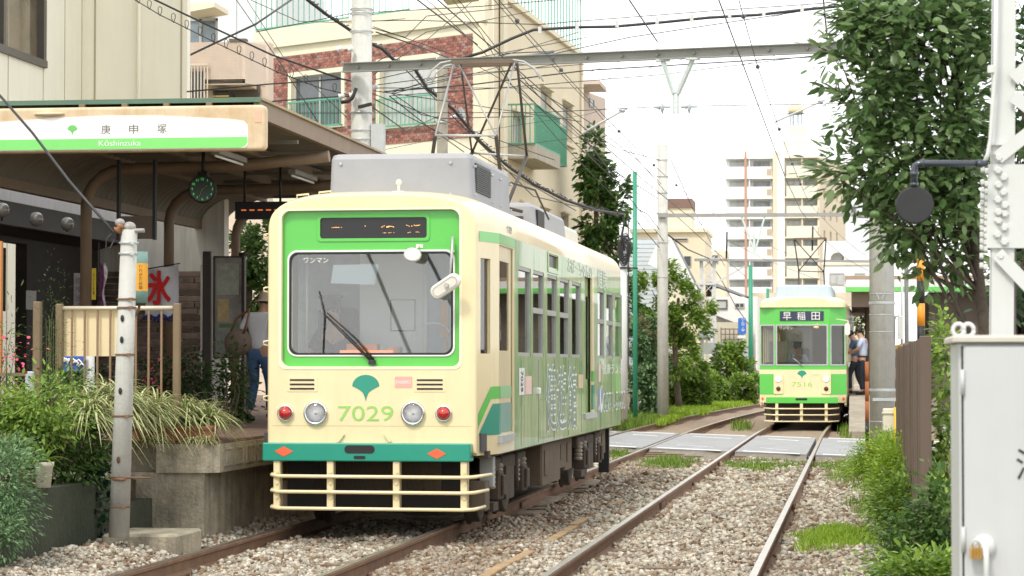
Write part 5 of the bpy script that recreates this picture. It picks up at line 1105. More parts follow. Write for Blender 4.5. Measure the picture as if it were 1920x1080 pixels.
# side wall of the next shop: stone cladding below, render above
YW = 33.6
a_, c_ = PY(150, 770, YW), PY(378, 508, YW); cl = thing('clad_wall', 'pale rendered wall with brown stone cladding courses behind the railing', 'wall', (PY(300, 0, YW).x, YW, ZP))
b = MB(); b.box((a_.x, YW, ZP-.1), (PY(422, 0, YW).x, YW+.25, PY(0, 330, YW).z)); b.build('render', mat('pale_render', (.72, .70, .64), .85, var=.08, vs=2, streak=.5, dirt=(.3, .28, .24)), cl)
STN = ramp_mat('clad_stone', [(0, (.11, .075, .055)), (.5, (.19, .135, .105)), (1, (.27, .20, .16))], .9, scale=12)
rows = 23; h_ = (c_.z-ZP)/rows
for r in range(rows):
    x = a_.x-random.uniform(0, .4)
    while x < c_.x:
        L = random.uniform(.45, .95); xa, xb = max(x, a_.x), min(x+L-.012, c_.x); x += L
        if xb-xa < .05: continue
        b = MB(); b.cur = random.random(); b.bbox((xa, YW-random.uniform(.03, .06), ZP+r*h_+.012), (xb, YW, ZP+(r+1)*h_-.004), .008); b.build('stone', STN, cl)
b = MB(); b.box((c_.x+.0, YW-.06, 1.6), (c_.x+.05, YW, 2.85)); b.build('downpipe', mat('pipe_pale', (.5, .47, .42), .6), cl)
# ice flag
YF = 28.2
t = thing('ice_flag', 'white shop flag with a big red kanji for ice and blue waves', 'flag', PY(298, 600, YF))
a_, c_ = PY(272, 596, YF), PY(334, 497, YF); nx, nz = 14, 12; vs = []
for j in range(nz+1):
    for i in range(nx+1):
        u, v_ = i/nx, j/nz; vs.append((a_.x+(c_.x-a_.x)*u, YF+.03*math.sin(u*7+v_*2), a_.z+(c_.z-a_.z)*v_-.06*(1-u)*v_))
b = MB(); b.smooth = True; b.add(vs, [(j*(nx+1)+i, j*(nx+1)+i+1, (j+1)*(nx+1)+i+1, (j+1)*(nx+1)+i) for j in range(nz) for i in range(nx)]); fl_ = b.build('cloth', mat('flag_cloth', (.55, .56, .60), .85), t)
b = MB()
for i in range(6): add_text(b, '氷', FR(((a_.x+c_.x)/2-.02+.012*math.cos(i*1.05), YF-.045-.0006*i, PY(0, 541, YF).z+.012*math.sin(i*1.05))), w=.27, h=.38, ext=.001)
b.build('lettering', mat('flag_red', (.62, .012, .012), .7), fl_)
b = MB()
for k in range(9): x = a_.x+.03+.042*k; z = a_.z+.02*math.sin(k*1.7)-.02; b.tube([(x-.04, YF-.05, z), (x-.015, YF-.05, z+.04), (x+.02, YF-.05, z+.02), (x+.01, YF-.05, z-.01)], .018, 6)
b.build('wave_print', mat('flag_navy', (.02, .03, .13), .8), fl_, kind='stuff')
b = MB(); b.cyl((a_.x-.02, YF, c_.z-.05), (c_.x+.02, YF, c_.z+.02), .008, n=6); b.build('cord', BLACK, t)
# orange edge of a sign at the far left
a_, c_ = PY(-12, 700, 23.5), PY(3, 452, 23.5); b = MB(); b.box((a_.x, 23.5, a_.z), (c_.x, 23.55, c_.z)); o = b.build('sign_edge', mat('edge_orange', (.55, .25, .08), .6)); tag(o, 'orange edge of an upright sign at the left border of the photo', 'sign')
# lattice trellis at the lower left
t = thing('trellis', 'brown crossed wooden trellis with a pale top rail among the plants', 'trellis', PY(28, 760, 20.6)); a_, c_ = PY(-30, 775, 20.6), PY(50, 703, 20.6)
for k in range(9):
    for s in (-1, 1):
        x = a_.x+(c_.x-a_.x)*k/8; w_ = .28; b = MB(); b.bar((x-s*w_/2, 20.6+.006*s, a_.z-.1), (x+s*w_/2, 20.6+.006*s, c_.z), .012, .008); b.build('slat', BRB, t)
b = MB(); b.bar((a_.x-.1, 20.57, c_.z), (c_.x+.02, 20.57, c_.z+.005), .03, .03); b.build('top_rail', GOLD, t); b = MB(); b.bbox((c_.x+.0, 20.55, c_.z-.3), (c_.x+.07, 20.6, c_.z+.03), .01); b.build('end_post', mat('post_bluegrey', (.45, .5, .52), .5), t)
# ================================================================== right hand side, near
MWH = mat('mast_white', (.60, .61, .59), .5, var=.05, vs=3, streak=.1, dirt=(.35, .33, .3))
BXW = mat('cabinet_grey', (.50, .51, .51), .42, var=.05, vs=2, streak=.16, dirt=(.36, .34, .30))
# steel cabinet close to the camera
YX = 7.0
a_ = PY(1800, 1080, YX); x0 = a_.x; ztop = PY(1850, 641, YX).z
t = thing('equipment_cabinet', 'large light grey steel cabinet with a padlocked handle at the right edge', 'cabinet', (x0+.5, YX, 0))
b = MB(); b.bbox((x0, YX, .05), (x0+1.0, YX+.62, ztop), .006); b.build('body', BXW, t)
b = MB(); b.bbox((x0+.012, YX-.022, .1), (x0+.99, YX-.001, ztop-.012), .005); dr = b.build('door', BXW, t)
b = MB(); b.bbox((x0-.018, YX-.03, ztop), (x0+1.02, YX+.64, ztop+.018), .006); b.build('lid', mat('lid_beige', (.52, .48, .42), .5), t)
for zh in (.35, .95, 1.38): b = MB(); b.cyl((x0+.009, YX-.024, zh), (x0+.009, YX-.024, zh+.07), .006, n=8); b.build('hinge', BXW, t)
b = MB(); b.box((x0+.0065, YX-.008, .1), (x0+.0115, YX-.0005, ztop-.012)); b.build('door_gap', BLACK, t)
q = PY(1845, 1022, YX-.02); MK = Matrix.Translation((q.x, YX-.022, PY(1700, 1022, YX).z)) @ Matrix.Rotation(math.pi/2, 4, 'X')
b = MB(); b.lathe([(.032, 0), (.03, .012), (.018, .022), (0, .024)], 24, MK); hd = b.build('handle', MWH, dr)
b = MB(); b.tube([(q.x+.002, YX-.05, q.z-.005), (q.x+.004, YX-.062, q.z-.03), (q.x+.004, YX-.06, q.z-.16)], [.009, .008, .006], 10); b.build('handle_lever', MWH, dr)
q = PY(1830, 1030, YX-.05); zq = q.z; t2 = thing('padlock', 'small brass padlock hanging on the cabinet handle', 'padlock', (q.x, YX-.05, zq-.03))
b = MB()
for k in range(4): b.bbox((q.x-.016+.0082*k, YX-.06, zq-.026), (q.x-.0085+.0082*k, YX-.038, zq+.006), .002)
b.build('body', mat('brass', (.50, .30, .09), .45, .6, var=.25, vs=60), t2, kind='stuff'); b = MB(); b.tube([(q.x-.01, YX-.049, zq+.005), (q.x-.009, YX-.049, zq+.02), (q.x, YX-.049, zq+.026), (q.x+.009, YX-.049, zq+.02), (q.x+.01, YX-.049, zq+.005)], .0035, 8); b.build('shackle', STEEL, t2)
b = MB(); add_text(b, '注', frame((PY(1917, 873, YX).x+.02, YX-.0235, PY(1700, 868, YX).z), (1, 0, 0), (0, 0, 1)), w=.075, h=.085, ext=.001); b.build('lettering', BLACK, dr)
# twin lifting ring on the lid
q = PY(1805, 622, YX+.25); t2 = thing('lifting_ring', 'pair of white lifting eyes on the cabinet lid corner', 'ring', (q.x, YX+.25, ztop+.018))
for dx in (-.012, .016):
    b = MB(); pts = [(q.x+dx+.016*math.cos(a), YX+.25+dx*.8, ztop+.036+.018*math.sin(a)) for a in np.linspace(0, 2*math.pi, 15)]; b.tube(pts, .006, 8); b.build('eye', MWH, t2)
# lattice steel mast behind it
YM2 = 9.6
def Q(px, py, dy=0.): q = PY(px, py, YM2+dy); return Vector((q.x, YM2+dy, q.z))
t = thing('steel_mast', 'pale grey bolted steel lattice mast rising behind the cabinet', 'mast', (Q(1870, 640).x, YM2, 0))
b = MB(); p0, p1 = Q(1870, 720), Q(1895, -60); b.add([Q(1848, 720)+Vector((0, 0, -1.2)), Q(1893, 720)+Vector((0, 0, -1.2)), Q(1905, -60), Q(1862, -60), Q(1848, 720, .012)+Vector((0, 0, -1.2)), Q(1893, 720, .012)+Vector((0, 0, -1.2)), Q(1905, -60, .012), Q(1862, -60, .012)], [(0, 1, 2, 3), (4, 7, 6, 5), (0, 4, 5, 1), (1, 5, 6, 2), (2, 6, 7, 3), (3, 7, 4, 0)]); b.build('leg_angle', MWH, t)
b = MB(); b.add([Q(1846, 720)+Vector((0, 0, -1.2)), Q(1860, -60), Q(1860, -60, .1), Q(1846, 720, .1)+Vector((0, 0, -1.2)), Q(1849, 720)+Vector((0, 0, -1.2)), Q(1863, -60), Q(1863, -60, .1), Q(1849, 720, .1)+Vector((0, 0, -1.2))], [(0, 1, 2, 3), (4, 7, 6, 5), (0, 4, 5, 1), (1, 5, 6, 2), (2, 6, 7, 3), (3, 7, 4, 0)]); b.build('leg_angle', MWH, t)
b = MB(); b.prism([Q(1849, 465, -.012), Q(1960, 465, -.012), Q(1960, 308, -.012), Q(1853, 308, -.012)], (0, .01, 0)); b.build('gusset_plate', MWH, t)
b = MB(); b.prism([Q(1853, 272, -.014), Q(1897, 272, -.014), Q(1897, 268, -.014), Q(1853, 268, -.014)], (0, .02, 0)); b.build('splice_edge', MWH, t)
for (xa, ya, xb, yb) in ((1870, 296, 1960, 225), (1870, 475, 1960, 570), (1900, 180, 1960, 225), (1900, 150, 1960, 95)):
    b = MB(); b.bar(Q(xa, ya, -.02), Q(xb, yb, -.02), .05, .01, up=(0, 1, 0)); b.build('brace', MWH, t)
bl = MB(); bl.flat = True; Mb = Matrix.Rotation(math.pi/2, 4, 'X'); bl.lathe([(.0, .016), (.011, .016), (.013, .012), (.013, .004), (.017, .003), (.017, 0)], 6, Mb); bme = bl.mesh('bolt', MWH)
for px, py in ((1871, 320), (1882, 333), (1872, 347), (1881, 361), (1871, 375), (1872, 398), (1884, 401), (1872, 414), (1883, 427), (1870, 440), (1883, 454), (1876, 480), (1873, 296), (1884, 385)):
    o = bpy.data.objects.new('bolt', bme); COL.objects.link(o); o.parent = t; q = Q(px, py, -.014); o.location = q-Vector(t.location)
b2 = MB(); b2.flat = True; b2.lathe([(0, .014), (.01, .014), (.012, .01), (.012, 0)], 6, Matrix.Rotation(-math.pi/2, 4, 'Y')); bme2 = b2.mesh('bolt', MWH)
for py in (318, 342, 356, 368, 380, 392, 404, 416, 428, 440, 452, 464, 480, 498):
    for dx, dy in ((0, .02), (8, -.0)):
        if dx and py % 24 == 0: continue
        o = bpy.data.objects.new('bolt', bme2); COL.objects.link(o); o.parent = t; q = Q(1846+dx-(py-308)*.012, py+(3 if dx else 0), dy); o.location = q-Vector(t.location)
b = MB(); b.tube([Q(1868, -40, -.05), Q(1866, 130, -.05), Q(1857, 262, -.05), Q(1852, 290, -.05), Q(1845, 305, -.05)], .008, 8); b.bbox(Q(1852, 136, -.06), Q(1864, 124, -.03), .002); b.build('conduit', MWH, t)
b = MB()
for k in range(40): q = Q(1900, 470+4.2*k, .03); b.lathe([(.009, -.005), (.011, 0), (.009, .005)], 8, Matrix.Translation(q))
b.cyl(Q(1900, 470, .03), Q(1897, 640, .03), .008, n=6); b.build('ribbed_cable', mat('cable_brown', (.13, .08, .08), .6), t, kind='stuff')
# round signal target on a bent pipe
t = thing('round_signal', 'black round disc hanging from a bent dark pipe on the steel mast', 'signal', Q(1715, 385, -.1)); PIPE = mat('pipe_blueblack', (.035, .045, .06), .3, .2, coat=.4)
q = Q(1715, 385, -.1); ra = .0715
b = MB(); b.flat = True; b.lathe([(0, .012), (ra-.006, .012), (ra, .006), (ra, -.006), (ra-.008, -.012), (0, -.03)], 40, Matrix.Translation(q) @ Matrix.Rotation(math.pi/2, 4, 'X')); b.build('disc', mat('disc_charcoal', (.018, .018, .02), .6, var=.2, vs=20), t)
pts = [Q(1850, 307, -.1), Q(1735, 306, -.1), Q(1722, 307, -.1), Q(1716, 311, -.1), Q(1714, 320, -.1), Q(1714, 348, -.1)]
b = MB(); b.tube(pts, .0125, 12); b.build('pipe', PIPE, t); b = MB()
for (p_, q_) in ((Q(1843, 307, -.1), Q(1832, 307, -.1)), (Q(1733, 306, -.1), Q(1725, 306.5, -.1)), (Q(1714, 322, -.1), Q(1714, 330, -.1)), (Q(1714, 343, -.1), Q(1714, 349, -.1))): b.cyl(p_, q_, .0155, n=12)
b.build('pipe_collar', PIPE, t)
# brown slatted fence running away from the camera
XFn = .428; BF2 = mat('fence_brown', (.12, .085, .062), .55, var=.12, vs=3, streak=.2, dirt=(.06, .045, .035))
t = thing('slat_fence', 'dark brown panel fence receding beside the right hand track', 'fence', (XFn+.03, 17.3, .0)); zt = PY(1700, 630, 17.3).z
b = MB(); b.bbox((XFn-.0, 17.25, -.1), (XFn+.078, 17.33, zt), .006); b.build('end_post', BF2, t)
y = 17.36; k = 0
while y < 27.2:
    w_ = .42 if k % 3 else .2; b = MB(); dx = .0 if k % 2 else -.025; b.bbox((XFn+.02+dx, y, -.1), (XFn+.045+dx, y+w_-.02, zt-.02-.0*k), .004); b.build('panel', BF2, t); y += w_; k += 1
for y in (19.8, 22.3, 24.8): b = MB(); b.bbox((XFn-.02, y, -.1), (XFn+.07, y+.07, zt-.01), .004); b.build('post', BF2, t)
# big concrete pole on the right with bands, conduit and boxes
q0 = P(1655, 860, 133); YQ = q0.y; xq = q0.x
t = thing('utility_pole', 'thick pale concrete utility pole beside the fence on the right', 'pole', (xq, YQ, 0), 0, 'tall concrete poles')
b = MB(); b.tube([(xq, YQ, -.2), (xq, YQ, 10.2)], [.182, .155], 24); b.build('shaft', CONC, t)
for py in (485, 551, 568, 590, 622, 731, 790): z = PY(1700, py, YQ).z; b = MB(); b.lathe([(.184, z-.02), (.186, z), (.184, z+.02)] if py in (568, 731) else [(.181, z-.006), (.184, z), (.181, z+.006)], 24, Matrix.Translation((xq, YQ, 0))); b.build('band', STEEL, t)
b = MB()
for py in (486, 551):
    z = PY(1700, py, YQ).z
    for s in (-1, 1): b.bar((xq-.06*s-.02, YQ-.19, z+.02), (xq-.02*s-.02, YQ-.19, z-.08), .012)
b.build('bracket', STEEL, t)
b = MB(); b.tube([PY(1677, 740, YQ), PY(1677, 600, YQ), PY(1679, 594, YQ), PY(1686, 590, YQ)], .014, 8); b.tube([PY(1691, 760, YQ), PY(1691, 440, YQ)], .016, 8); b.build('conduit', STEEL, t)
b = MB(); b.bbox(PY(1679, 625, YQ-.1), PY(1690, 570, YQ+.1), .01) if False else b.bbox((PY(1680, 0, YQ).x, YQ-.06, PY(1700, 636, YQ).z), (PY(1690, 0, YQ).x, YQ+.06, PY(1700, 592, YQ).z), .01); b.build('junction_box', CONC, t)
b = MB(); z = PY(1700, 749, YQ).z; b.box((PY(1633, 0, YQ-.2).x, YQ-.21, z-.02), (PY(1680, 0, YQ-.2).x, YQ-.195, z+.025)); b.build('strap', STEEL, t)
# small cream box on a yellow post, black and yellow guards, cables
a_, c_ = PY(1655, 807, YQ-.9), PY(1697, 766, YQ-.9); t = thing('junction_cabinet', 'cream metal box on a yellow post in front of the concrete pole', 'box', ((a_.x+c_.x)/2, YQ-.9, 0))
b = MB(); b.bbox((a_.x, YQ-.9, a_.z), (c_.x, YQ-.75, c_.z), .012); b.box((a_.x-.01, YQ-.92, c_.z-.07), (c_.x+.01, YQ-.74, c_.z-.055)); b.build('case', mat('box_cream', (.62, .60, .47), .5), t)
YEL = mat('safety_yellow', (.70, .42, .02), .5, var=.1); b = MB(); xx = PY(1675, 0, YQ-.95).x; b.cyl((xx, YQ-.95, -.05), (xx, YQ-.95, c_.z+.02), .022, n=10); b.build('post', YEL, t)
b = MB(); xx = PY(1685, 0, YQ+.5).x
t = thing('striped_guard', 'black and yellow striped guard at the foot of the concrete pole', 'guard', (xx, YQ+.5, 0)); z = 0
for k in range(9): b = MB(); zz_ = PY(1700, 840, YQ).z+k*.16; b.prism([(xx-.1, YQ+.5, zz_), (xx+.07, YQ+.5, zz_+.05), (xx+.07, YQ+.5, zz_+.21), (xx-.1, YQ+.5, zz_+.16)], (0, .04, 0)); b.build('stripe', BLACK if k % 2 else YEL, t)
# crossing barrier post in rusty orange
q0 = P(1626, 830, 118); t = thing('barrier_post', 'rusty orange crossing barrier standing upright left of the concrete pole', 'barrier', (q0.x, q0.y, 0)); ORG = mat('barrier_orange', (.42, .13, .035), .7, var=.25, vs=9, grime=.4)
zt_ = PY(1700, 678, q0.y).z
for k in range(5): z0_ = -.05+(zt_+.05)*k/5; z1_ = -.05+(zt_+.05)*(k+1)/5; b = MB(); b.tube([(q0.x, q0.y, z0_), (q0.x, q0.y, z1_)], .033, 10); b.build('stripe', ORG if k != 1 else BLACK, t)
# crossing signal post behind the leaves: orange and black
q0 = P(1727, 640, 150); t = thing('crossing_signal', 'orange and black striped crossing signal post half hidden by leaves', 'signal', (q0.x, q0.y, 0))
for k in range(12): z = .0+.28*k; b = MB(); b.tube([(q0.x, q0.y, z), (q0.x, q0.y, z+.28)], .05, 12); b.build('stripe', mat('signal_orange', (.78, .30, .02), .5) if k % 2 else BLACK, t)
# plain dark post at the fence
q0 = P(1700, 640, 120); b = MB(); b.tube([(q0.x, q0.y, -.1), (q0.x, q0.y, 5.2)], .035, 10); o = b.build('thin_post', mat('post_grey', (.22, .22, .22), .6)); tag(o, 'thin grey upright pipe between the concrete pole and the fence', 'post')
# far platform on the right with people, small canopy with green fascia
b = MB(); b.box((-.16, 60, -.3), (1.9, 95, .72)); b.prism([(-.16, 55.2, .03), (.9, 55.2, .03), (.9, 60, .72), (-.16, 60, .72)], (0, 0, -.3)); b.build('far_platform', mat('far_platform_concrete', (.30, .26, .20), .9, var=.25, vs=4, grime=.4), kind='structure')
YG = 66.; t = thing('platform_shelter', 'small far platform shelter with white and green fascia on the right', 'shelter', (PY(1610, 0, YG).x, YG, .72))
def A_(px, py, Y=YG): return PY(px, py, Y)
b = MB(); b.box((A_(1584, 0).x, YG, A_(1610, 538).z), (4.2, YG+.3, A_(1610, 524).z)); b.build('fascia', WHITEP, t); b = MB(); b.box((A_(1583, 0).x, YG-.02, A_(1610, 547).z), (4.2, YG+.3, A_(1610, 538).z)); b.build('green_band', mat('fascia_green', (.16, .55, .12), .5), t)
b = MB(); b.box((A_(1582, 0).x, YG+.05, A_(1610, 523).z), (4.2, YG+12, A_(1610, 517).z)); b.build('roof', mat('shelter_roof', (.35, .24, .16), .6), t)
b = MB(); b.box((A_(1594, 0).x, YG+.3, A_(1610, 575).z), (A_(1634, 0).x, YG+12, A_(1610, 547).z)); b.build('lintel', mat('shelter_beam', (.22, .16, .12), .7), t)
b = MB(); b.box((1.9, YG+.6, .0), (2.0, YG+12, A_(1610, 547).z)); b.box((2.0, YG+.6, 0), (4.1, YG+.7, A_(1610, 547).z)); b.build('back_wall', mat('shelter_wall', (.13, .10, .08), .7, var=.2), t)
for y in (YG+2, YG+7): b = MB(); x = A_(1625, 0).x; b.cyl((x, y, .72), (x, y, A_(1610, 550).z), .06, n=10); b.build('column', CAN, t)

t = thing('reflected_house', 'brown timber clad house added right of the far platform for the tram window reflections', 'house', (7, 63, 0)); b = MB(); b.wall((4.4, 63), (12, 63), 0, 6.2, [(1.2, 2.6, 1.2, 2.6), (4, 5.6, 1.2, 2.6), (1.2, 2.6, 4, 5.2)], .2); b.wall((4.4, 78), (4.4, 63), 0, 6.2, [(3, 4.5, 1.2, 2.6), (8, 9.5, 1.2, 2.6)], .2); b.build('wall', mat('house_brown', (.17, .12, .085), .8, var=.2, vs=2), t); b = MB(); b.box((4.7, 63.6, .8), (11.8, 63.7, 5.6)); b.box((4.8, 63.8, .8), (4.9, 77, 5.6)); b.build('inner_dark', BLACK, t); b = MB(); b.prism([(4.1, 62.6, 6.2), (12.3, 62.6, 6.2), (8.2, 62.6, 8.6)], (0, 16, 0)); b.build('roof', mat('roof_brown', (.10, .09, .085), .7), t)  # hidden house added so the near tram windows mirror something dark
# ================================================================== buildings
def onw(px, py, A, B):
    A, B = Vector(A), Vector(B); d = ray(px, py); n = Vector((-(B-A).y, (B-A).x, 0)); t = (A-CAM).dot(n)/d.dot(n); return CAM+d*t
def uw(px, A, B): q = onw(px, 300, A, B); return (Vector((q.x, q.y))-Vector((A[0], A[1]))).length
def zs(py, s): return HC+(686-py)/s
IVORY = mat('stucco_ivory', (.72, .63, .46), .85, var=.05, vs=1.2, streak=.22, dirt=(.45, .36, .24)); IVORYL = mat('stucco_pale', (.74, .68, .52), .85, var=.05, vs=1, streak=.12, dirt=(.5, .44, .3))
WIN = mat('window_dark', (.07, .08, .085), .08, var=.3, vs=2, spec=.9); WINL = mat('window_curtain', (.46, .47, .45), .25, var=.15, vs=6, spec=.8); ALU = mat('frame_alu', (.42, .42, .40), .5)
GRN = mat('balcony_green', (.10, .34, .22), .5, var=.1)
def win(T, A, B, px0, py0, px1, py1, m=None, fr=.06, mull=1, fm=None, inset=.08):
    """a window set in the wall A-B with frame and panes"""
    p, q = onw(px0, py1, A, B), onw(px1, py0, A, B); z0, z1 = p.z, onw(px0, py0, A, B).z
    d = Vector((q.x-p.x, q.y-p.y, 0)); L = d.length; d.normalize(); n = Vector((d.y, -d.x, 0)); M = frame((p.x+n.x*.01, p.y+n.y*.01, 0), d, (0, 0, 1))
    b = MB(); loops = [[(0, z0), (L, z0), (L, z1), (0, z1)]]; w = (L-fr*(mull+2))/(mull+1)
    for i in range(mull+1): x = fr+i*(w+fr); loops.append([(x, z0+fr), (x+w, z0+fr), (x+w, z1-fr), (x, z1-fr)])
    plate(b, loops, .07, M); f = b.build('window', fm or ALU, T)
    b = MB(); b.add([M @ Vector((fr*.5, z0+fr*.5, .03)), M @ Vector((L-fr*.5, z0+fr*.5, .03)), M @ Vector((L-fr*.5, z1-fr*.5, .03)), M @ Vector((fr*.5, z1-fr*.5, .03))], [(0, 1, 2, 3)]); b.build('pane', m or WIN, f); return p, q, z0, z1, d, n, L
def railing(T, o, d, n, L, z0, z1, m, off=.12, step=.14, r=.012, name='balcony_railing'):
    b = MB(); o = Vector((o[0], o[1], 0))+n*off
    for z in (z0, z1): b.bar((o.x, o.y, z), (o.x+d.x*L, o.y+d.y*L, z), .045)
    k = int(L/step)
    for i in range(k+1): q = o+d*(L*i/k); b.box((q.x-r, q.y-r, z0), (q.x+r, q.y+r, z1))
    for q in (o, o+d*L): b.bar((q.x, q.y, z1), (q.x-n.x*off, q.y-n.y*off, z1), .04); b.bar((q.x, q.y, z0), (q.x-n.x*off, q.y-n.y*off, z0), .04)
    return b.build(name, m, T)
# --- cream building behind the shop (left)
XA = -13.2; YA = 41.8
t = thing('cream_building', 'tall pale cream clad building with vertical joints at the upper left', 'building', (XA-3, YA, 0))
A, B = (XA, 18, 0), (XA, YA, 0)
u0, u1 = uw(-60, A, B), uw(83, A, B); zA = onw(83, 128, A, B).z
b = MB(); b.wall((XA, 18), (XA, YA), 0, 14, [(u0, u1, zA, 9.5)], .2); b.build('side_wall', mat('panel_cream_shaded', (.80, .77, .63), .7, var=.04, vs=.8, streak=.13, dirt=(.40, .33, .2)), t)  # side wall: darker copy of the cladding, its shade put into the colour
XB = PY(351, 100, YA).x; b = MB(); b.wall((XA, YA), (XB, YA), 0, 14, [], .2); b.build('front_wall', mat('panel_cream_lit', (.86, .82, .68), .7, var=.04, vs=.8, streak=.1, dirt=(.5, .42, .26)), t)  # front wall: lighter copy of the cladding, the light put into the colour
b = MB(); b.box((XA-6, 18, 14.003), (XB, YA+.4, 14.2)); b.build('roof', ALU, t)
for px in (14, 80, 120, 152): u = uw(px, A, B); b = MB(); b.box((XA-.01, 18+u-.012, 0), (XA+.006, 18+u+.012, 14)); b.build('panel_joint', mat('joint_tan', (.42, .37, .25), .8), t)
for px in (178, 260, 340): x = PY(px, 100, YA).x; b = MB(); b.box((x-.015, YA-.008, 0), (x+.015, YA+.01, 14)); b.build('panel_joint', MATS['joint_tan'], t)
x = PY(262, 100, YA).x; b = MB(); b.cyl((x, YA-.06, 0), (x, YA-.06, 14), .035, n=8); b.build('downpipe', MATS['panel_cream_lit'], t)
b = MB(); b.box((XA-.12, 18+u0, zA), (XA-.09, 18+u1, 9.5)); wd = b.build('window', mat('window_brown', (.15, .12, .08), .08, var=.5, vs=1.5, spec=.9), t)
b = MB(); w_ = .14; ya, yb = 18+u0, 18+u1; b.box((XA-.1, yb-w_, zA), (XA+.03, yb, 9.5)); b.box((XA-.1, ya, zA), (XA+.05, yb, zA+.12)); b.box((XA-.09, 18+uw(8, A, B)-.06, zA), (XA+.0, 18+uw(8, A, B)+.06, 9.5)); b.build('window_frame', mat('bronze_frame', (.085, .075, .06), .45), wd)
# --- pinkish tiled building with a balcony
TILE = mat('tile_pink', (.66, .54, .43), .7, var=.06)
s_ = 82.; A, B = P(345, 0, s_), P(495, 0, s_); YT2 = A.y
t = thing('tiled_building', 'pinkish beige tiled apartment building with a corner balcony behind the canopy', 'building', (A.x+1, YT2+1, 0))
def T_(px, py, dy=0.): return PY(px, py, YT2+dy)
b = MB(); b.box((T_(330, 0).x, YT2+1.2, 0), (T_(481, 0).x, YT2+1.7, T_(0, 74).z)); b.build('wall', TILE, t)
b = MB(); a_, c_ = T_(345, 158), T_(460, 78); b.box((a_.x, YT2, a_.z), (c_.x, YT2+.15, c_.z)); b.prism([(c_.x, YT2, a_.z), (T_(484, 0).x, YT2+.6, a_.z-.0), (T_(484, 0).x, YT2+.8, a_.z), (c_.x, YT2+.15, a_.z)], (0, 0, c_.z-a_.z)); b.box((a_.x, YT2, a_.z-.02), (c_.x, YT2+1.2, a_.z+.1)); b.build('balcony', TILE, t)
b = MB(); b.box((T_(430, 0).x, YT2-.03, c_.z), (c_.x+.02, YT2+.2, c_.z+.07)); b.build('coping', mat('coping_brown', (.12, .09, .07), .6), t)
b = MB()
for k in range(30): z = a_.z+.033*k; b.box((a_.x, YT2-.004, z), (c_.x, YT2+.0, z+.003))
for k in range(46): x = a_.x+.03*k+.0; b.box((x, YT2-.004, a_.z), (x+.003, YT2, c_.z))
b.build('tile_joint', mat('tile_joint', (.38, .30, .23), .8), t, kind='stuff')
b = MB(); q, q2 = T_(395, 188), T_(425, 168); b.bbox((q.x, YT2+.2, q.z), (q2.x, YT2+.8, q2.z), .04); b.build('awning_roll', BLACK, t); b = MB(); b.box((q.x, YT2+.19, q.z+.1), (q2.x, YT2+.2, q.z+.125)); b.build('yellow_stripe', YEL, t)
b = MB(); a_, c_ = T_(400, 205, 1.15), T_(487, 160, 1.15); b.box((a_.x, YT2+1.1, a_.z), (c_.x, YT2+1.19, c_.z)); b.build('recess', mat('recess_brown', (.13, .11, .085), .8), t)
a_, c_ = T_(349, 193), T_(391, 122); b = MB(); 
for k in range(8): x = a_.x+(c_.x-a_.x)*k/7; b.box((x-.012, YT2-.1, a_.z), (x+.012, YT2-.08, c_.z))
for z in (a_.z, a_.z+.06, c_.z): b.box((a_.x-.02, YT2-.11, z-.02), (c_.x+.02, YT2-.07, z+.02))
b.build('window_grille', mat('grille_beige', (.58, .49, .38), .6), t); b = MB(); b.box((a_.x, YT2-.04, a_.z+.02), (c_.x-.1, YT2-.01, c_.z-.15)); b.build('window', WIN, t)
a_, c_ = T_(349, 92, 1.1), T_(405, 36, 1.1); b = MB(); b.box((a_.x, YT2+1.1, a_.z), (c_.x, YT2+1.18, c_.z)); wd = b.build('window', mat('window_blue', (.16, .21, .24), .08, var=.3, spec=.9), t)
b = MB(); x = T_(377, 0, 1.1).x; b.box((x-.03, YT2+1.05, a_.z), (x+.03, YT2+1.1, c_.z)); b.box((a_.x, YT2+1.05, c_.z-.04), (c_.x+.05, YT2+1.1, c_.z+.03)); b.box((c_.x, YT2+1.05, a_.z), (c_.x+.05, YT2+1.1, c_.z)); b.build('frame', ALU, wd)
a_, c_ = T_(345, 24), T_(402, 4); b = MB(); b.prism([(a_.x, YT2, a_.z), (c_.x, YT2, a_.z+.12), (c_.x, YT2, c_.z), (a_.x, YT2, c_.z)], (0, 1.3, 0)); b.build('upper_balcony', IVORYL, t)
# --- white building behind
s_ = 55.; A = P(400, 0, s_); t = thing('white_building', 'plain white building rising behind the pink tiled balcony', 'building', (A.x, A.y, 0)); b = MB(); b.box((A.x-1, A.y, 0), (P(520, 0, s_).x, A.y+8, 15)); b.build('wall', mat('white_wall', (.70, .72, .72), .8, var=.05), t)
b = MB(); x = P(442, 0, s_).x; b.cyl((x, A.y-.1, 3), (x, A.y-.1, 15), .05, n=8); b.build('downpipe', WHITEP, t)
# --- brick and cream apartment building
C = P(915, 300, 70.); Lf = P(480, 300, 64.); Rt = P(1091, 300, 57.); C, Lf, Rt = [Vector((v.x, v.y, 0)) for v in (C, Lf, Rt)]
ZR = 13.2
t = thing('brick_apartments', 'cream apartment building with red brick front panel and green balcony railings', 'building', (C.x, C.y, 0))
d = (C-Lf).normalized(); LL = (C-Lf).length
def up(px): return (onw(px, 300, Lf, C)-Vector((Lf.x, Lf.y, onw(px, 300, Lf, C).z))).length
zt1, zb1 = onw(887, 62, Lf, C).z, onw(887, 257, Lf, C).z
w1 = [onw(548, 235, Lf, C), onw(642, 137, Lf, C)]; w2_ = [onw(714, 240, Lf, C), onw(820, 112, Lf, C)]
hol = [(up(548), up(642), onw(595, 240, Lf, C).z, onw(595, 140, Lf, C).z), (up(714), up(820), onw(767, 236, Lf, C).z, onw(767, 114, Lf, C).z)]
zpar = onw(600, 60, Lf, C).z
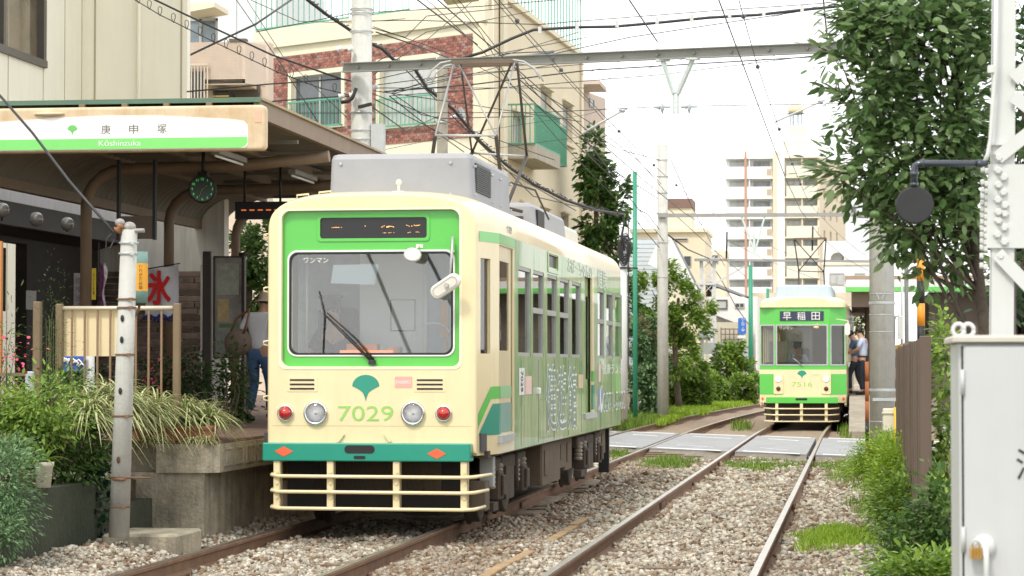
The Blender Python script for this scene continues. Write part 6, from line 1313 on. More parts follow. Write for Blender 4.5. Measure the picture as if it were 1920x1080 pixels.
b = MB(); b.wall((Lf.x, Lf.y), (C.x, C.y), 0, zpar, hol, .2); b.build('front_wall', IVORYL, t)
n = Vector((d.y, -d.x, 0)); b = MB()
uL, uR = up(505), up(887); bh, bw = .078, .155; row = 0; z = zb1
MOR = mat('mortar', (.42, .36, .30), .9)
while z < zt1-.02:
    u = uL-(bw/2 if row % 2 else 0)
    while u < uR:
        a_, c_ = max(u, uL)+.006, min(u+bw, uR)-.006; u += bw; zz_ = z+bh-.012
        if c_-a_ < .03 or any(h[0]-.16 < (a_+c_)/2 < h[1]+.16 and h[2]-.05 < z+bh/2 < h[3]+.16 for h in hol): continue
        b.cur = random.random(); k = .022+random.uniform(0, .006); p, q = Lf+d*a_+n*k, Lf+d*c_+n*k; p2, q2 = Lf+d*a_+n*.005, Lf+d*c_+n*.005
        b.add([(p.x, p.y, z), (q.x, q.y, z), (q.x, q.y, zz_), (p.x, p.y, zz_), (p2.x, p2.y, z), (q2.x, q2.y, z), (q2.x, q2.y, zz_), (p2.x, p2.y, zz_)], [(0, 1, 2, 3), (0, 4, 5, 1), (1, 5, 6, 2), (2, 6, 7, 3), (3, 7, 4, 0)])
    z += bh; row += 1
b.build('brickwork', ramp_mat('brick', [(0, (.16, .08, .07)), (.35, (.30, .125, .095)), (.7, (.40, .17, .13)), (1, (.33, .22, .19))], .85, scale=8), t, kind='stuff')
b = MB()
for (ua, ub, za, zb_2) in [(uL, hol[0][0]-.14, zb1, zt1), (hol[0][1]+.14, hol[1][0]-.14, zb1, zt1), (hol[1][1]+.14, uR, zb1, zt1), (hol[0][0]-.14, hol[0][1]+.14, zb1, hol[0][2]), (hol[1][0]-.14, hol[1][1]+.14, zb1, hol[1][2]), (hol[0][0]-.14, hol[0][1]+.14, hol[0][3]+.12, zt1), (hol[1][0]-.14, hol[1][1]+.14, hol[1][3]+.12, zt1)]:
    p, q = Lf+d*ua+n*.006, Lf+d*ub+n*.006; b.quad((p.x, p.y, za), (q.x, q.y, za), (q.x, q.y, zb_2), (p.x, p.y, zb_2))
b.build('mortar_bed', MOR, t)
for h, m_ in zip(hol, (WIN, WINL)):
    M = frame((Lf.x, Lf.y, 0), d, (0, 0, 1)); b = MB(); plate(b, [[(h[0]-.13, h[2]-.03), (h[1]+.13, h[2]-.03), (h[1]+.13, h[3]+.13), (h[0]-.13, h[3]+.13)], [(h[0], h[2]), (h[1], h[2]), (h[1], h[3]), (h[0], h[3])]], .06, M); b.build('window_surround', IVORYL, t)
    b = MB(); w = (h[1]-h[0]); loops = [[(h[0], h[2]), (h[1], h[2]), (h[1], h[3]), (h[0], h[3])]]+[[(h[0]+.04+w*i/2, h[2]+.04), (h[0]+w*(i+1)/2-.04, h[2]+.04), (h[0]+w*(i+1)/2-.04, h[3]-.04), (h[0]+.04+w*i/2, h[3]-.04)] for i in range(2)]; plate(b, loops, .04, M @ Matrix.Translation((0, 0, -.14))); f = b.build('window', ALU, t)
    b = MB(); b.add([M @ Vector((h[0], h[2], -.12)), M @ Vector((h[1], h[2], -.12)), M @ Vector((h[1], h[3], -.12)), M @ Vector((h[0], h[3], -.12))], [(0, 1, 2, 3)]); b.build('pane', m_, f)
    o = Lf+d*(h[0]-.05); railing(t, o, d, n, h[1]-h[0]+.1, h[2]+.02, h[2]+.78, GRN, .16, .155, .011)
# roof terrace railing and parapet band
b = MB(); b.wall((Lf.x, Lf.y), (C.x, C.y), zpar, zpar+.02, [], .2); p, q = Lf+n*.12, C+n*.12; b.prism([(p.x, p.y, zpar-.3), (q.x, q.y, zpar-.3), (C.x, C.y, zpar-.3), (Lf.x, Lf.y, zpar-.3)], (0, 0, .55)); b.build('parapet', IVORYL, t)
railing(t, Lf, d, n, (C-Lf).length*.42, zpar+.3, zpar+1.3, GRN, .02, .22, .012, 'terrace_railing')
railing(t, Lf+d*(LL*.48), d, n, LL*.2, zpar+.3, zpar+1.3, GRN, .02, .22, .012, 'terrace_railing')
b = MB(); p = Lf+d*(LL*.2)-n*2.5; q = Lf+d*(LL*.95)-n*2.5; b.prism([(p.x, p.y, zpar), (q.x, q.y, zpar), (q.x-n.x*4, q.y-n.y*4, zpar), (p.x-n.x*4, p.y-n.y*4, zpar)], (0, 0, 3)); pass
# side wall
ds = (Rt-C).normalized(); ns = Vector((ds.y, -ds.x, 0)); LS = (Rt-C).length; zside = onw(943, 0, C, Rt).z
sh_ = []
def hs_(x0, y0, x1, y1): p, q = onw(x0, y1, C, Rt), onw(x1, y0, C, Rt); z0, z1 = onw((x0+x1)/2, y1, C, Rt).z, onw((x0+x1)/2, y0, C, Rt).z; return ((Vector((p.x, p.y, 0))-C).length, (Vector((q.x, q.y, 0))-C).length, z0, z1)
SH = [hs_(1014, 168, 1034, 226), hs_(1055, 195, 1073, 268), hs_(962, 215, 985, 272), hs_(1014, 392, 1030, 430), hs_(1052, 402, 1066, 440), hs_(975, 382, 990, 415)]
b = MB(); b.wall((C.x, C.y), (Rt.x, Rt.y), 0, zside, SH, .25); b.build('side_wall', IVORY, t)
for h in SH:
    M = frame((C.x, C.y, 0), ds, (0, 0, 1)); b = MB(); w = h[1]-h[0]; plate(b, [[(h[0], h[2]), (h[1], h[2]), (h[1], h[3]), (h[0], h[3])]]+[[(h[0]+.04+w*i/2, h[2]+.04), (h[0]+w*(i+1)/2-.03, h[2]+.04), (h[0]+w*(i+1)/2-.03, h[3]-.04), (h[0]+.04+w*i/2, h[3]-.04)] for i in range(2)], .05, M @ Matrix.Translation((0, 0, -.2))); f = b.build('window', ALU, t)
    b = MB(); b.add([M @ Vector((h[0], h[2], -.19)), M @ Vector((h[1], h[2], -.19)), M @ Vector((h[1], h[3], -.19)), M @ Vector((h[0], h[3], -.19))], [(0, 1, 2, 3)]); b.build('pane', WINL, f)
    b = MB(); plate(b, [[(h[0]-.1, h[2]-.12), (h[1]+.1, h[2]-.12), (h[1]+.1, h[2]-.02), (h[0]-.1, h[2]-.02)]], .12, M); b.build('sill', IVORY, t); b = MB(); plate(b, [[(h[0]-.1, h[3]+.02), (h[1]+.1, h[3]+.02), (h[1]+.1, h[3]+.08), (h[0]-.1, h[3]+.08)]], .1, M); b.build('lintel', IVORY, t)
h = hs_(951, 203, 1000, 285); o = C+ds*h[0]; b = MB(); p, q = C+ds*h[0], C+ds*h[1]
b.prism([(p.x, p.y, h[2]-.35), (q.x, q.y, h[2]-.35), (q.x+ns.x*.8, q.y+ns.y*.8, h[2]-.35), (p.x+ns.x*.8, p.y+ns.y*.8, h[2]-.35)], (0, 0, .4)); b.build('balcony', mat('balcony_concrete', (.42, .38, .30), .85, var=.15, streak=.4), t)
railing(t, p, ds, ns, h[1]-h[0], h[2]+.06, h[3]-.1, GRN, .78, .12, .013)
dd_ = ns; q2 = q; railing(t, p, ns, -ds, .78, h[2]+.06, h[3]-.1, GRN, .02, .12, .013)
h2 = hs_(1019, 236, 1047, 306); railing(t, C+ds*h2[0], ds, ns, h2[1]-h2[0], h2[2], h2[3], GRN, .25, .09, .013)
b = MB(); q = C+ds*(LS*.975)+ns*.07; b.cyl((q.x, q.y, 0), (q.x, q.y, zside), .05, n=8); q = C+ds*.25+ns*.07; b.cyl((q.x, q.y, 0), (q.x, q.y, zside), .04, n=8); b.build('downpipe', IVORYL, t)
b = MB(); q = C+ds*(LS*.12)+ns*.02; b.box((q.x, q.y-.4, 0), (q.x+.1, q.y+.4, zside)); b.build('pilaster', IVORYL, t)
b = MB(); b.prism([(C.x+ns.x*.12, C.y+ns.y*.12, zside), (Rt.x+ns.x*.12, Rt.y+ns.y*.12, zside), (Rt.x-3, Rt.y+.5, zside), (C.x-1.5, C.y+1, zside)], (0, 0, .15)); b.build('roof_slab', IVORYL, t)
railing(t, C+ds*.4, ds, ns, LS*.96, zside+.2, zside+1.9, GRN, .0, .55, .018, 'terrace_railing')
b = MB(); b.wall((Rt.x, Rt.y), (Rt.x-8, Rt.y+3), 0, zside, [], .2); b.build('rear_wall', IVORY, t)
# horn loudspeaker on the brick wall
q = onw(880, 218, Lf, C)+n*.4; t = thing('loudspeaker', 'pale horn loudspeaker in front of the brick wall', 'loudspeaker', q); b = MB(); b.lathe([(.03, -.25), (.04, -.1), (.10, .0), (.22, .08)], 18, Matrix.Translation(q) @ Matrix.Rotation(math.radians(80), 4, 'Y') @ Matrix.Rotation(.3, 4, 'X')); b.build('horn', mat('horn_pale', (.55, .60, .63), .4), t); b = MB(); b.cyl(q, q-n*.4, .02, n=6); b.build('bracket', STEEL, t)
# --- buildings right of it
s_ = 38.; A = P(1062, 0, s_); t = thing('pink_flats', 'distant pinkish flat block with two small blue windows behind the cream building', 'building', (A.x+1, A.y, 0)); A0, A1 = (A.x, A.y, 0), (P(1135, 0, 36).x, P(1135, 0, 36).y, 0)
b = MB(); b.wall(A0, A1, 0, zs(158, 38), [], .2); b.box((A.x, A.y+.3, zs(158, 38)), (A.x+1.6, A.y+4, zs(150, 38))); b.build('wall', mat('pink_stucco', (.56, .45, .38), .85, var=.06), t)
for y0, y1 in ((184, 200), (230, 244), (276, 290)): win(t, A0, A1, 1104, y0, 1112, y1, mat('window_blue', (.16, .21, .24)), .04, 0)
s_ = 52.; A = P(1070, 0, s_); A0, A1 = (A.x, A.y, 0), (P(1130, 0, s_).x, A.y+.5, 0); t = thing('beige_tile_house', 'low beige tiled building with a small dark awning seen over the tram roof', 'building', (A.x+.5, A.y, 0))
b = MB(); b.wall(A0, A1, 0, zs(345, s_), [], .2); b.wall((A1[0], A1[1]), (A1[0], A1[1]+5), 0, zs(345, s_), [], .2); b.build('wall', mat('beige_tile', (.56, .46, .36), .75, var=.06), t); b = MB(); a_ = P(1112, 470, s_); b.prism([(a_.x, a_.y, a_.z), (a_.x+.35, a_.y, a_.z), (a_.x+.05, a_.y, a_.z+.35)], (0, -.6, 0)); b.build('awning', mat('awning_grey', (.16, .15, .15), .6), t)
# --- yellow house group with gable
s_ = 36.; t = thing('yellow_building', 'distant yellow cream building with a brown topped stair tower', 'building', P(1250, 600, s_)); Yb = P(1250, 600, s_).y
def bx(T, name, m, px0, py0, px1, py1, Y, depth=5.):
    p, q = PY(px0, py1, Y), PY(px1, py0, Y); b = MB(); b.box((p.x, Y, p.z), (q.x, Y+depth, q.z)); return b.build(name, m, T)
YEB = mat('stucco_yellow', (.74, .64, .47), .85, var=.06); bx(t, 'wall', YEB, 1185, 432, 1322, 720, Yb, 6); bx(t, 'stair_tower', IVORYL, 1251, 388, 1296, 432, Yb+.6, 3); bx(t, 'tower_top', mat('tile_brown', (.22, .14, .11), .8), 1250, 372, 1297, 390, Yb+.5, 3.2)
bx(t, 'cornice', IVORYL, 1180, 428, 1325, 436, Yb-.2, 6)
A0, A1 = (PY(1185, 0, Yb).x, Yb, 0), (PY(1322, 0, Yb).x, Yb, 0)
for x0, y0, x1, y1 in ((1256, 447, 1290, 452), (1282, 480, 1296, 500), (1300, 540, 1312, 556)): win(t, A0, A1, x0, y0, x1, y1, WIN, .03, 0)
s_ = 44.; Yb = P(1200, 600, s_).y; t = thing('siding_house', 'house with pale blue grey horizontal siding behind the green post', 'house', P(1210, 600, s_))
SID = mat('siding_blue', (.50, .54, .58), .6, var=.04)
bx(t, 'wall', mat('siding_back', (.35, .38, .42), .7), 1178, 448, 1240, 720, Yb, 5)
z = PY(1200, 600, Yb).z; a_, c_ = PY(1178, 0, Yb).x, PY(1240, 0, Yb).x
while z < PY(1200, 450, Yb).z: b = MB(); b.prism([(a_, Yb-.03, z), (a_, Yb-.001, z), (a_, Yb-.001, z+.17), (a_, Yb-.012, z+.17)], (c_-a_, 0, 0)); b.build('board', SID, t); z += .18
s_ = 46.; Yb = P(1260, 600, s_).y; t = thing('gable_house', 'house with a steep pointed white edged gable behind the concrete pole', 'house', P(1262, 600, s_)); p = lambda x, y: PY(x, y, Yb)
b = MB(); b.prism([p(1236, 600), p(1236, 470), p(1248, 452), p(1296, 545), p(1296, 600)], (0, 6, 0)); b.build('gable_wall', IVORYL, t)
b = MB(); b.bar(p(1247, 448)+Vector((0, -.2, 0)), p(1302, 555)+Vector((0, -.2, 0)), .5, .1, up=(0, 1, 0)) ; b.bar(p(1249, 448)+Vector((0, -.2, 0)), p(1226, 500)+Vector((0, -.2, 0)), .5, .1, up=(0, 1, 0)); b.build('bargeboard', WHITEP, t)
b = MB(); b.prism([p(1248, 447), p(1303, 556), p(1305, 553), p(1249, 443)], (0, 6, 0)); b.build('roof', mat('roof_slate', (.16, .17, .19), .7), t)
win(t, (p(1240, 0).x, Yb, 0), (p(1300, 0).x, Yb, 0), 1260, 505, 1272, 530, WIN, .04, 0)
# --- distant apartment towers
def tower(name, label, px0, px1, ytop, nfl, pitch, s, m, mpar, bays, first, side=None, vis=None):
    Y = P(px0, 600, s).y; t = thing(name, label, 'building', (P((px0+px1)/2, 0, s).x, Y, -.3)); q0, q1 = PY(px0, 0, Y).x, PY(px1, 0, Y).x; zt = PY(px0, ytop, Y).z
    b = MB(); b.box((q0, Y+1.3, -1), (q1, Y+11, zt)); b.build('core', m, t)
    W_ = q1-q0
    for f in range(nfl):
        zf = PY(px0, first+pitch*f, Y).z            # top of this storey's opening = underside of slab above
        zn = PY(px0, first+pitch*(f+1), Y).z; hgt = zf-zn
        b = MB(); b.box((q0, Y, zf-.02), (q1, Y+1.3, zf+.2)); b.build('balcony_slab', m, t)
        b = MB(); b.box((q0+.25, Y, zn+.2), (q1-.25, Y+.15, zn+hgt*.60)); b.build('balcony_parapet', mpar, t)
        for k in range(bays):
            a = q0+W_*(k+.16)/bays; c = q0+W_*(k+.84)/bays
            b = MB(); b.box((a, Y+1.22, zn+.25), (c, Y+1.32, zf-hgt*.1)); w = b.build('window', mat('window_hazed', (.30, .32, .33), .3, var=.5, vs=.6) if (f*3+k) % 3 else WINL, t)  # panes lightened, distance haze painted into the glass colour
            b = MB(); b.box(((a+c)/2-.06, Y+1.17, zn+.25), ((a+c)/2+.06, Y+1.22, zf-hgt*.1)); b.box((a, Y+1.17, zf-hgt*.13), (c, Y+1.22, zf-hgt*.09)); b.build('window_frame', ALU, w)
            if k: b = MB(); x = q0+W_*k/bays; b.box((x-.08, Y+.2, zn+.2), (x+.08, Y+1.3, zf)); b.build('partition', m, t)
    return t, Y, q0, q1, zt
AW = mat('tower_white', (.84, .83, .82), .8, var=.03); AC_ = mat('tower_cream', (.75, .69, .58), .8, var=.03); AT = mat('tower_tan', (.74, .62, .48), .8, var=.05)  # white and tan made paler so the colour carries distance haze
t, Y, q0, q1, zt = tower('apartment_tower', 'distant white apartment tower with wide balconies and a thin red brown stripe', 1359, 1449, 292, 8, 37.6, 13, AW, AW, 2, 298)
b = MB(); x = PY(1397, 0, Y).x; b.box((x-.16, Y-.2, 0), (x+.16, Y+.3, zt+.6)); b.build('stripe', mat('stripe_rust', (.50, .27, .20), .7), t)
b = MB(); x = PY(1452, 0, Y).x; b.box((x-.3, Y-.3, 0), (x+.35, Y+9, zt+.5)); b.build('end_pier', AT, t)
b = MB(); b.box((PY(1372, 0, Y).x, Y+3, zt), (PY(1425, 0, Y).x, Y+8, PY(1500, 262, Y).z)); b.build('penthouse', AW, t)
for f in range(7): b = MB(); z = PY(1500, 328+37.6*f, Y).z; x = PY(1441, 0, Y).x; b.box((x-.35, Y-.05, z), (x+.3, Y-.01, z+.9)); b.build('screen', mat('screen_tan', (.5, .40, .28), .7), t)
t, Y, q0, q1, zt = tower('apartment_tower', 'distant cream apartment tower with a stepped roof and water tank', 1470, 1535, 292, 8, 37.6, 13.2, AC_, AC_, 2, 296)
b = MB(); b.box((PY(1456, 0, Y).x, Y+.4, 0), (PY(1470, 0, Y).x-.01, Y+9, zt)); b.build('pier', AW, t)
b = MB(); b.wall((q1, Y+.2), (PY(1594, 0, Y+16).x, Y+16), -1, zt-.2, [(2+3.2*k, 2.9+3.2*k, 2+2.9*f, 3.4+2.9*f) for f in range(9) for k in range(3)], .3); b.build('side_wall', AT, t)
b = MB(); b.box((PY(1466, 0, Y+2).x, Y+2, zt), (PY(1520, 0, Y+2).x, Y+8, PY(1500, 262, Y).z)); b.box((PY(1478, 0, Y+3).x, Y+3, zt), (PY(1510, 0, Y+3).x, Y+7, PY(1500, 232, Y).z)); b.build('penthouse', AC_, t)
q = PY(1492, 212, Y+5); b = MB(); b.lathe([(0, .0), (.9, .0), (1.15, .35), (1.1, 1.1), (.6, 1.3), (0, 1.35)], 20, Matrix.Translation((q.x, q.y, PY(1500, 207, Y).z))); b.build('water_tank', mat('tank_cream', (.68, .58, .40), .7), t)
b = MB(); zz_ = PY(1500, 207, Y).z; b.lathe([(.3, -.15), (1.3, 0), (1.3, .06)], 20, Matrix.Translation((q.x, q.y, zz_)))
for a in range(6): b.bar((q.x+.8*math.cos(a), q.y+.8*math.sin(a), zz_-2.0), (q.x+.8*math.cos(a), q.y+.8*math.sin(a), zz_), .14)
b.build('tank_stand', mat('tank_blue', (.18, .25, .33), .6), t)
b = MB(); b.cyl((q.x+2.2, q.y, zt), (q.x+2.2, q.y, zt+8), .05, n=5); b.build('aerial', STEEL, t)
# low blocks between
for (nm, lb, x0, y0, x1, y1, s_, m) in (('low_block', 'distant small beige block left of the white tower', 1327, 470, 1362, 720, 20, AT), ('side_block', 'distant pale block with a dark window above the arched house', 1586, 378, 1650, 560, 30, mat('pale_blue_wall', (.66, .70, .72), .8))):
    Y = P(x0, 600, s_).y; t = thing(nm, lb, 'building', P((x0+x1)/2, 690, s_)); bx(t, 'wall', m, x0, y0, x1, y1, Y); win(t, (PY(x0, 0, Y).x, Y, 0), (PY(x1, 0, Y).x, Y, 0), x0+8, y0+8, x0+20, y0+24, WIN, .05, 0)
# --- white house with arched openings
s_ = 30.; Y = P(1590, 600, s_).y; t = thing('arched_house', 'white building with round arched windows behind the far tram', 'building', P(1590, 690, s_))
def a2(px, py): q = PY(px, py, Y); return (q.x, q.z)
loops = [[a2(1543, 690), a2(1660, 690), a2(1660, 452), a2(1543, 452)]]
for cx_, r_ in ((1570, 13), (1615, 13)):
    c0_, c1_ = a2(cx_-r_, 488), a2(cx_+r_, 488); rr = (c1_[0]-c0_[0])/2; loops.append([(c0_[0], a2(1590, 490)[1]), (c1_[0], a2(1590, 490)[1])]+[((c0_[0]+c1_[0])/2+rr*math.cos(math.pi*i/10), a2(1590, 486)[1]+rr*math.sin(math.pi*i/10)) for i in range(11)])
b = MB(); plate(b, loops, .5, FR((0, Y+.5, 0))); b.build('wall', mat('white_render', (.80, .79, .77), .8, var=.03), t)
b = MB(); b.box((PY(1543, 0, Y).x, Y+.8, -.3), (PY(1660, 0, Y).x, Y+7, a2(1590, 453)[1])); b.build('inner_wall', IVORYL, t)
for x in (1570, 1615): b = MB(); p_, q_ = a2(x-9, 490), a2(x+9, 474); b.box((p_[0], Y+.7, p_[1]), (q_[0], Y+.8, q_[1])); b.build('window', WINL, t)
for x0, x1 in ((1555, 1583), (1602, 1622)): win(t, (PY(1543, 0, Y).x, Y, 0), (PY(1660, 0, Y).x, Y, 0), x0, 512, x1, 534, WINL, .06, 1)
bx(t, 'string_course', IVORYL, 1541, 492, 1660, 497, Y-.1, .2)
# garden wall behind the far tram
s_ = 33.; Y = P(1500, 600, s_).y; t = thing('garden_wall', 'pale dappled wall running behind the far tram roof', 'wall', P(1520, 690, s_)); bx(t, 'face', mat('dappled_wall', (.66, .58, .45), .85, var=.25, vs=1.5, grime=.5, dirt=(.25, .24, .16)), 1405, 548, 1660, 690, Y, 1)
# --- houses left of the far tram
s_ = 36.; Y = P(1350, 600, s_).y; t = thing('white_house', 'white two storey house with a dark framed window behind the lattice mast', 'house', P(1360, 690, s_)); bx(t, 'wall', mat('house_white', (.74, .72, .68), .8, var=.05), 1300, 556, 1420, 700, Y, 6)
b = MB(); p = lambda x, y, dy=0: PY(x, y, Y+dy); b.prism([p(1288, 560), p(1318, 530), p(1335, 528), p(1404, 556), p(1404, 560), p(1335, 534), p(1320, 536), p(1292, 564)], (0, 6, 0)); b.build('roof', mat('roof_grey', (.26, .28, .30), .7), t)
A0, A1 = (p(1300, 0).x, Y, 0), (p(1420, 0).x, Y, 0)
win(t, A0, A1, 1340, 562, 1364, 580, WINL, .06, 0, mat('frame_dark', (.08, .075, .07), .5)); win(t, A0, A1, 1378, 568, 1396, 578, WIN, .05, 1); win(t, A0, A1, 1342, 612, 1356, 640, WINL, .05, 0)
b = MB(); b.prism([p(1340, 590), p(1376, 604), p(1376, 608), p(1340, 594)], (0, -1.6, 0)); b.build('porch_roof', mat('roof_dark', (.10, .10, .11), .7), t)
s_ = 39.; Y = P(1370, 600, s_).y; t = thing('low_shed', 'low beige shed with a fence of thin bars beside the blue sign', 'shed', P(1370, 690, s_)); bx(t, 'wall', mat('shed_beige', (.52, .46, .36), .8, var=.1), 1340, 604, 1405, 700, Y, 3); bx(t, 'plinth', mat('shed_grey', (.42, .43, .43), .8), 1345, 641, 1404, 700, Y-.3, .3)
b = MB(); p = lambda x, y: PY(x, y, Y-.35)
for k in range(6): b.bar(p(1352+8*k, 642), p(1352+8*k, 614+k), .05)
for y in (617, 627, 637): b.bar(p(1352, y), p(1392, y), .05)
b.build('bar_fence', mat('bar_brown', (.16, .13, .10), .7), t)
# blue upright sign with arrow
Yb = P(1391, 620, 41).y; t = thing('blue_sign', 'small blue upright street sign with white marks beside the far green pole', 'sign', PY(1391, 690, Yb)); p = lambda x, y, dy=0: PY(x, y, Yb+dy)
b = MB(); a_, c_ = p(1384, 627), p(1399, 596); plate(b, [rrect(a_.x, c_.x, a_.z, c_.z, .08)], .05, FR((0, Yb, 0))); bs_ = b.build('board', mat('sign_blue', (.04, .17, .55), .4), t)
b = MB(); add_text(b, '小\n台', FR((p(1391.5, 0).x, Yb-.052, p(0, 606).z)), w=.17, h=.38, ext=.001); add_text(b, '↓', FR((p(1391.5, 0).x, Yb-.052, p(0, 620).z)), w=.18, h=.2, ext=.001); b.build('lettering', WHITEP, bs_)
b = MB(); a_, c_ = p(1383, 634), p(1398, 629); b.box((a_.x, Yb-.04, a_.z), (c_.x, Yb, c_.z)); b.build('white_board', WHITEP, t); b = MB(); b.cyl((p(1391.5, 0).x, Yb+.05, -.3), (p(1391.5, 0).x, Yb+.05, p(0, 600).z), .04, n=8); b.build('post', STEEL, t)
# ================================================================== poles and masts
def pole(name, label, px, pyb, pyt, s, r0, r1, m, cat='pole', group=None, bands=()):
    q = P(px, pyb, s); t = thing(name, label, cat, (q.x, q.y, -.2), 0, group); b = MB(); zt = PY(px, pyt, q.y).z; b.tube([(q.x, q.y, -.3), (q.x, q.y, zt)], [r0, r1], 20); b.build('shaft', m, t)
    for py in bands: z = PY(px, py, q.y).z; b = MB(); b.lathe([(r0+.003, z-.012), (r0+.01, z), (r0+.003, z+.012)], 20, Matrix.Translation((q.x, q.y, 0))); b.build('band', STEEL, t)
    return t, q
tl, qL = pole('utility_pole', 'thick pale concrete utility pole in front of the brick wall', 677, 690, -80, 115, .19, .165, CONC, group='tall concrete poles', bands=(18, 26, 60, 212, 245, 262))
b = MB(); q = PY(709, 300, qL.y); b.box((q.x-.1, qL.y-.1, PY(709, 300, qL.y).z), (q.x+.1, qL.y+.12, PY(709, 233, qL.y).z)); b.build('side_box', mat('box_pale', (.5, .53, .52), .5), tl)
b = MB(); b.tube([PY(668, 165, qL.y-.3), PY(660, 185, qL.y-.3), PY(652, 190, qL.y-.3), PY(640, 192, qL.y-.3)], .03, 8); q = PY(685, 200, qL.y-.25); b.bar(PY(672, 201, qL.y-.25), PY(697, 195, qL.y-.25), .07, .05); b.build('cable_clamp', BLACK, tl)
b = MB()
for (x, y) in ((703, 163), (660, 178), (657, 92), (636, 92), (640, 180)): q = PY(x, y, qL.y-.25); b.lathe([(0, -.05), (.06, -.03), (.03, 0), (.06, .03), (0, .06)], 10, Matrix.Translation(q) @ Matrix.Rotation(1.2, 4, 'Y'))
b.build('insulator', WHITEP, tl)
pole('utility_pole', 'old weathered concrete pole just behind the pantograph', 829, 690, 108, 95, .125, .105, mat('old_pole', (.27, .25, .20), .9, var=.25, vs=6, streak=.5), group='tall concrete poles', bands=(230, 290))
tc_, qC = pole('utility_pole', 'plain light grey concrete pole on the verge beyond the crossing', 1243, 785, 271, 68, .158, .14, CONC, group='tall concrete poles', bands=(300, 331, 362, 400, 455, 520))
GPO = mat('pole_green', (.03, .27, .16), .45, var=.08)
pole('green_pole', 'slim green pole rising above the red leaved bush', 1191, 700, 322, 72, .062, .055, GPO, group='green poles'); pole('green_pole', 'slim green pole beside the far tram with an orange plate', 1408, 742, 497, 42, .12, .09, GPO, group='green poles'); pole('green_pole', 'distant short green pole behind the far tram', 1440, 700, 541, 36, .09, .08, GPO, group='green poles')
pole('grey_pole', 'distant thin grey pole next to the green pole by the far tram', 1415, 720, 560, 38, .07, .06, CONC)
q = P(1411, 724, 44); b = MB(); b.box((q.x-.14, q.y, q.z-.13), (q.x+.13, q.y+.02, q.z+.15)); b.cyl((q.x, q.y+.03, -.1), (q.x, q.y+.03, q.z), .05, n=8); o = b.build('orange_plate', mat('plate_orange', (.85, .38, .02), .5)); tag(o, 'small orange square plate at the foot of the far green pole', 'plate')
# pole with cable coil
tk, qK = pole('grey_pole', 'pale grey square topped pole carrying a tangle of black cable', 1169, 700, 428, 74, .11, .10, mat('pole_pale', (.60, .61, .60), .6, var=.05))
b = MB()
for k in range(16):
    a = random.uniform(0, 6.28); c = PY(1171+random.uniform(-3, 3), 468+random.uniform(-6, 8), qK.y-.15); r1, r2 = random.uniform(.08, .16), random.uniform(.18, .36)
    b.tube([(c.x+r1*math.cos(x), c.y-.02*k*.3, c.z+r2*math.sin(x)) for x in np.linspace(0, 6.28, 14)], .014, 5)
b.build('cable_coil', WIREM, tk, kind='stuff'); b = MB(); b.bar(PY(1160, 443, qK.y-.1), PY(1180, 443, qK.y-.1), .05); b.bar(PY(1162, 502, qK.y-.1), PY(1196, 503, qK.y-.1), .04); b.bar(PY(1178, 400, qK.y), PY(1178, 690, qK.y), .03); b.build('crossbar', WIREM, tk)
# grey cabinet beyond the crossing
q = P(1183, 775, 61); t = thing('signal_cabinet', 'pale grey upright cabinet on the grass left of the crossing', 'cabinet', (q.x, q.y, -.05)); w_ = .24; z1 = PY(1183, 682, q.y).z
b = MB(); b.bbox((q.x-w_-.2, q.y, .08), (q.x+w_, q.y+.9, z1), .015); b.build('body', mat('cabinet_beige', (.55, .54, .48), .5, var=.06), t); b = MB(); b.box((q.x-w_-.26, q.y-.05, -.1), (q.x+w_+.03, q.y+.95, .09)); b.build('base', OLDCONC, t); b = MB(); b.box((q.x+.05, q.y-.03, .7), (q.x+.08, q.y, .85)); b.build('handle', BLACK, t)
b = MB(); add_text(b, '75', FR((q.x-.1, q.y-.004, PY(1183, 705, q.y).z)), w=.14, ext=.002); b.build('lettering', MATS['letter_dark'], t)
# lattice mast
sM = 44.; q = P(1328, 752, sM); t = thing('lattice_mast', 'white grey lattice mast with crossed braces and a small platform beyond the pole', 'mast', (q.x, q.y, -.2)); YM3 = q.y; LM = mat('mast_pale', (.62, .63, .62), .5, var=.05)
def m_(px, py, dy=0): return PY(px, py, YM3+dy)
for x0, x1 in ((1317, 1315), (1341, 1339)):
    for dy in (0, .55): b = MB(); b.bar(m_(x0, 752, dy), m_(x1, 485, dy), .15, .08); b.build('leg', LM, t)
for k in range(11):
    y0, y1 = 745-24*k, 745-24*(k+1)
    if 640 < (y0+y1)/2 < 668: continue
    b = MB(); b.bar(m_(1317, y0, -.02), m_(1340, y1, -.02), .07, .03); b.build('brace', LM, t); b = MB(); b.bar(m_(1340, y0, .06), m_(1317, y1, .06), .07, .03); b.build('brace', LM, t)
b = MB(); a_, c_ = m_(1318, 664), m_(1342, 643); b.box((a_.x, YM3-.1, a_.z), (c_.x, YM3-.05, c_.z)); b.build('platform_panel', LM, t); b = MB(); b.bar(m_(1302, 487), m_(1350, 487), .2, .12); b.bar(m_(1304, 532), m_(1342, 532), .2, .1); b.bar(m_(1340, 532), m_(1398, 498), .16, .08); b.build('arm', LM, t)
q = m_(1321, 630, -.2); b = MB(); b.ball(q, .28, 12, 8, (1.3, .7, .6)); b.build('lamp', mat('lamp_pale', (.55, .58, .6), .3), t)
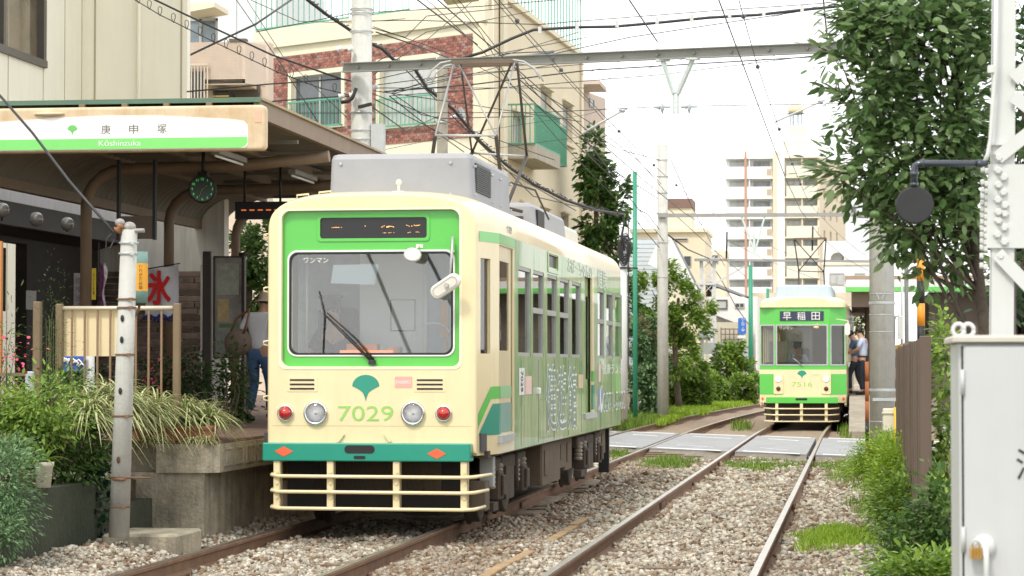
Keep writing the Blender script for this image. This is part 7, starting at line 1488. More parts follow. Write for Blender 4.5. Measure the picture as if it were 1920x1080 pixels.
# ================================================================== beams carrying the overhead line
BEAMM = mat('beam_steel', (.36, .37, .355), .5, .2, var=.12, vs=3)
YBm = 36.5; zl_, zr_ = PY(650, 131, qL.y).z, PY(1650, 90, YBm).z; xl_ = PY(648, 131, qL.y).x; xr_ = 1.2
t = thing('overhead_beam', 'long grey steel beam spanning the tracks above the near tram', 'beam', (-4, YBm, 6), 0, 'beams carrying the overhead wires')
pl, pr_ = Vector((xl_, qL.y-.28, zl_)), Vector((PY(1700, 90, YQ-.24).x, YQ-.24, PY(1655, 88, YQ).z))
b = MB(); b.bar(pl+Vector((0, 0, .07)), pr_+Vector((0, 0, .07)), .11, .012); b.bar(pl-Vector((0, 0, .07)), pr_-Vector((0, 0, .07)), .11, .012); b.bar(pl+Vector((0, .05, 0)), pr_+Vector((0, .05, 0)), .012, .14); b.build('channel', BEAMM, t)
for k in range(16): q = pl.lerp(pr_, (k+.5)/16); b = MB(); b.cyl(q+Vector((0, .04, 0)), q+Vector((0, -.02, 0)), .02, n=6); b.build('bolt', mat('bolt_dark', (.18, .17, .16), .6), t)
def onb(px): # point on the beam at a pixel column
    lo, hi = 0., 1.
    for _ in range(40):
        mm = (lo+hi)/2; q = pl.lerp(pr_, mm)-CAM; x = 960+FPX*q.dot(_r)/q.dot(_f)
        if x < px: lo = mm
        else: hi = mm
    return pl.lerp(pr_, (lo+hi)/2)
VH = mat('hanger_pale', (.55, .62, .60), .5, var=.05); v0, v1, v2 = onb(1236), onb(1306), onb(1267); yv = v2.y; zv = PY(1267, 176, yv).z; zv2 = PY(1267, 214, yv).z
tv = thing('overhead_hanger', 'pale green Y shaped bracket hanging under the beam with two disc insulators', 'hanger', (v2.x, yv, zv2))
b = MB(); b.bar((v0.x+.05, v0.y, v0.z-.08), (v2.x-.03, yv, zv), .06, .05); b.bar((v1.x-.05, v1.y, v1.z-.08), (v2.x+.03, yv, zv), .06, .05); b.box((v0.x-.05, v0.y-.06, v0.z-.1), (v0.x+.16, v0.y+.06, v0.z-.075)); b.box((v1.x-.16, v1.y-.06, v1.z-.1), (v1.x+.05, v1.y+.06, v1.z-.075)); b.build('arms', VH, tv)
b = MB(); b.box((v2.x-.055, yv-.01, zv2), (v2.x-.015, yv+.01, zv+.02)); b.box((v2.x+.015, yv-.01, zv2), (v2.x+.055, yv+.01, zv+.02))
for k in range(5): b.box((v2.x-.05, yv-.008, zv2+.02+.07*k), (v2.x+.05, yv+.008, zv2+.04+.07*k))
b.build('stem', VH, tv)
zi = PY(1267, 200, yv).z
for s in (-1, 1): b = MB(); Mi = Matrix.Translation((v2.x+s*.2, yv, zi)) @ Matrix.Rotation(math.pi/2, 4, 'Y'); b.lathe([(.02, -.13), (.03, -.06), (.05, -.05), (.02, -.03), (.105, -.01), (.105, .005), (.02, .03), (.02, .12)], 16, Mi); b.build('insulator', mat('insulator_pale', (.55, .62, .64), .25), tv)
t = thing('overhead_beam', 'thin steel beam crossing above the far tram from the light grey pole', 'beam', (qC.x, qC.y, 5.6), 0, 'beams carrying the overhead wires'); pa, pb_ = PY(1233, 404, qC.y-.2), PY(1700, 402, qC.y-.2)
b = MB(); b.bar(pa, pb_, .1, .1); b.build('channel', mat('beam_dark', (.30, .30, .29), .6), t)
b = MB(); b.bar(PY(1390, 405, qC.y-.2), PY(1414, 470, qC.y-.2), .05); b.bar(PY(1434, 405, qC.y-.2), PY(1416, 470, qC.y-.2), .05); b.bar(PY(1414, 440, qC.y-.2), PY(1414, 478, qC.y-.2), .07); b.build('hanger', VH, t)
t = thing('overhead_beam', 'farthest thin dark beam between the lattice mast and the arched house', 'beam', (qC.x+3, YM3, 5.6), 0, 'beams carrying the overhead wires'); b = MB(); b.bar(m_(1302, 487, -.2), m_(1720, 491, -.2), .12, .1); b.build('channel', MATS['beam_dark'], t)
# ================================================================== plants
def B(px, py, s, rx, ry, rd=None):      # blob from pixels: centre, scale, half sizes in pixels
    q = P(px, py, s); return ((q.x, q.y, q.z), (rx/s, (rd or (rx+ry)/2)/s, ry/s))
# persimmon tree on the right
sT = 400.; base = P(1905, 700, sT); tb = (base.x, base.y, .0)
bl_ = [B(1705, 80, sT, 130, 110, 150), B(1640, 180, sT, 70, 100, 110), B(1765, 230, sT, 100, 110, 150), B(1690, 300, sT, 110, 75, 130), B(1600, 330, sT, 50, 40, 50), B(1735, 400, sT, 90, 75, 110), B(1795, 470, sT, 40, 60, 80), B(1800, 60, sT, 70, 110, 120), B(1598, 30, sT, 42, 60, 60), B(1728, 490, sT, 28, 50, 50), B(1565, 110, sT, 18, 14, 30), B(1800, 320, sT, 60, 90, 120), B(1690, 0, sT, 120, 50, 120), B(1668, 430, sT, 18, 40, 40)]
t = thing('persimmon_tree', 'broad leaved persimmon tree with glossy dark leaves and green fruit at upper right', 'tree', tb)
b = MB(); tp = P(1790, 120, sT); main = limb(b, tb, (tp.x, tp.y, tp.z), .04, .02, .03, 8, 10)
for c, r in bl_*2: q = Vector(c)+Vector((random.uniform(-.6, .6)*r[0], random.uniform(-.5, .5)*r[1], random.uniform(-.4, .7)*r[2])); limb(b, main[random.randint(4, 8)], q, .010, .003, .12, 6, 6)
for (x0, y0, x1, y1) in ((1640, 130, 1535, 88), (1650, 330, 1530, 318), (1640, 180, 1545, 165), (1680, 30, 1545, 32)): limb(b, P(x0, y0, sT), P(x1, y1, sT), .009, .003, .06, 5, 5)
b.build('trunk', mat('bark_dark', (.07, .055, .04), .95, var=.3, vs=14, bump=.6), t)
foliage('crown', bl_, 9500, .072, LV['persimmon'], t, wd=.52, clump=.17, nclump=330, shell=.35, droop=.12, up=1.3)
VV = []; c_ = []; dd_ = []
for (x0, y0, x1, y1) in ((1640, 130, 1535, 88), (1650, 330, 1530, 318), (1640, 180, 1545, 165), (1680, 30, 1545, 32)):
    p, q = P(x0, y0, sT), P(x1, y1, sT)
    for i in range(16): tt = .25+.75*i/15; c_.append(p.lerp(q, tt)); dd_.append(((q-p).normalized()+Vector((0, random.uniform(-.9, .9), random.uniform(-.9, .7)))).normalized())
V, F = leaf_arrays(np.array([list(v) for v in c_]), np.array([list(v) for v in dd_]), unit(len(c_))*.5+np.array([0, 0, 1.]), RNG.uniform(.07, .11, len(c_)), .5); np_obj('twig_leaves', V, F, LV['persimmon'], rnd=np.repeat(RNG.random(len(c_)), 7), parent=t)
fr = mat('fruit_green', (.075, .15, .03), .35, var=.15)
for px, py in ((1657, 12), (1630, 285), (1640, 402), (1596, 318), (1757, 40)): q = P(px, py, sT+25); b = MB(); b.ball(q, .022, 14, 9, (1, 1, .85)); b.build('fruit', fr, t)
# foliage behind the mast and the fence
bush('laurel_bush', 'leafy green shrub filling the gap between the brown fence and the steel cabinet', (P(1765, 900, 260).x, P(1765, 900, 260).y, .05), [B(1772, 650, 260, 20, 60, 60), B(1772, 760, 260, 18, 90, 60), B(1775, 900, 260, 20, 90, 60), B(1765, 1000, 280, 24, 60, 50)], LV['bright'], 1500, .065, clump=.2, nclump=60)
tree('dark_tree', 'dark leafy tree showing through the steel mast at the right edge', (P(1935, 700, 300).x, P(1935, 700, 300).y, 0), P(1930, 100, 300), [B(1930, 100, 300, 60, 90, 120), B(1925, 330, 300, 50, 120, 120), B(1920, 480, 300, 40, 70, 100), B(1900, 560, 300, 30, 60, 60)], LV['dark'], 1500, .09, tr=.07)
# near hedge on the right of the track
hg = [('lime green clipped shrub at the far end of the right hand hedge', [B(1650, 862, 168, 40, 32), B(1615, 880, 165, 22, 14), B(1680, 855, 172, 34, 28)], 'bright', 11000, .035), ('yellow green shrub in the middle of the right hand hedge', [B(1695, 895, 200, 44, 46), B(1660, 915, 195, 28, 30), B(1720, 880, 205, 28, 36)], 'bright', 13000, .033), ('glossy darker leaved shrub in the right hand hedge below the brown fence', [B(1690, 965, 240, 50, 52), B(1730, 935, 240, 34, 38)], 'bright', 7000, .042), ('loose leafy green shrub at the foot of the steel cabinet', [B(1735, 1020, 300, 50, 60), B(1765, 985, 300, 30, 60), B(1700, 1050, 300, 40, 40)], 'mid', 3000, .06), ('low sprawling green plant in the near right corner of the hedge', [B(1700, 1085, 330, 60, 30), B(1750, 1095, 330, 50, 40)], 'bright', 2200, .06)]
for lb, bls, mm, n_, sz in hg:
    if 'lime' in lb or 'yellow green' in lb: mm, sz = 'lawn', .038
    c = bls[0][0]; bush('hedge_shrub', lb, (c[0], c[1], -.05), bls, LV[mm], n_, sz, 'shrub', 'shrubs of the right hand hedge', up=1.5, clump=.22, nclump=110, shell=.6, wd=.55)
# grass patches
def quad_area(pts):
    p = [np.array([g.x, g.y]) for g in [G(*q, -.1) for q in pts]]
    def f(n):
        a = RNG.uniform(0, 6.283, (n, 1)); rr = RNG.random((n, 1))**.62*.56; u, v = .5+rr*np.cos(a)*(1+.2*np.sin(5*a)), .5+rr*np.sin(a)*(1+.2*np.cos(3*a)); r = (p[0]*(1-u)+p[1]*u)*(1-v)+(p[3]*(1-u)+p[2]*u)*v
        return r+RNG.normal(size=r.shape)*.05
    return f
zl = lambda x, y: np.full(len(x), -.13)
grass('grass', quad_area([(1490, 1034), (1640, 1034), (1636, 990), (1520, 992)]), 9000, .085, LV['lawn'], zf=zl, lean=.6, w=.004, label='soft lime green grass patch on the ballast')
grass('weeds', quad_area([(1195, 878), (1290, 878), (1305, 862), (1220, 860)]), 1900, .12, LV['grass'], zf=zl, w=.007, label='weeds between the rails in front of the crossing')
grass('weeds', quad_area([(1345, 882), (1515, 884), (1510, 866), (1380, 862)]), 2800, .09, LV['grass'], zf=zl, w=.007, label='weeds between the near rails in front of the crossing')
grass('weeds', quad_area([(1550, 900), (1640, 905), (1640, 865), (1540, 862)]), 2200, .11, LV['grass'], zf=zl, w=.006, label='weeds beside the right rail in front of the crossing')
grass('weeds', quad_area([(1590, 1000), (1680, 1020), (1650, 900), (1600, 905)]), 1600, .10, LV['grass'], zf=zl, w=.005, label='weeds along the foot of the right hedge')
grass('weeds', quad_area([(1370, 806), (1410, 806), (1408, 796), (1375, 796)]), 170, .24, LV['grass'], zf=zl, w=.012, label='clump of weeds between the tracks beyond the crossing')
grass('weeds', quad_area([(1575, 825), (1602, 825), (1600, 790), (1580, 790)]), 300, .22, LV['grass'], zf=zl, w=.012, label='weeds beside the far platform')
grass('weeds', quad_area([(1138, 868), (1180, 862), (1180, 838), (1138, 840)]), 700, .12, LV['grass'], zf=zl, w=.008, label='weeds left of the rail near the crossing')
grass('verge_grass', quad_area([(1130, 806), (1240, 806), (1260, 772), (1150, 775)]), 11000, .2, LV['grass'], zf=lambda x, y: np.full(len(x), -.05), w=.014, label='long grass on the verge beyond the crossing')
grass('verge_grass', quad_area([(1235, 795), (1290, 790), (1425, 752), (1270, 752)]), 20000, .17, LV['lawn'], zf=lambda x, y: np.full(len(x), -.05), w=.022, label='bright grass slope along the far left rail')
grass('verge_grass', lambda n: np.stack([RNG.uniform(-6.35, -5.6, n), RNG.uniform(35, 43, n)], -1), 1200, .14, LV['grass'], zf=zl, w=.008, label='weeds along the platform wall beyond the near tram')
# spider plants in planters on the platform end
TER = mat('terracotta', (.30, .12, .06), .85, var=.2, grime=.3, bump=.2)
def pot(px, py, s, w, h, m, label, box=False, d=.22):
    q = P(px, py, s); b = MB()
    if box: b.bbox((q.x-w/2, q.y-d/2, q.z), (q.x+w/2, q.y+d/2, q.z+h), .012); b.bbox((q.x-w/2-.012, q.y-d/2-.012, q.z+h-.03), (q.x+w/2+.012, q.y+d/2+.012, q.z+h), .006)
    else: b.lathe([(0, .0), (w*.36, 0), (w*.47, h*.8), (w*.52, h*.82), (w*.54, h), (w*.46, h), (w*.42, h*.85), (0, h*.84)], 22, Matrix.Translation(q))
    o = b.build('planter' if box else 'flowerpot', m); return tag(o, label, 'planter' if box else 'flowerpot'), q
for px, lb in ((258, 'left'), (318, 'middle'), (372, 'right')):
    pot(px, 826, 212, .27, .13, TER, f'terracotta planter box under the striped grasses, {lb} one of three on the platform end', True)
k = 0; descr = ['hanging over the wall beside the old post', 'spilling below the railing board', 'behind the old concrete post', 'between the old post and the railing post', 'in front of the railing end post', 'spreading on the paving right of the railing']
for (px, py, s, L, n_, w_) in ((150, 775, 224, .58, 240, .013), (205, 755, 220, .58, 260, .013), (255, 775, 215, .52, 220, .012), (300, 780, 212, .5, 220, .012), (345, 783, 210, .48, 240, .012), (385, 788, 208, .42, 190, .011)):
    r = []
    for j in range(4): q = P(px+random.uniform(-22, 22), py+random.uniform(-10, 10), s+random.uniform(-3, 3)); r.append((q.x, q.y, q.z))
    t = thing('spider_plant', 'cream striped spider plant '+descr[k], 'plant', r[0], 0, 'striped spider plants on the platform end'); blades('foliage', r, LV['spider'], t, L, w_, 6, .62, n_//4, 1.15); k += 1
for px, py, lb in ((275, 826, 'small striped tuft at the foot of the planters'), (362, 828, 'small striped tuft on the platform edge corner')):
    q = P(px, py, 216); t = thing('spider_plant', lb, 'plant', q, 0, 'striped spider plants on the platform end'); blades('foliage', [(q.x, q.y, q.z), (q.x+.12, q.y, q.z)], LV['spider'], t, .17, .007, 5, .6, 45, 1.1)
# left garden
def gb(lb, px, py, s, bls, m, n, sz, name='garden_shrub', **kw): q = P(px, py, s); return bush(name, lb, (q.x, q.y, max(q.z, .4)), bls, LV[m], n, sz, 'shrub', **kw)
gb('fresh green shrub with pointed leaves below the trellis at left', 60, 800, 232, [B(45, 795, 232, 50, 30, 50), B(100, 790, 232, 36, 26, 40), B(15, 765, 232, 28, 24, 40)], 'bright', 3400, .055, droop=.3)
gb('upright bright green plant in front of the beige post', 95, 760, 240, [B(75, 745, 240, 26, 20, 30), B(105, 735, 240, 24, 14, 24)], 'bright', 700, .06, wd=.34)
gb('dark fine leaved shrub left of the striped plants', 130, 800, 222, [B(128, 765, 222, 24, 32, 40), B(140, 722, 222, 20, 14, 30)], 'mid', 2600, .035)
gb('blue green feathery shrub spilling over the mossy wall at lower left', 10, 900, 255, [B(10, 890, 255, 36, 40, 60), B(20, 945, 255, 26, 45, 50), B(0, 850, 250, 40, 22, 60), B(12, 1000, 260, 14, 26, 30)], 'blue', 6000, .042, wd=.34)
gb('low leafy undergrowth between the pots and the wall', 120, 870, 228, [B(110, 870, 228, 50, 28, 50), B(60, 850, 228, 40, 28, 40), B(150, 850, 226, 30, 34, 40)], 'mid', 3600, .05)
t = thing('ivy', 'dark glossy ivy hanging down the wall left of the old concrete post', 'ivy', P(178, 990, 224))
foliage('foliage', [B(178, 885, 224, 30, 44, 12), B(182, 940, 224, 30, 50, 12), B(172, 985, 224, 20, 16, 10), B(190, 850, 222, 22, 24, 12)], 620, .065, LV['ivy'], t, wd=.85, clump=.2, nclump=60, droop=.1, up=.1)
b = MB(); 
for k in range(6): limb(b, P(170+4*k, 840, 222), P(165+6*k, 985, 222), .006, .003, .05, 5, 5)
b.build('stem', BARKP, t)
t = thing('climber', 'tall wispy green climber growing up the beige square post', 'climber', P(98, 735, 216)); foliage('foliage', [B(97, 600, 216, 13, 40, 18), B(98, 655, 216, 22, 50, 20), B(100, 710, 216, 24, 30, 20)], 1700, .022, LV['mid'], t, wd=.3, nclump=90, clump=.3)
b = MB(); 
for k in range(9): limb(b, P(88+2.5*k, 735, 216), P(86+3*k, 575+random.uniform(0, 40), 216), .004, .002, .03, 5, 5)
b.build('stem', BARKP, t)
t = thing('oleander', 'thin stemmed plant with pink blossoms at the left edge', 'plant', P(15, 740, 225)); b = MB(); 
for (x, y) in ((22, 622), (8, 650), (28, 660)): limb(b, P(12, 740, 225), P(x, y, 225), .006, .002, .06, 5, 5)
b.build('stem', BARKP, t); foliage('foliage', [B(14, 660, 225, 14, 34, 15), B(20, 625, 225, 8, 20, 10)], 170, .06, LV['mid'], t, wd=.22); foliage('blossom', [B(26, 660, 225, 11, 9, 10), B(6, 655, 225, 10, 6, 8)], 60, .035, FLOWER, t, wd=.9)
o, q = pot(82, 914, 240, .15, .20, mat('pot_cream', (.66, .62, .50), .6, var=.08, streak=.3), 'cream round flowerpot standing on the mossy wall'); r = [(q.x+random.uniform(-.03, .03), q.y, q.z+.18) for _ in range(3)]
t = thing('strap_plant', 'bright green strap leaved plant growing in the cream flowerpot', 'plant', r[0]); blades('foliage', r, LV['bright'], t, .34, .016, 6, .5, 13, .8)
pot(52, 916, 238, .15, .13, TER, 'small terracotta flowerpot beside the cream flowerpot')
# planting beside the shop wall, with pink flowers
for lb, px, bls, n_ in (('dark leafy plants with pink flowers behind the railing bars', 285, [B(285, 735, 165, 55, 34, 40), B(300, 705, 165, 30, 18, 30)], 1100), ('dark broad leaved shrub left of the map board', 355, [B(358, 710, 165, 30, 34, 30), B(350, 690, 165, 20, 20, 20)], 700), ('fresh green leaves and tufted grass below the map board', 425, [B(425, 735, 160, 34, 34, 30), B(430, 690, 160, 22, 24, 20), B(450, 760, 160, 25, 25, 25)], 1200), ('leafy plants behind the blue poster', 180, [B(185, 730, 165, 40, 30, 30)], 500)):
    q = P(px, 780, 165); bush('platform_shrub', lb, (q.x, q.y, ZP), bls, LV['dark' if px < 400 else 'mid'], n_, .07, 'shrub', 'shrubs at the back of the platform')
o = foliage('pink_flowers', [B(276, 706, 168, 10, 6, 8), B(302, 708, 168, 9, 8, 8), B(300, 692, 168, 5, 5, 5), B(262, 716, 168, 6, 6, 5)], 90, .035, FLOWER, None, wd=.9); tag(o, 'pink blossoms above the dark plants behind the railing bars', kind='stuff')
tree('back_tree', 'dense green tree behind the map board and the hat of the passer by', (P(470, 690, 112).x, P(470, 690, 112).y, 0), P(470, 470, 112), [B(455, 480, 112, 40, 50, 60), B(500, 470, 112, 50, 60, 60), B(470, 560, 112, 50, 50, 60), B(430, 600, 112, 30, 60, 50), B(520, 560, 112, 40, 60, 50), B(450, 640, 112, 50, 60, 50)], LV['mid'], 6500, .13)
# trees beyond the near tram
tree('dark_conifer', 'dark leafy tree rising against the sky right of the cream building', (P(1130, 700, 60).x, P(1130, 700, 60).y, -.2), P(1115, 280, 60), [B(1108, 290, 60, 26, 42, 30), B(1120, 340, 60, 32, 40, 35), B(1155, 375, 60, 22, 40, 25), B(1125, 410, 60, 40, 40, 40), B(1135, 480, 60, 40, 50, 40), B(1150, 560, 60, 40, 70, 40)], LV['mid'], 5500, .24, clump=.3, nclump=130)
bush('red_tipped_bush', 'dark blue green bush with red tipped top beside the green pole', (P(1200, 760, 66).x, P(1200, 760, 66).y, -.1), [B(1195, 660, 66, 30, 50, 40), B(1215, 640, 66, 24, 50, 40), B(1195, 720, 66, 26, 50, 40), B(1230, 700, 66, 24, 60, 40), B(1222, 755, 66, 26, 26, 30)], LV['blue'], 8000, .13, nclump=90)
foliage_o = foliage('red_shoots', [B(1195, 612, 66, 26, 14, 30), B(1215, 622, 66, 18, 12, 20)], 260, .16, LV['red'], None, wd=.3); tag(foliage_o, 'reddish new shoots on top of the dark bush', kind='stuff')
tree('green_tree', 'bright green tree right of the light grey pole on the verge', (P(1275, 740, 56).x, P(1275, 740, 56).y, -.1), P(1272, 560, 56), [B(1265, 560, 56, 32, 46, 40), B(1290, 610, 56, 40, 44, 40), B(1270, 660, 56, 40, 46, 40), B(1312, 575, 56, 26, 22, 30), B(1215, 560, 56, 30, 50, 40), B(1248, 510, 56, 18, 18, 20), B(1225, 640, 54, 30, 60, 40), B(1290, 670, 54, 36, 40, 40)], LV['bright'], 13000, .16, clump=.28, nclump=130)
tree('small_tree', 'small bushy green tree between the lattice mast and the blue sign', (P(1362, 740, 44).x, P(1362, 740, 44).y, -.1), P(1362, 690, 44), [B(1365, 675, 44, 26, 26, 26), B(1350, 690, 44, 20, 26, 20), B(1385, 655, 44, 14, 16, 14), B(1395, 695, 44, 20, 20, 20)], LV['bright'], 4500, .2, tr=.06)
for lb, x0, x1, y0, y1, s, n_ in (('clipped green hedge left of the lattice mast', 1240, 1334, 708, 770, 54, 11000), ('clipped green hedge between the lattice mast and the far tram', 1334, 1424, 706, 752, 48, 10000)):
    t = thing('hedge', lb, 'hedge', P((x0+x1)/2, y1, s), 0, 'clipped hedges on the far verge'); k = 7; foliage('foliage', [B(x0+(x1-x0)*(i+.5)/k, (y0+y1)/2, s, (x1-x0)/k*.75, (y1-y0)/2, 24) for i in range(k)], n_, .12, LV['bright'], t, nclump=80, clump=.2)
tree('far_tree', 'small green tree behind the people on the far platform', (P(1625, 700, 60).x, P(1625, 700, 60).y, .2), P(1625, 610, 60), [B(1622, 600, 60, 24, 22, 22), B(1628, 580, 60, 15, 16, 16)], LV['mid'], 600, .16, tr=.05)
bush('roadside_bush', 'mid green bush in front of the low grey cabinet base', (P(1235, 770, 64).x, P(1235, 770, 64).y, -.1), [B(1222, 765, 64, 16, 16, 16)], LV['bright'], 350, .1)

# ================================================================== overhead wires
def wire(label, pts, r, group=None, sag=0., name='overhead_wire', cat='wire', m=None, n=6, rough=0.):
    """pts: (px, py, s) key points, or world vectors; straight or sagging between them"""
    w = [P(*p) if not isinstance(p, Vector) else p for p in pts]; o = []
    for a, c in zip(w[:-1], w[1:]):
        k = max(2, int((c-a).length/1.2)) if sag or rough else 1
        for i in range(k): t_ = i/k; q = a.lerp(c, t_); q = q+Vector((0, 0, -sag*4*t_*(1-t_))); o.append(q)
    o.append(w[-1])
    if rough: o = [q+Vector((0, 0, random.uniform(-rough, rough))) for q in o]
    b = MB(); b.tube(o, r, n); ob = b.build(name, m or WIREM); tag(ob, label, cat, group); return o
GW = 'overhead wires above the tracks'; SW2 = 'thin span wires'
V3 = lambda x, y, z: Vector((x, y, z))
WZ = 5.27
def tro(x): return [V3(x+curve_x(y), y, WZ) for y in (-70, -30, -4, 20, 38, 52, 62, 74, 90, 110, 140)]
wire('contact wire hanging over the right hand track towards the far tram', tro(-1.40), .008, GW); wire('contact wire over the left hand track touching the near pantograph', tro(-4.30), .008, GW)
for x, lb in ((-1.28, 'upper wire with small balls over the right hand track'), (-4.12, 'upper wire with small balls over the left hand track')):
    pts = [V3(x, -70, 6.6), V3(x, -4, 6.6), V3(x-.1, 36, 5.75), V3(x-.05+curve_x(66), 66, 5.7), V3(x+curve_x(100), 100, 5.8)]; w = wire(lb, pts, .006, GW, .12)
    for k, y in enumerate((24, 31, 36.5, 44, 52, 58)):
        q = min(w, key=lambda v: abs(v.y-y)); b = MB(); b.ball(q, .032, 10, 7); o = b.build('wire_ball', mat('ball_dark', (.09, .09, .10), .4)); tag(o, f'small dark ball on the overhead wire above the {"right" if x > -2 else "left"} hand track, number {("one", "two", "three", "four", "five", "six")[k]} going away', 'ball', 'dark balls on the overhead wires')
for x, z, lb in ((-2.9, 6.5, 'thick feeder cable added for windscreen reflections, ending at the beam between the two tracks'), (-5.6, 6.3, 'thick feeder cable added for windscreen reflections, ending at the beam above the platform edge'), (-.4, 6.6, 'thick feeder cable added for windscreen reflections, ending at the beam right of the tracks')): wire(lb, [V3(x, -70, z+.6), V3(x, -20, z+.2), V3(x, 37.0, 6.27)], .011, GW, .3)  # cables added to draw dark lines in the windscreen reflection
# pull-off arms
for (p_, q_, lb) in (((1540, 190, 90), (1453, 229, 85), 'pale pull off arm beside the water tank'), ((1168, 207, 100), (1092, 250, 95), 'pale pull off arm right of the cream building'), ((1030, 455, 1), (1030, 455, 1), None)):
    if lb is None: continue
    b = MB(); b.tube([P(*p_), P(*q_)], .022, 8); t = thing('pull_off_arm', lb, 'arm', P(*q_)); b.build('tube', WHITEP, t); b = MB(); q = P(*p_); b.ball(q, .05, 10, 6); b.cyl(q-Vector((.08, 0, 0)), q+Vector((.08, 0, .03)), .02, n=6); b.build('clamp', STEEL, t)
wire('nearly level span wire through the disc insulators to the pull off arm', [(560, 212, 120), (1010, 211, 122), (1238, 200, 125)], .006, SW2); wire('span wire from the disc insulators towards the persimmon tree', [(1298, 199, 125), (1700, 192, 125)], .006, SW2)
# thick lumpy cable running down to the coil pole
o = wire('thick lumpy black cable descending from the top of the photo to the coil pole', [(540, -40, 100), (577, 0, 100), (612, 27, 99), (650, 52, 98), (685, 78, 97), (715, 90, 96), (738, 112, 95), (775, 125, 94), (800, 165, 92), (850, 205, 90), (900, 265, 87), (950, 310, 84), (1000, 345, 82), (1060, 375, 80), (1120, 395, 77), (1168, 402, 75)], .036, None, .0, 'cable_bundle', 'cable', rough=0)
b = MB()
for a_, c_ in zip(o[:-1], o[1:]):
    k = int((c_-a_).length/.16)+1
    for i in range(k): q = a_.lerp(c_, i/k); b.tube([q+Vector((random.uniform(-.05, .05), 0, random.uniform(-.02, .05))), q+Vector((random.uniform(-.05, .05), 0, random.uniform(.03, .09))), q+Vector((random.uniform(-.09, .09), 0, random.uniform(.0, .06)))], .012, 5)
tag(b.build('cable_ties', WIREM), 'ragged ties and loops wrapped along the thick descending cable', kind='stuff')
wire('black tail cable hanging from the bundle to the coil pole', [(1168, 402, 75), (1170, 420, 75), (1166, 440, 75), (1171, 470, 75)], .03, None, 0, 'cable_tail', 'cable')
wire('smooth wire running parallel below the thick descending cable', [(760, 130, 96), (1000, 368, 84), (1160, 405, 75)], .011, SW2)
# heavy bundle to the right
o = wire('heavy black cable bundle crossing the sky above the beam', [(865, 110, 100), (905, 98, 100), (960, 72, 100), (1000, 56, 100), (1080, 51, 100), (1150, 50, 100), (1230, 43, 100), (1330, 33, 100), (1420, 28, 100), (1500, 19, 100), (1590, 10, 100)], .030, None, 0, 'cable_bundle', 'cable')
wire('messenger wire just above the heavy cable bundle', [(640, 40, 100), (780, 38, 100), (1010, 46, 100), (1080, 40, 100), (1340, 20, 100), (1460, 12, 100), (1560, 5, 100)], .009, SW2)
b = MB()
for x, y in ((1012, 54), (1082, 46), (1157, 42), (1232, 36), (1297, 32), (1368, 24), (1432, 20), (1504, 14)): q = P(x, y, 101); b.box((q.x-.03, q.y-.02, q.z-.09), (q.x+.03, q.y+.02, q.z+.04))
tag(b.build('cable_clips', mat('clip_white', (.6, .6, .58), .6)), 'white clips holding the heavy cable bundle to its messenger wire', kind='stuff')
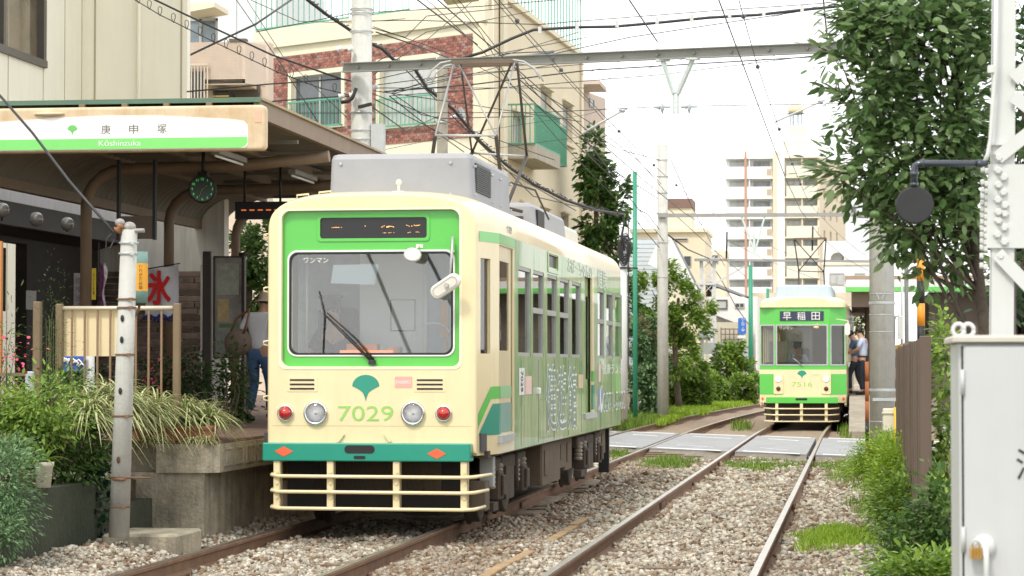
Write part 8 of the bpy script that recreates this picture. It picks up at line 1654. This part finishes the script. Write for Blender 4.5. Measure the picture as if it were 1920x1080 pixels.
L = [
 ('grey wire rising across the cream building to the upper right', [(157, 168, 107.5), (300, 130, 107), (405, 80, 107), (480, 45, 106), (575, -20, 100)], .02),
 ('dark wire descending in front of the cream building to the brick wall pole', [(270, -10, 118), (385, 45, 117), (510, 103, 116), (640, 148, 115), (700, 160, 112)], .016),
 ('near dark wire dropping from the left edge to the old concrete post', [(-30, 145, 210), (60, 248, 220), (130, 340, 228), (214, 436, 233)], .012),
 ('thin wire from the brick wall pole to the upper right sky', [(697, 135, 112), (960, 118, 104), (1180, 70, 100), (1550, 14, 96)], .010),
 ('dark wire under the beam from the brick wall pole', [(720, 172, 110), (890, 158, 108), (1100, 132, 104), (1550, 105, 98)], .013),
 ('wire sloping from the brick wall pole to the persimmon tree', [(730, 180, 110), (1000, 160, 106), (1240, 140, 100), (1560, 100, 96)], .008),
 ('wire falling steeply across the cream side wall', [(790, -10, 90), (905, 95, 86), (1045, 260, 76), (1200, 420, 68)], .009),
 ('second wire falling steeply across the cream side wall', [(852, -10, 90), (925, 82, 86), (1010, 180, 80), (1165, 330, 70), (1250, 420, 66)], .009),
 ('third wire falling steeply past the balconies', [(918, -10, 92), (1010, 95, 88), (1110, 200, 80), (1250, 362, 68)], .008),
 ('wire falling from the pantograph height to the green pole', [(975, 150, 92), (1090, 250, 84), (1195, 390, 72)], .012),
 ('lower wire falling from the pantograph to the green pole', [(970, 160, 92), (1080, 270, 84), (1160, 345, 76), (1245, 452, 68)], .010),
 ('thin wire from the upper left to the cream parapet', [(470, 0, 100), (560, 40, 98), (660, 43, 97), (760, 35, 96)], .007),
 ('steep thin wire left of the brick wall', [(440, -5, 108), (520, 110, 110), (600, 235, 112)], .008),
 ('second steep thin wire left of the brick wall', [(460, -5, 108), (530, 105, 110), (650, 220, 112)], .006),
 ('dark wire reaching the brick wall pole from the left edge of the brick', [(350, 172, 116), (500, 158, 115), (640, 148, 115)], .013),
 ('lower dark wire reaching the brick wall pole', [(490, 192, 116), (560, 186, 115), (655, 180, 115)], .012),
 ('wire sweeping down from the brick wall pole over the tram roof', [(730, 180, 110), (800, 235, 104), (870, 285, 98)], .010),
 ('wavy wire below the brick wall window', [(735, 175, 110), (765, 195, 108), (790, 215, 108), (830, 222, 106), (1000, 218, 104)], .008),
 ('thin rising wire over the balconies at right', [(700, 285, 104), (870, 250, 100), (1100, 215, 94), (1250, 165, 90), (1550, 75, 88)], .005),
 ('thin level wire across the side wall windows', [(900, 282, 96), (1080, 258, 92), (1238, 205, 90)], .005),
 ('faint rising wire in the right hand sky', [(1090, 140, 96), (1320, 62, 92), (1540, 10, 90)], .006),
 ('faint second rising wire in the right hand sky', [(1130, 150, 96), (1400, 80, 92), (1600, 45, 90)], .005),
 ('wire sagging from the cream building to the light grey pole', [(1095, 240, 72), (1160, 280, 70), (1236, 300, 68)], .010),
 ('wire dropping from the light grey pole to the lattice mast', [(1258, 300, 68), (1296, 385, 60), (1330, 450, 50), (1360, 500, 44)], .012),
 ('long falling wire crossing behind the light grey pole', [(1095, 285, 72), (1230, 370, 62), (1340, 470, 50), (1400, 520, 44)], .012),
 ('black cable drooping right of the light grey pole', [(1252, 440, 66), (1290, 468, 60), (1330, 485, 50)], .022),
 ('thin cable from the green pole down to the light grey pole', [(1196, 392, 72), (1215, 402, 70), (1236, 430, 68)], .012),
 ('lower cable from the green pole to the light grey pole', [(1196, 418, 72), (1236, 464, 68)], .012),
 ('cable falling from the lattice mast behind the hedge', [(1330, 490, 44), (1350, 520, 42), (1380, 575, 40), (1405, 610, 40)], .02),
 ('cable from the pole behind the pantograph up to the beam', [(829, 112, 95), (870, 128, 98), (950, 100, 100), (1040, 96, 100)], .010),
 ('wire fanning from the brick wall pole across the pantograph top', [(735, 170, 108), (850, 145, 104), (1000, 128, 100), (1085, 112, 98)], .008),
 ('wire fanning from the brick wall pole just above the collector bar', [(735, 174, 108), (900, 118, 103), (1085, 60, 98)], .007),
 ('wire fanning from the brick wall pole to the terrace railing', [(735, 176, 108), (900, 135, 103), (1090, 82, 98)], .007),
 ('thin wire from the top of the brick wall pole down to the right', [(700, 50, 110), (870, 110, 100), (960, 160, 96), (1090, 262, 88)], .007),
 ('white insulated wire from the brick wall pole to the pantograph', [(705, 60, 110), (780, 85, 105), (850, 112, 100)], .012),
 ('pair wire crossing the upper cream wall, upper one', [(480, 60, 112), (660, 25, 108), (900, 12, 104), (1100, -5, 100)], .009),
 ('pair wire crossing the upper cream wall, lower one', [(660, 42, 110), (760, 70, 106), (800, 30, 104), (960, 14, 100)], .009),
 ('wire rising steeply from the beam to the upper right of the brick', [(960, 160, 96), (900, 60, 96), (840, -10, 96)], .008),
 ('thin wire falling right of the near pantograph to the siding house', [(985, 155, 92), (1110, 232, 82), (1195, 300, 74), (1240, 345, 68)], .009),
 ('sagging service wire between the two left poles', [(697, 200, 114), (760, 245, 106), (829, 215, 95)], .010),
]
for lb, pts, r in L: wire(lb, pts, r, SW2)
# spiral telephone wire at upper left
o = wire('thin carrier of the looped telephone line at upper left', [(240, -8, 119), (300, 28, 118), (400, 78, 117), (520, 135, 116), (600, 165, 115), (655, 178, 115)], .008, SW2)
b = MB(); tot = 0
for a_, c_ in zip(o[:-1], o[1:]):
    k = max(1, int((c_-a_).length/.20))
    for i in range(k):
        q = a_.lerp(c_, i/k); b.tube([(q.x+.03*math.cos(x), q.y+.03*math.sin(x*2), q.z+.06+.075*math.sin(x)) for x in np.linspace(0, 6.28, 9)], .006, 4)
tag(b.build('wire_loops', WIREM), 'row of small hanging loops on the telephone line at upper left', kind='stuff')
# vertical droppers on the far span
for px, y0, y1, lb in ((1363, 435, 485, 'left'), (1524, 425, 470, 'right')): 
    b = MB(); b.tube([P(px, y0, 60), P(px-1, y1, 60)], .03, 6); o = b.build('dropper', WIREM); tag(o, f'short dark dropper hanging under the far beam, {lb} one', 'dropper')
# grey tubular connector on the wire above the pantograph
b = MB(); b.tube([P(945, 113, 108), P(1037, 97, 106)], .028, 10); o = b.build('wire_sleeve', mat('sleeve_blue', (.12, .14, .15), .5)); tag(o, 'dark tubular sleeve on a wire just above the beam', 'sleeve')

for k, (y0, x1, y1, x2, y2) in enumerate(((150, 830, 120, 1100, 70), (160, 860, 140, 1100, 120), (165, 880, 165, 1100, 165), (170, 840, 190, 1090, 228), (176, 800, 215, 1040, 300), (140, 800, 75, 900, -10), (120, 800, 60, 1000, 20), (185, 850, 262, 1080, 395))): wire('thin dark wire fanning from the brick wall pole '+('to the terrace rail', 'through the pantograph top to the sky', 'level across the cream side wall', 'down to the green balcony', 'down behind the near pantograph foot', 'up to the top of the photo', 'up over the brick panel', 'steeply down towards the rear roof unit')[k], [(700, y0, 113), (x1, y1, 106), (x2, y2, 98)], .008, 'wires fanning from the brick wall pole')
for k, (x0, z0, x1, z1) in enumerate(((-13.4, 7.4, -10.3, .2), (-12.2, 7.4, -8.6, .2), (-11.4, 7.4, -7.2, .2))): wire(('left', 'middle', 'right')[k]+' stay cable behind the photographer, seen only mirrored in the near windscreen', [V3(x0, -15, z0), V3((x0+x1)/2+.12, -15.5, (z0+z1)/2), V3(x1, -16, z1)], .045, 'stay cables mirrored in the windscreen')
b = MB(); b.tube([V3(-15.2, -14.6, -.3), V3(-15.2, -14.6, 8)], .2, 12); tag(b.build('utility_pole', CONC), 'concrete pole behind the photographer carrying the mirrored stay cables', 'pole')
# ================================================================== people
SKIN = mat('skin', (.50, .29, .19), .55, var=.05)
def skinned(name, joints, edges, m, parent, lv=2, root=0):
    """joints: list of (position, rx, ry); grows one continuous surface over the edges"""
    me = bpy.data.meshes.new('tmp'); me.from_pydata([j[0] for j in joints], edges, []); o = bpy.data.objects.new('tmp', me); COL.objects.link(o)
    md = o.modifiers.new('s', 'SKIN'); md.use_smooth_shade = True; me = o.data
    if not me.skin_vertices: 
        me.attributes  # skin layer is created with the modifier
    for i, j in enumerate(joints): v = me.skin_vertices[0].data[i]; v.radius = (j[1], j[2]); v.use_root = (i == root)
    sb = o.modifiers.new('d', 'SUBSURF'); sb.levels = lv; sb.render_levels = lv
    dg = bpy.context.evaluated_depsgraph_get(); dg.update(); r = bpy.data.meshes.new_from_object(o.evaluated_get(dg)); bpy.data.objects.remove(o)
    r.name = name; r.materials.clear(); r.materials.append(m); r.polygons.foreach_set('use_smooth', [True]*len(r.polygons))
    ob = bpy.data.objects.new(name, r); COL.objects.link(ob); ob.parent = parent; return ob
def person(label, loc, rotz, h, J, shirt, trousers, hair, sleeve='short', cat='person', shoes=None, seated=False, belt=None):
    """J: joints in metres for a body 1.7 m tall, x to the person's left is -x, y forward"""
    t = thing('person', label, cat, loc, rotz, world=False); t.scale = (h/1.7,)*3
    j = {k: Vector(v) for k, v in J.items()}
    names = ['pelvis', 'waist', 'chest', 'neck', 'head0', 'head', 'sl', 'el', 'wl', 'hl', 'sr', 'er', 'wr', 'hr', 'hipl', 'kl', 'al', 'tl', 'hipr', 'kr', 'ar', 'tr']
    R = dict(pelvis=(.13, .10), waist=(.115, .085), chest=(.14, .095), neck=(.05, .05), head0=(.065, .075), head=(.075, .085), sl=(.055, .055), el=(.038, .038), wl=(.026, .026), hl=(.03, .018), sr=(.055, .055), er=(.038, .038), wr=(.026, .026), hr=(.03, .018), hipl=(.085, .085), kl=(.055, .055), al=(.038, .038), tl=(.04, .025), hipr=(.085, .085), kr=(.055, .055), ar=(.038, .038), tr=(.04, .025))
    E = [('pelvis', 'waist'), ('waist', 'chest'), ('chest', 'neck'), ('neck', 'head0'), ('head0', 'head'), ('chest', 'sl'), ('sl', 'el'), ('el', 'wl'), ('wl', 'hl'), ('chest', 'sr'), ('sr', 'er'), ('er', 'wr'), ('wr', 'hr'), ('pelvis', 'hipl'), ('hipl', 'kl'), ('kl', 'al'), ('al', 'tl'), ('pelvis', 'hipr'), ('hipr', 'kr'), ('kr', 'ar'), ('ar', 'tr')]
    if seated: names = [n_ for n_ in names if n_ in j]; E = [e for e in E if e[0] in j and e[1] in j]
    ix = {n_: i for i, n_ in enumerate(names)}
    body = skinned('body', [(j[n_], *R[n_]) for n_ in names], [(ix[a], ix[b_]) for a, b_ in E], SKIN, t)
    # face and hands
    hd = j['head']; f = Vector(J.get('face', (0, 1, 0))).normalized(); sd = f.cross(Vector((0, 0, 1))).normalized()
    b = MB(); b.ball(hd+f*.085-Vector((0, 0, .03)), .016, 8, 6, (.8, 1, 1.3)); b.ball(hd+sd*.078, .018, 8, 6, (.5, 1, 1.4)); b.ball(hd-sd*.078, .018, 8, 6, (.5, 1, 1.4)); b.build('nose_and_ears', SKIN, t)
    b = MB(); 
    for s in (-1, 1): b.ball(hd+f*.080+sd*.03*s+Vector((0, 0, .005)), .009, 8, 6)
    b.build('eyes', BLACK, t)
    for sgn, w_, h_ in ((-1, 'wl', 'hl'), (1, 'wr', 'hr')):
        d_ = (j[h_]-j[w_]).normalized(); u_ = Vector((0, 0, 1)) if abs(d_.z) < .7 else Vector((0, 1, 0)); x_ = d_.cross(u_).normalized()
        b = MB()
        for k in range(4): o_ = j[h_]+x_*(.011*(k-1.5)); L_ = .055+.012*math.sin(k+.6); b.tube([o_, o_+d_*L_*.55, o_+d_*L_*.9+d_.cross(x_)*.02], [.0085, .0075, .006], 6)
        o_ = j[w_].lerp(j[h_], .5); b.tube([o_, o_+x_*.03*sgn+d_*.03, o_+x_*.035*sgn+d_*.06], [.010, .009, .007], 6); b.build('fingers', SKIN, t)
    # clothes
    k = 1.14
    tz = ['pelvis', 'waist', 'chest', 'neckb', 'sl', 'sr']; jj = dict(j); jj['neckb'] = j['chest'].lerp(j['neck'], .62); jj['ml'] = j['sl'].lerp(j['el'], .8 if sleeve == 'short' else 1); jj['mr'] = j['sr'].lerp(j['er'], .8 if sleeve == 'short' else 1); jj['hem'] = j['pelvis']+Vector((0, 0, -.02))
    nm = ['hem', 'waist', 'chest', 'neckb', 'sl', 'ml', 'sr', 'mr']; rr = dict(hem=(.15, .118), waist=(.137, .105), chest=(.158, .112), neckb=(.06, .06), sl=(.068, .068), sr=(.068, .068), ml=(.056, .056), mr=(.056, .056)); ee = [('hem', 'waist'), ('waist', 'chest'), ('chest', 'neckb'), ('chest', 'sl'), ('sl', 'ml'), ('chest', 'sr'), ('sr', 'mr')]
    if sleeve == 'long':
        nm += ['fl', 'fr']; jj['fl'] = j['el'].lerp(j['wl'], .8); jj['fr'] = j['er'].lerp(j['wr'], .8); rr['fl'] = rr['fr'] = (.04, .04); ee += [('ml', 'fl'), ('mr', 'fr')]
    ii = {n_: i for i, n_ in enumerate(nm)}; skinned('shirt', [(jj[n_], *rr[n_]) for n_ in nm], [(ii[a], ii[b_]) for a, b_ in ee], shirt, t)
    if not seated:
        nm = ['pelvis', 'top', 'hipl', 'kl', 'cl', 'hipr', 'kr', 'cr']; jj['top'] = j['pelvis'].lerp(j['waist'], .45); jj['cl'] = j['kl'].lerp(j['al'], .93); jj['cr'] = j['kr'].lerp(j['ar'], .93); rr = dict(pelvis=(.143, .115), top=(.135, .105), hipl=(.098, .1), hipr=(.098, .1), kl=(.073, .073), kr=(.073, .073), cl=(.062, .062), cr=(.062, .062))
        ee = [('pelvis', 'top'), ('pelvis', 'hipl'), ('hipl', 'kl'), ('kl', 'cl'), ('pelvis', 'hipr'), ('hipr', 'kr'), ('kr', 'cr')]; ii = {n_: i for i, n_ in enumerate(nm)}
        skinned('trousers', [(jj[n_], *rr[n_]) for n_ in nm], [(ii[a], ii[b_]) for a, b_ in ee], trousers, t)
        for a_, tt in (('al', 'tl'), ('ar', 'tr')): b = MB(); p_, q_ = j[a_], j[tt]; b.tube([p_-(q_-p_).normalized()*.06+Vector((0, 0, -.03)), p_+Vector((0, 0, -.03)), q_, q_+(q_-p_).normalized()*.05], [.035, .046, .043, .022], 10); b.build('shoe', shoes or BLACK, t)
        if belt: b = MB(); b.lathe([(.152, -.018), (.156, 0), (.152, .018)], 20, Matrix.Translation(j['pelvis'].lerp(j['waist'], .3)) @ Matrix.Diagonal((1, .8, 1, 1))); b.build('belt', belt, t)
    if hair:
        b = MB(); c = hd-f*.018+Vector((0, 0, .03)); b.ball(c, .097, 16, 10, (1, 1, .95)); hb = MB(); hb.smooth = True
        vs = []; fs = []
        for v in b.v: vs.append(Vector(v))
        keep = [i for i, fc in enumerate(b.f) if sum(((vs[q]-hd).dot(f)) for q in fc)/len(fc) < .035 or sum(vs[q].z for q in fc)/len(fc) > hd.z+.065]
        hb.add(vs, [b.f[i] for i in keep]); hb.build('hair', hair, t)
    return t, j
HAIRB = mat('hair_black', (.012, .011, .011), .5, var=.2)
STAND = dict(pelvis=(0, 0, .92), waist=(0, .01, 1.08), chest=(0, .02, 1.30), neck=(0, .03, 1.46), head0=(0, .05, 1.54), head=(0, .06, 1.61), sl=(-.17, .0, 1.38), el=(-.23, -.03, 1.12), wl=(-.24, .06, .90), hl=(-.24, .09, .82), sr=(.17, 0, 1.38), er=(.23, -.03, 1.12), wr=(.24, .06, .90), hr=(.24, .09, .82), hipl=(-.09, 0, .86), kl=(-.10, .04, .48), al=(-.10, 0, .09), tl=(-.11, .12, .035), hipr=(.09, 0, .86), kr=(.10, .0, .48), ar=(.10, -.02, .09), tr=(.11, .10, .035))
# walker with hat, seen from behind on the platform
pb2 = P(486, 792, 155.); Jw = dict(STAND); Jw.update(head0=(.02, .10, 1.52), head=(.03, .15, 1.58), neck=(.01, .07, 1.44), chest=(0, .04, 1.28), kl=(-.11, .06, .48), al=(-.12, -.08, .10), tl=(-.13, .04, .04), kr=(.08, .16, .50), ar=(.08, .16, .09), tr=(.08, .29, .04), el=(-.27, -.04, 1.14), wl=(-.25, .12, 1.0), hl=(-.23, .18, .97), face=(0, 1, -.15))
tw, jw = person('person in a beige sun hat, pale shirt and blue jeans walking along the platform', (pb2.x, pb2.y, ZP), -.25, 1.56, Jw, mat('shirt_pale', (.78, .80, .84), .85, var=.06, bump=.3, bs=20), mat('jeans_blue', (.07, .15, .32), .85, var=.15), mat('hair_grey', (.06, .05, .05), .7))
b = MB(); hc = jw['head']+Vector((0, -.01, .03)); b.lathe([(.165, -.045), (.11, -.01), (.105, .02), (.10, .08), (.07, .115), (0, .125)], 22, Matrix.Translation(hc) @ Matrix.Rotation(-.12, 4, 'X')); b.build('sun_hat', mat('hat_beige', (.62, .50, .36), .9, var=.12, bump=.3), tw)
t = thing('shoulder_bag', 'brown grey fabric shoulder bag carried by the walker in the hat', 'bag', (pb2.x-.26, pb2.y, ZP+.78), -.25, world=False)
b = MB(); b.smooth = True; b.ball((0, 0, .17), .2, 14, 10, (.95, .55, .85)); b.build('body', mat('bag_taupe', (.24, .18, .145), .85, var=.15, bump=.4, bs=15), t); b = MB(); b.tube([(-.12, 0, .28), (-.03, .0, .46), (.14, .02, .58), (.18, -.09, .48), (.1, -.06, .28)], .014, 6); b.build('strap', mat('strap_tan', (.30, .14, .07), .7), t)
t = thing('umbrella', 'folded pale umbrella hanging beside the walker', 'umbrella', (pb2.x-.25, pb2.y, ZP+.35)); b = MB(); b.tube([(pb2.x-.22, pb2.y-.03, ZP+.82), (pb2.x-.25, pb2.y-.03, ZP+.6), (pb2.x-.29, pb2.y-.03, ZP+.36)], [.012, .02, .006], 8); b.build('canopy', mat('umbrella_cream', (.55, .52, .42), .7), t)
# two men boarding the far tram
zf = .72; pm = P(1619, 735, 73.5); Jm = dict(STAND); Jm.update(head=(0, .13, 1.59), head0=(0, .10, 1.53), neck=(0, .06, 1.46), el=(-.21, .10, 1.14), wl=(-.12, .33, 1.08), hl=(-.08, .40, 1.07), er=(.21, .10, 1.14), wr=(.12, .33, 1.05), hr=(.08, .40, 1.04), face=(0, 1, -.5))
person('man in a pale blue shirt and dark trousers beside the far tram door', (pm.x, pm.y, zf), math.radians(75), 1.72, Jm, mat('shirt_lightblue', (.55, .62, .80), .8, var=.05), mat('trousers_navy', (.02, .025, .04), .85), HAIRB, belt=BLACK)
pm2 = P(1603, 735, 72.6); Jm2 = dict(Jm); Jm2.update(head=(0, .16, 1.56), kl=(-.10, .14, .50), al=(-.10, .12, .10), tl=(-.1, .24, .04), kr=(.1, -.02, .48), ar=(.1, -.2, .1), tr=(.1, -.08, .04))
person('man in a dark blue shirt stepping towards the door of the far tram', (pm2.x+.02, pm2.y+.2, zf), math.radians(70), 1.68, Jm2, mat('shirt_denim', (.07, .13, .24), .85), mat('trousers_dark', (.025, .03, .045), .85), HAIRB)
# driver of the far tram
pd = (gx(1495)+X2, Y2+.95, .82); Jd = dict(pelvis=(0, 0, .45), waist=(0, .01, .60), chest=(0, .05, .82), neck=(0, .07, .97), head0=(.01, .10, 1.05), head=(.02, .12, 1.12), sl=(-.17, .03, .90), el=(-.24, .14, .68), wl=(-.15, .33, .66), hl=(-.12, .40, .66), sr=(.17, .03, .90), er=(.24, .14, .68), wr=(.17, .33, .66), hr=(.15, .40, .66), hipl=(-.09, .05, .42), hipr=(.09, .05, .42), face=(-.4, 1, -.3))
td, jd = person('uniformed driver in a peaked cap and pale shirt at the controls of the far tram', (pd[0], pd[1], pd[2]-.02), math.pi+.1, 1.7, Jd, mat('shirt_uniform', (.42, .50, .58), .8), None, HAIRB, seated=True)
b = MB(); hc = jd['head']+Vector((0, 0, .065)); b.lathe([(.09, 0), (.095, .03), (.125, .06), (.11, .075), (0, .085)], 18, Matrix.Translation(hc)); b.ball(hc+Vector((0, .09, .005)), .06, 10, 6, (1.1, .9, .15)); b.build('peaked_cap', mat('cap_navy', (.02, .025, .035), .7), td)
b = MB(); b.bbox((gx(1470), .95+.22, .85), (gx(1515), .95+.30, 1.9), .03); b.build('driver_seat', MATS['seat_black'], T2)

t1, j1 = person('driver in dark clothes sitting at the left of the near tram cab', (X0-.50, Y0+.95, .86), math.pi-.25, 1.7, Jd, mat('jacket_black', (.03, .035, .035), .85), None, HAIRB, seated=True)
b = MB(); hc = j1['head']+Vector((0, 0, .065)); b.lathe([(.09, 0), (.095, .03), (.12, .055), (.11, .07), (0, .08)], 18, Matrix.Translation(hc)); b.build('peaked_cap', MATS['cap_navy'], t1)
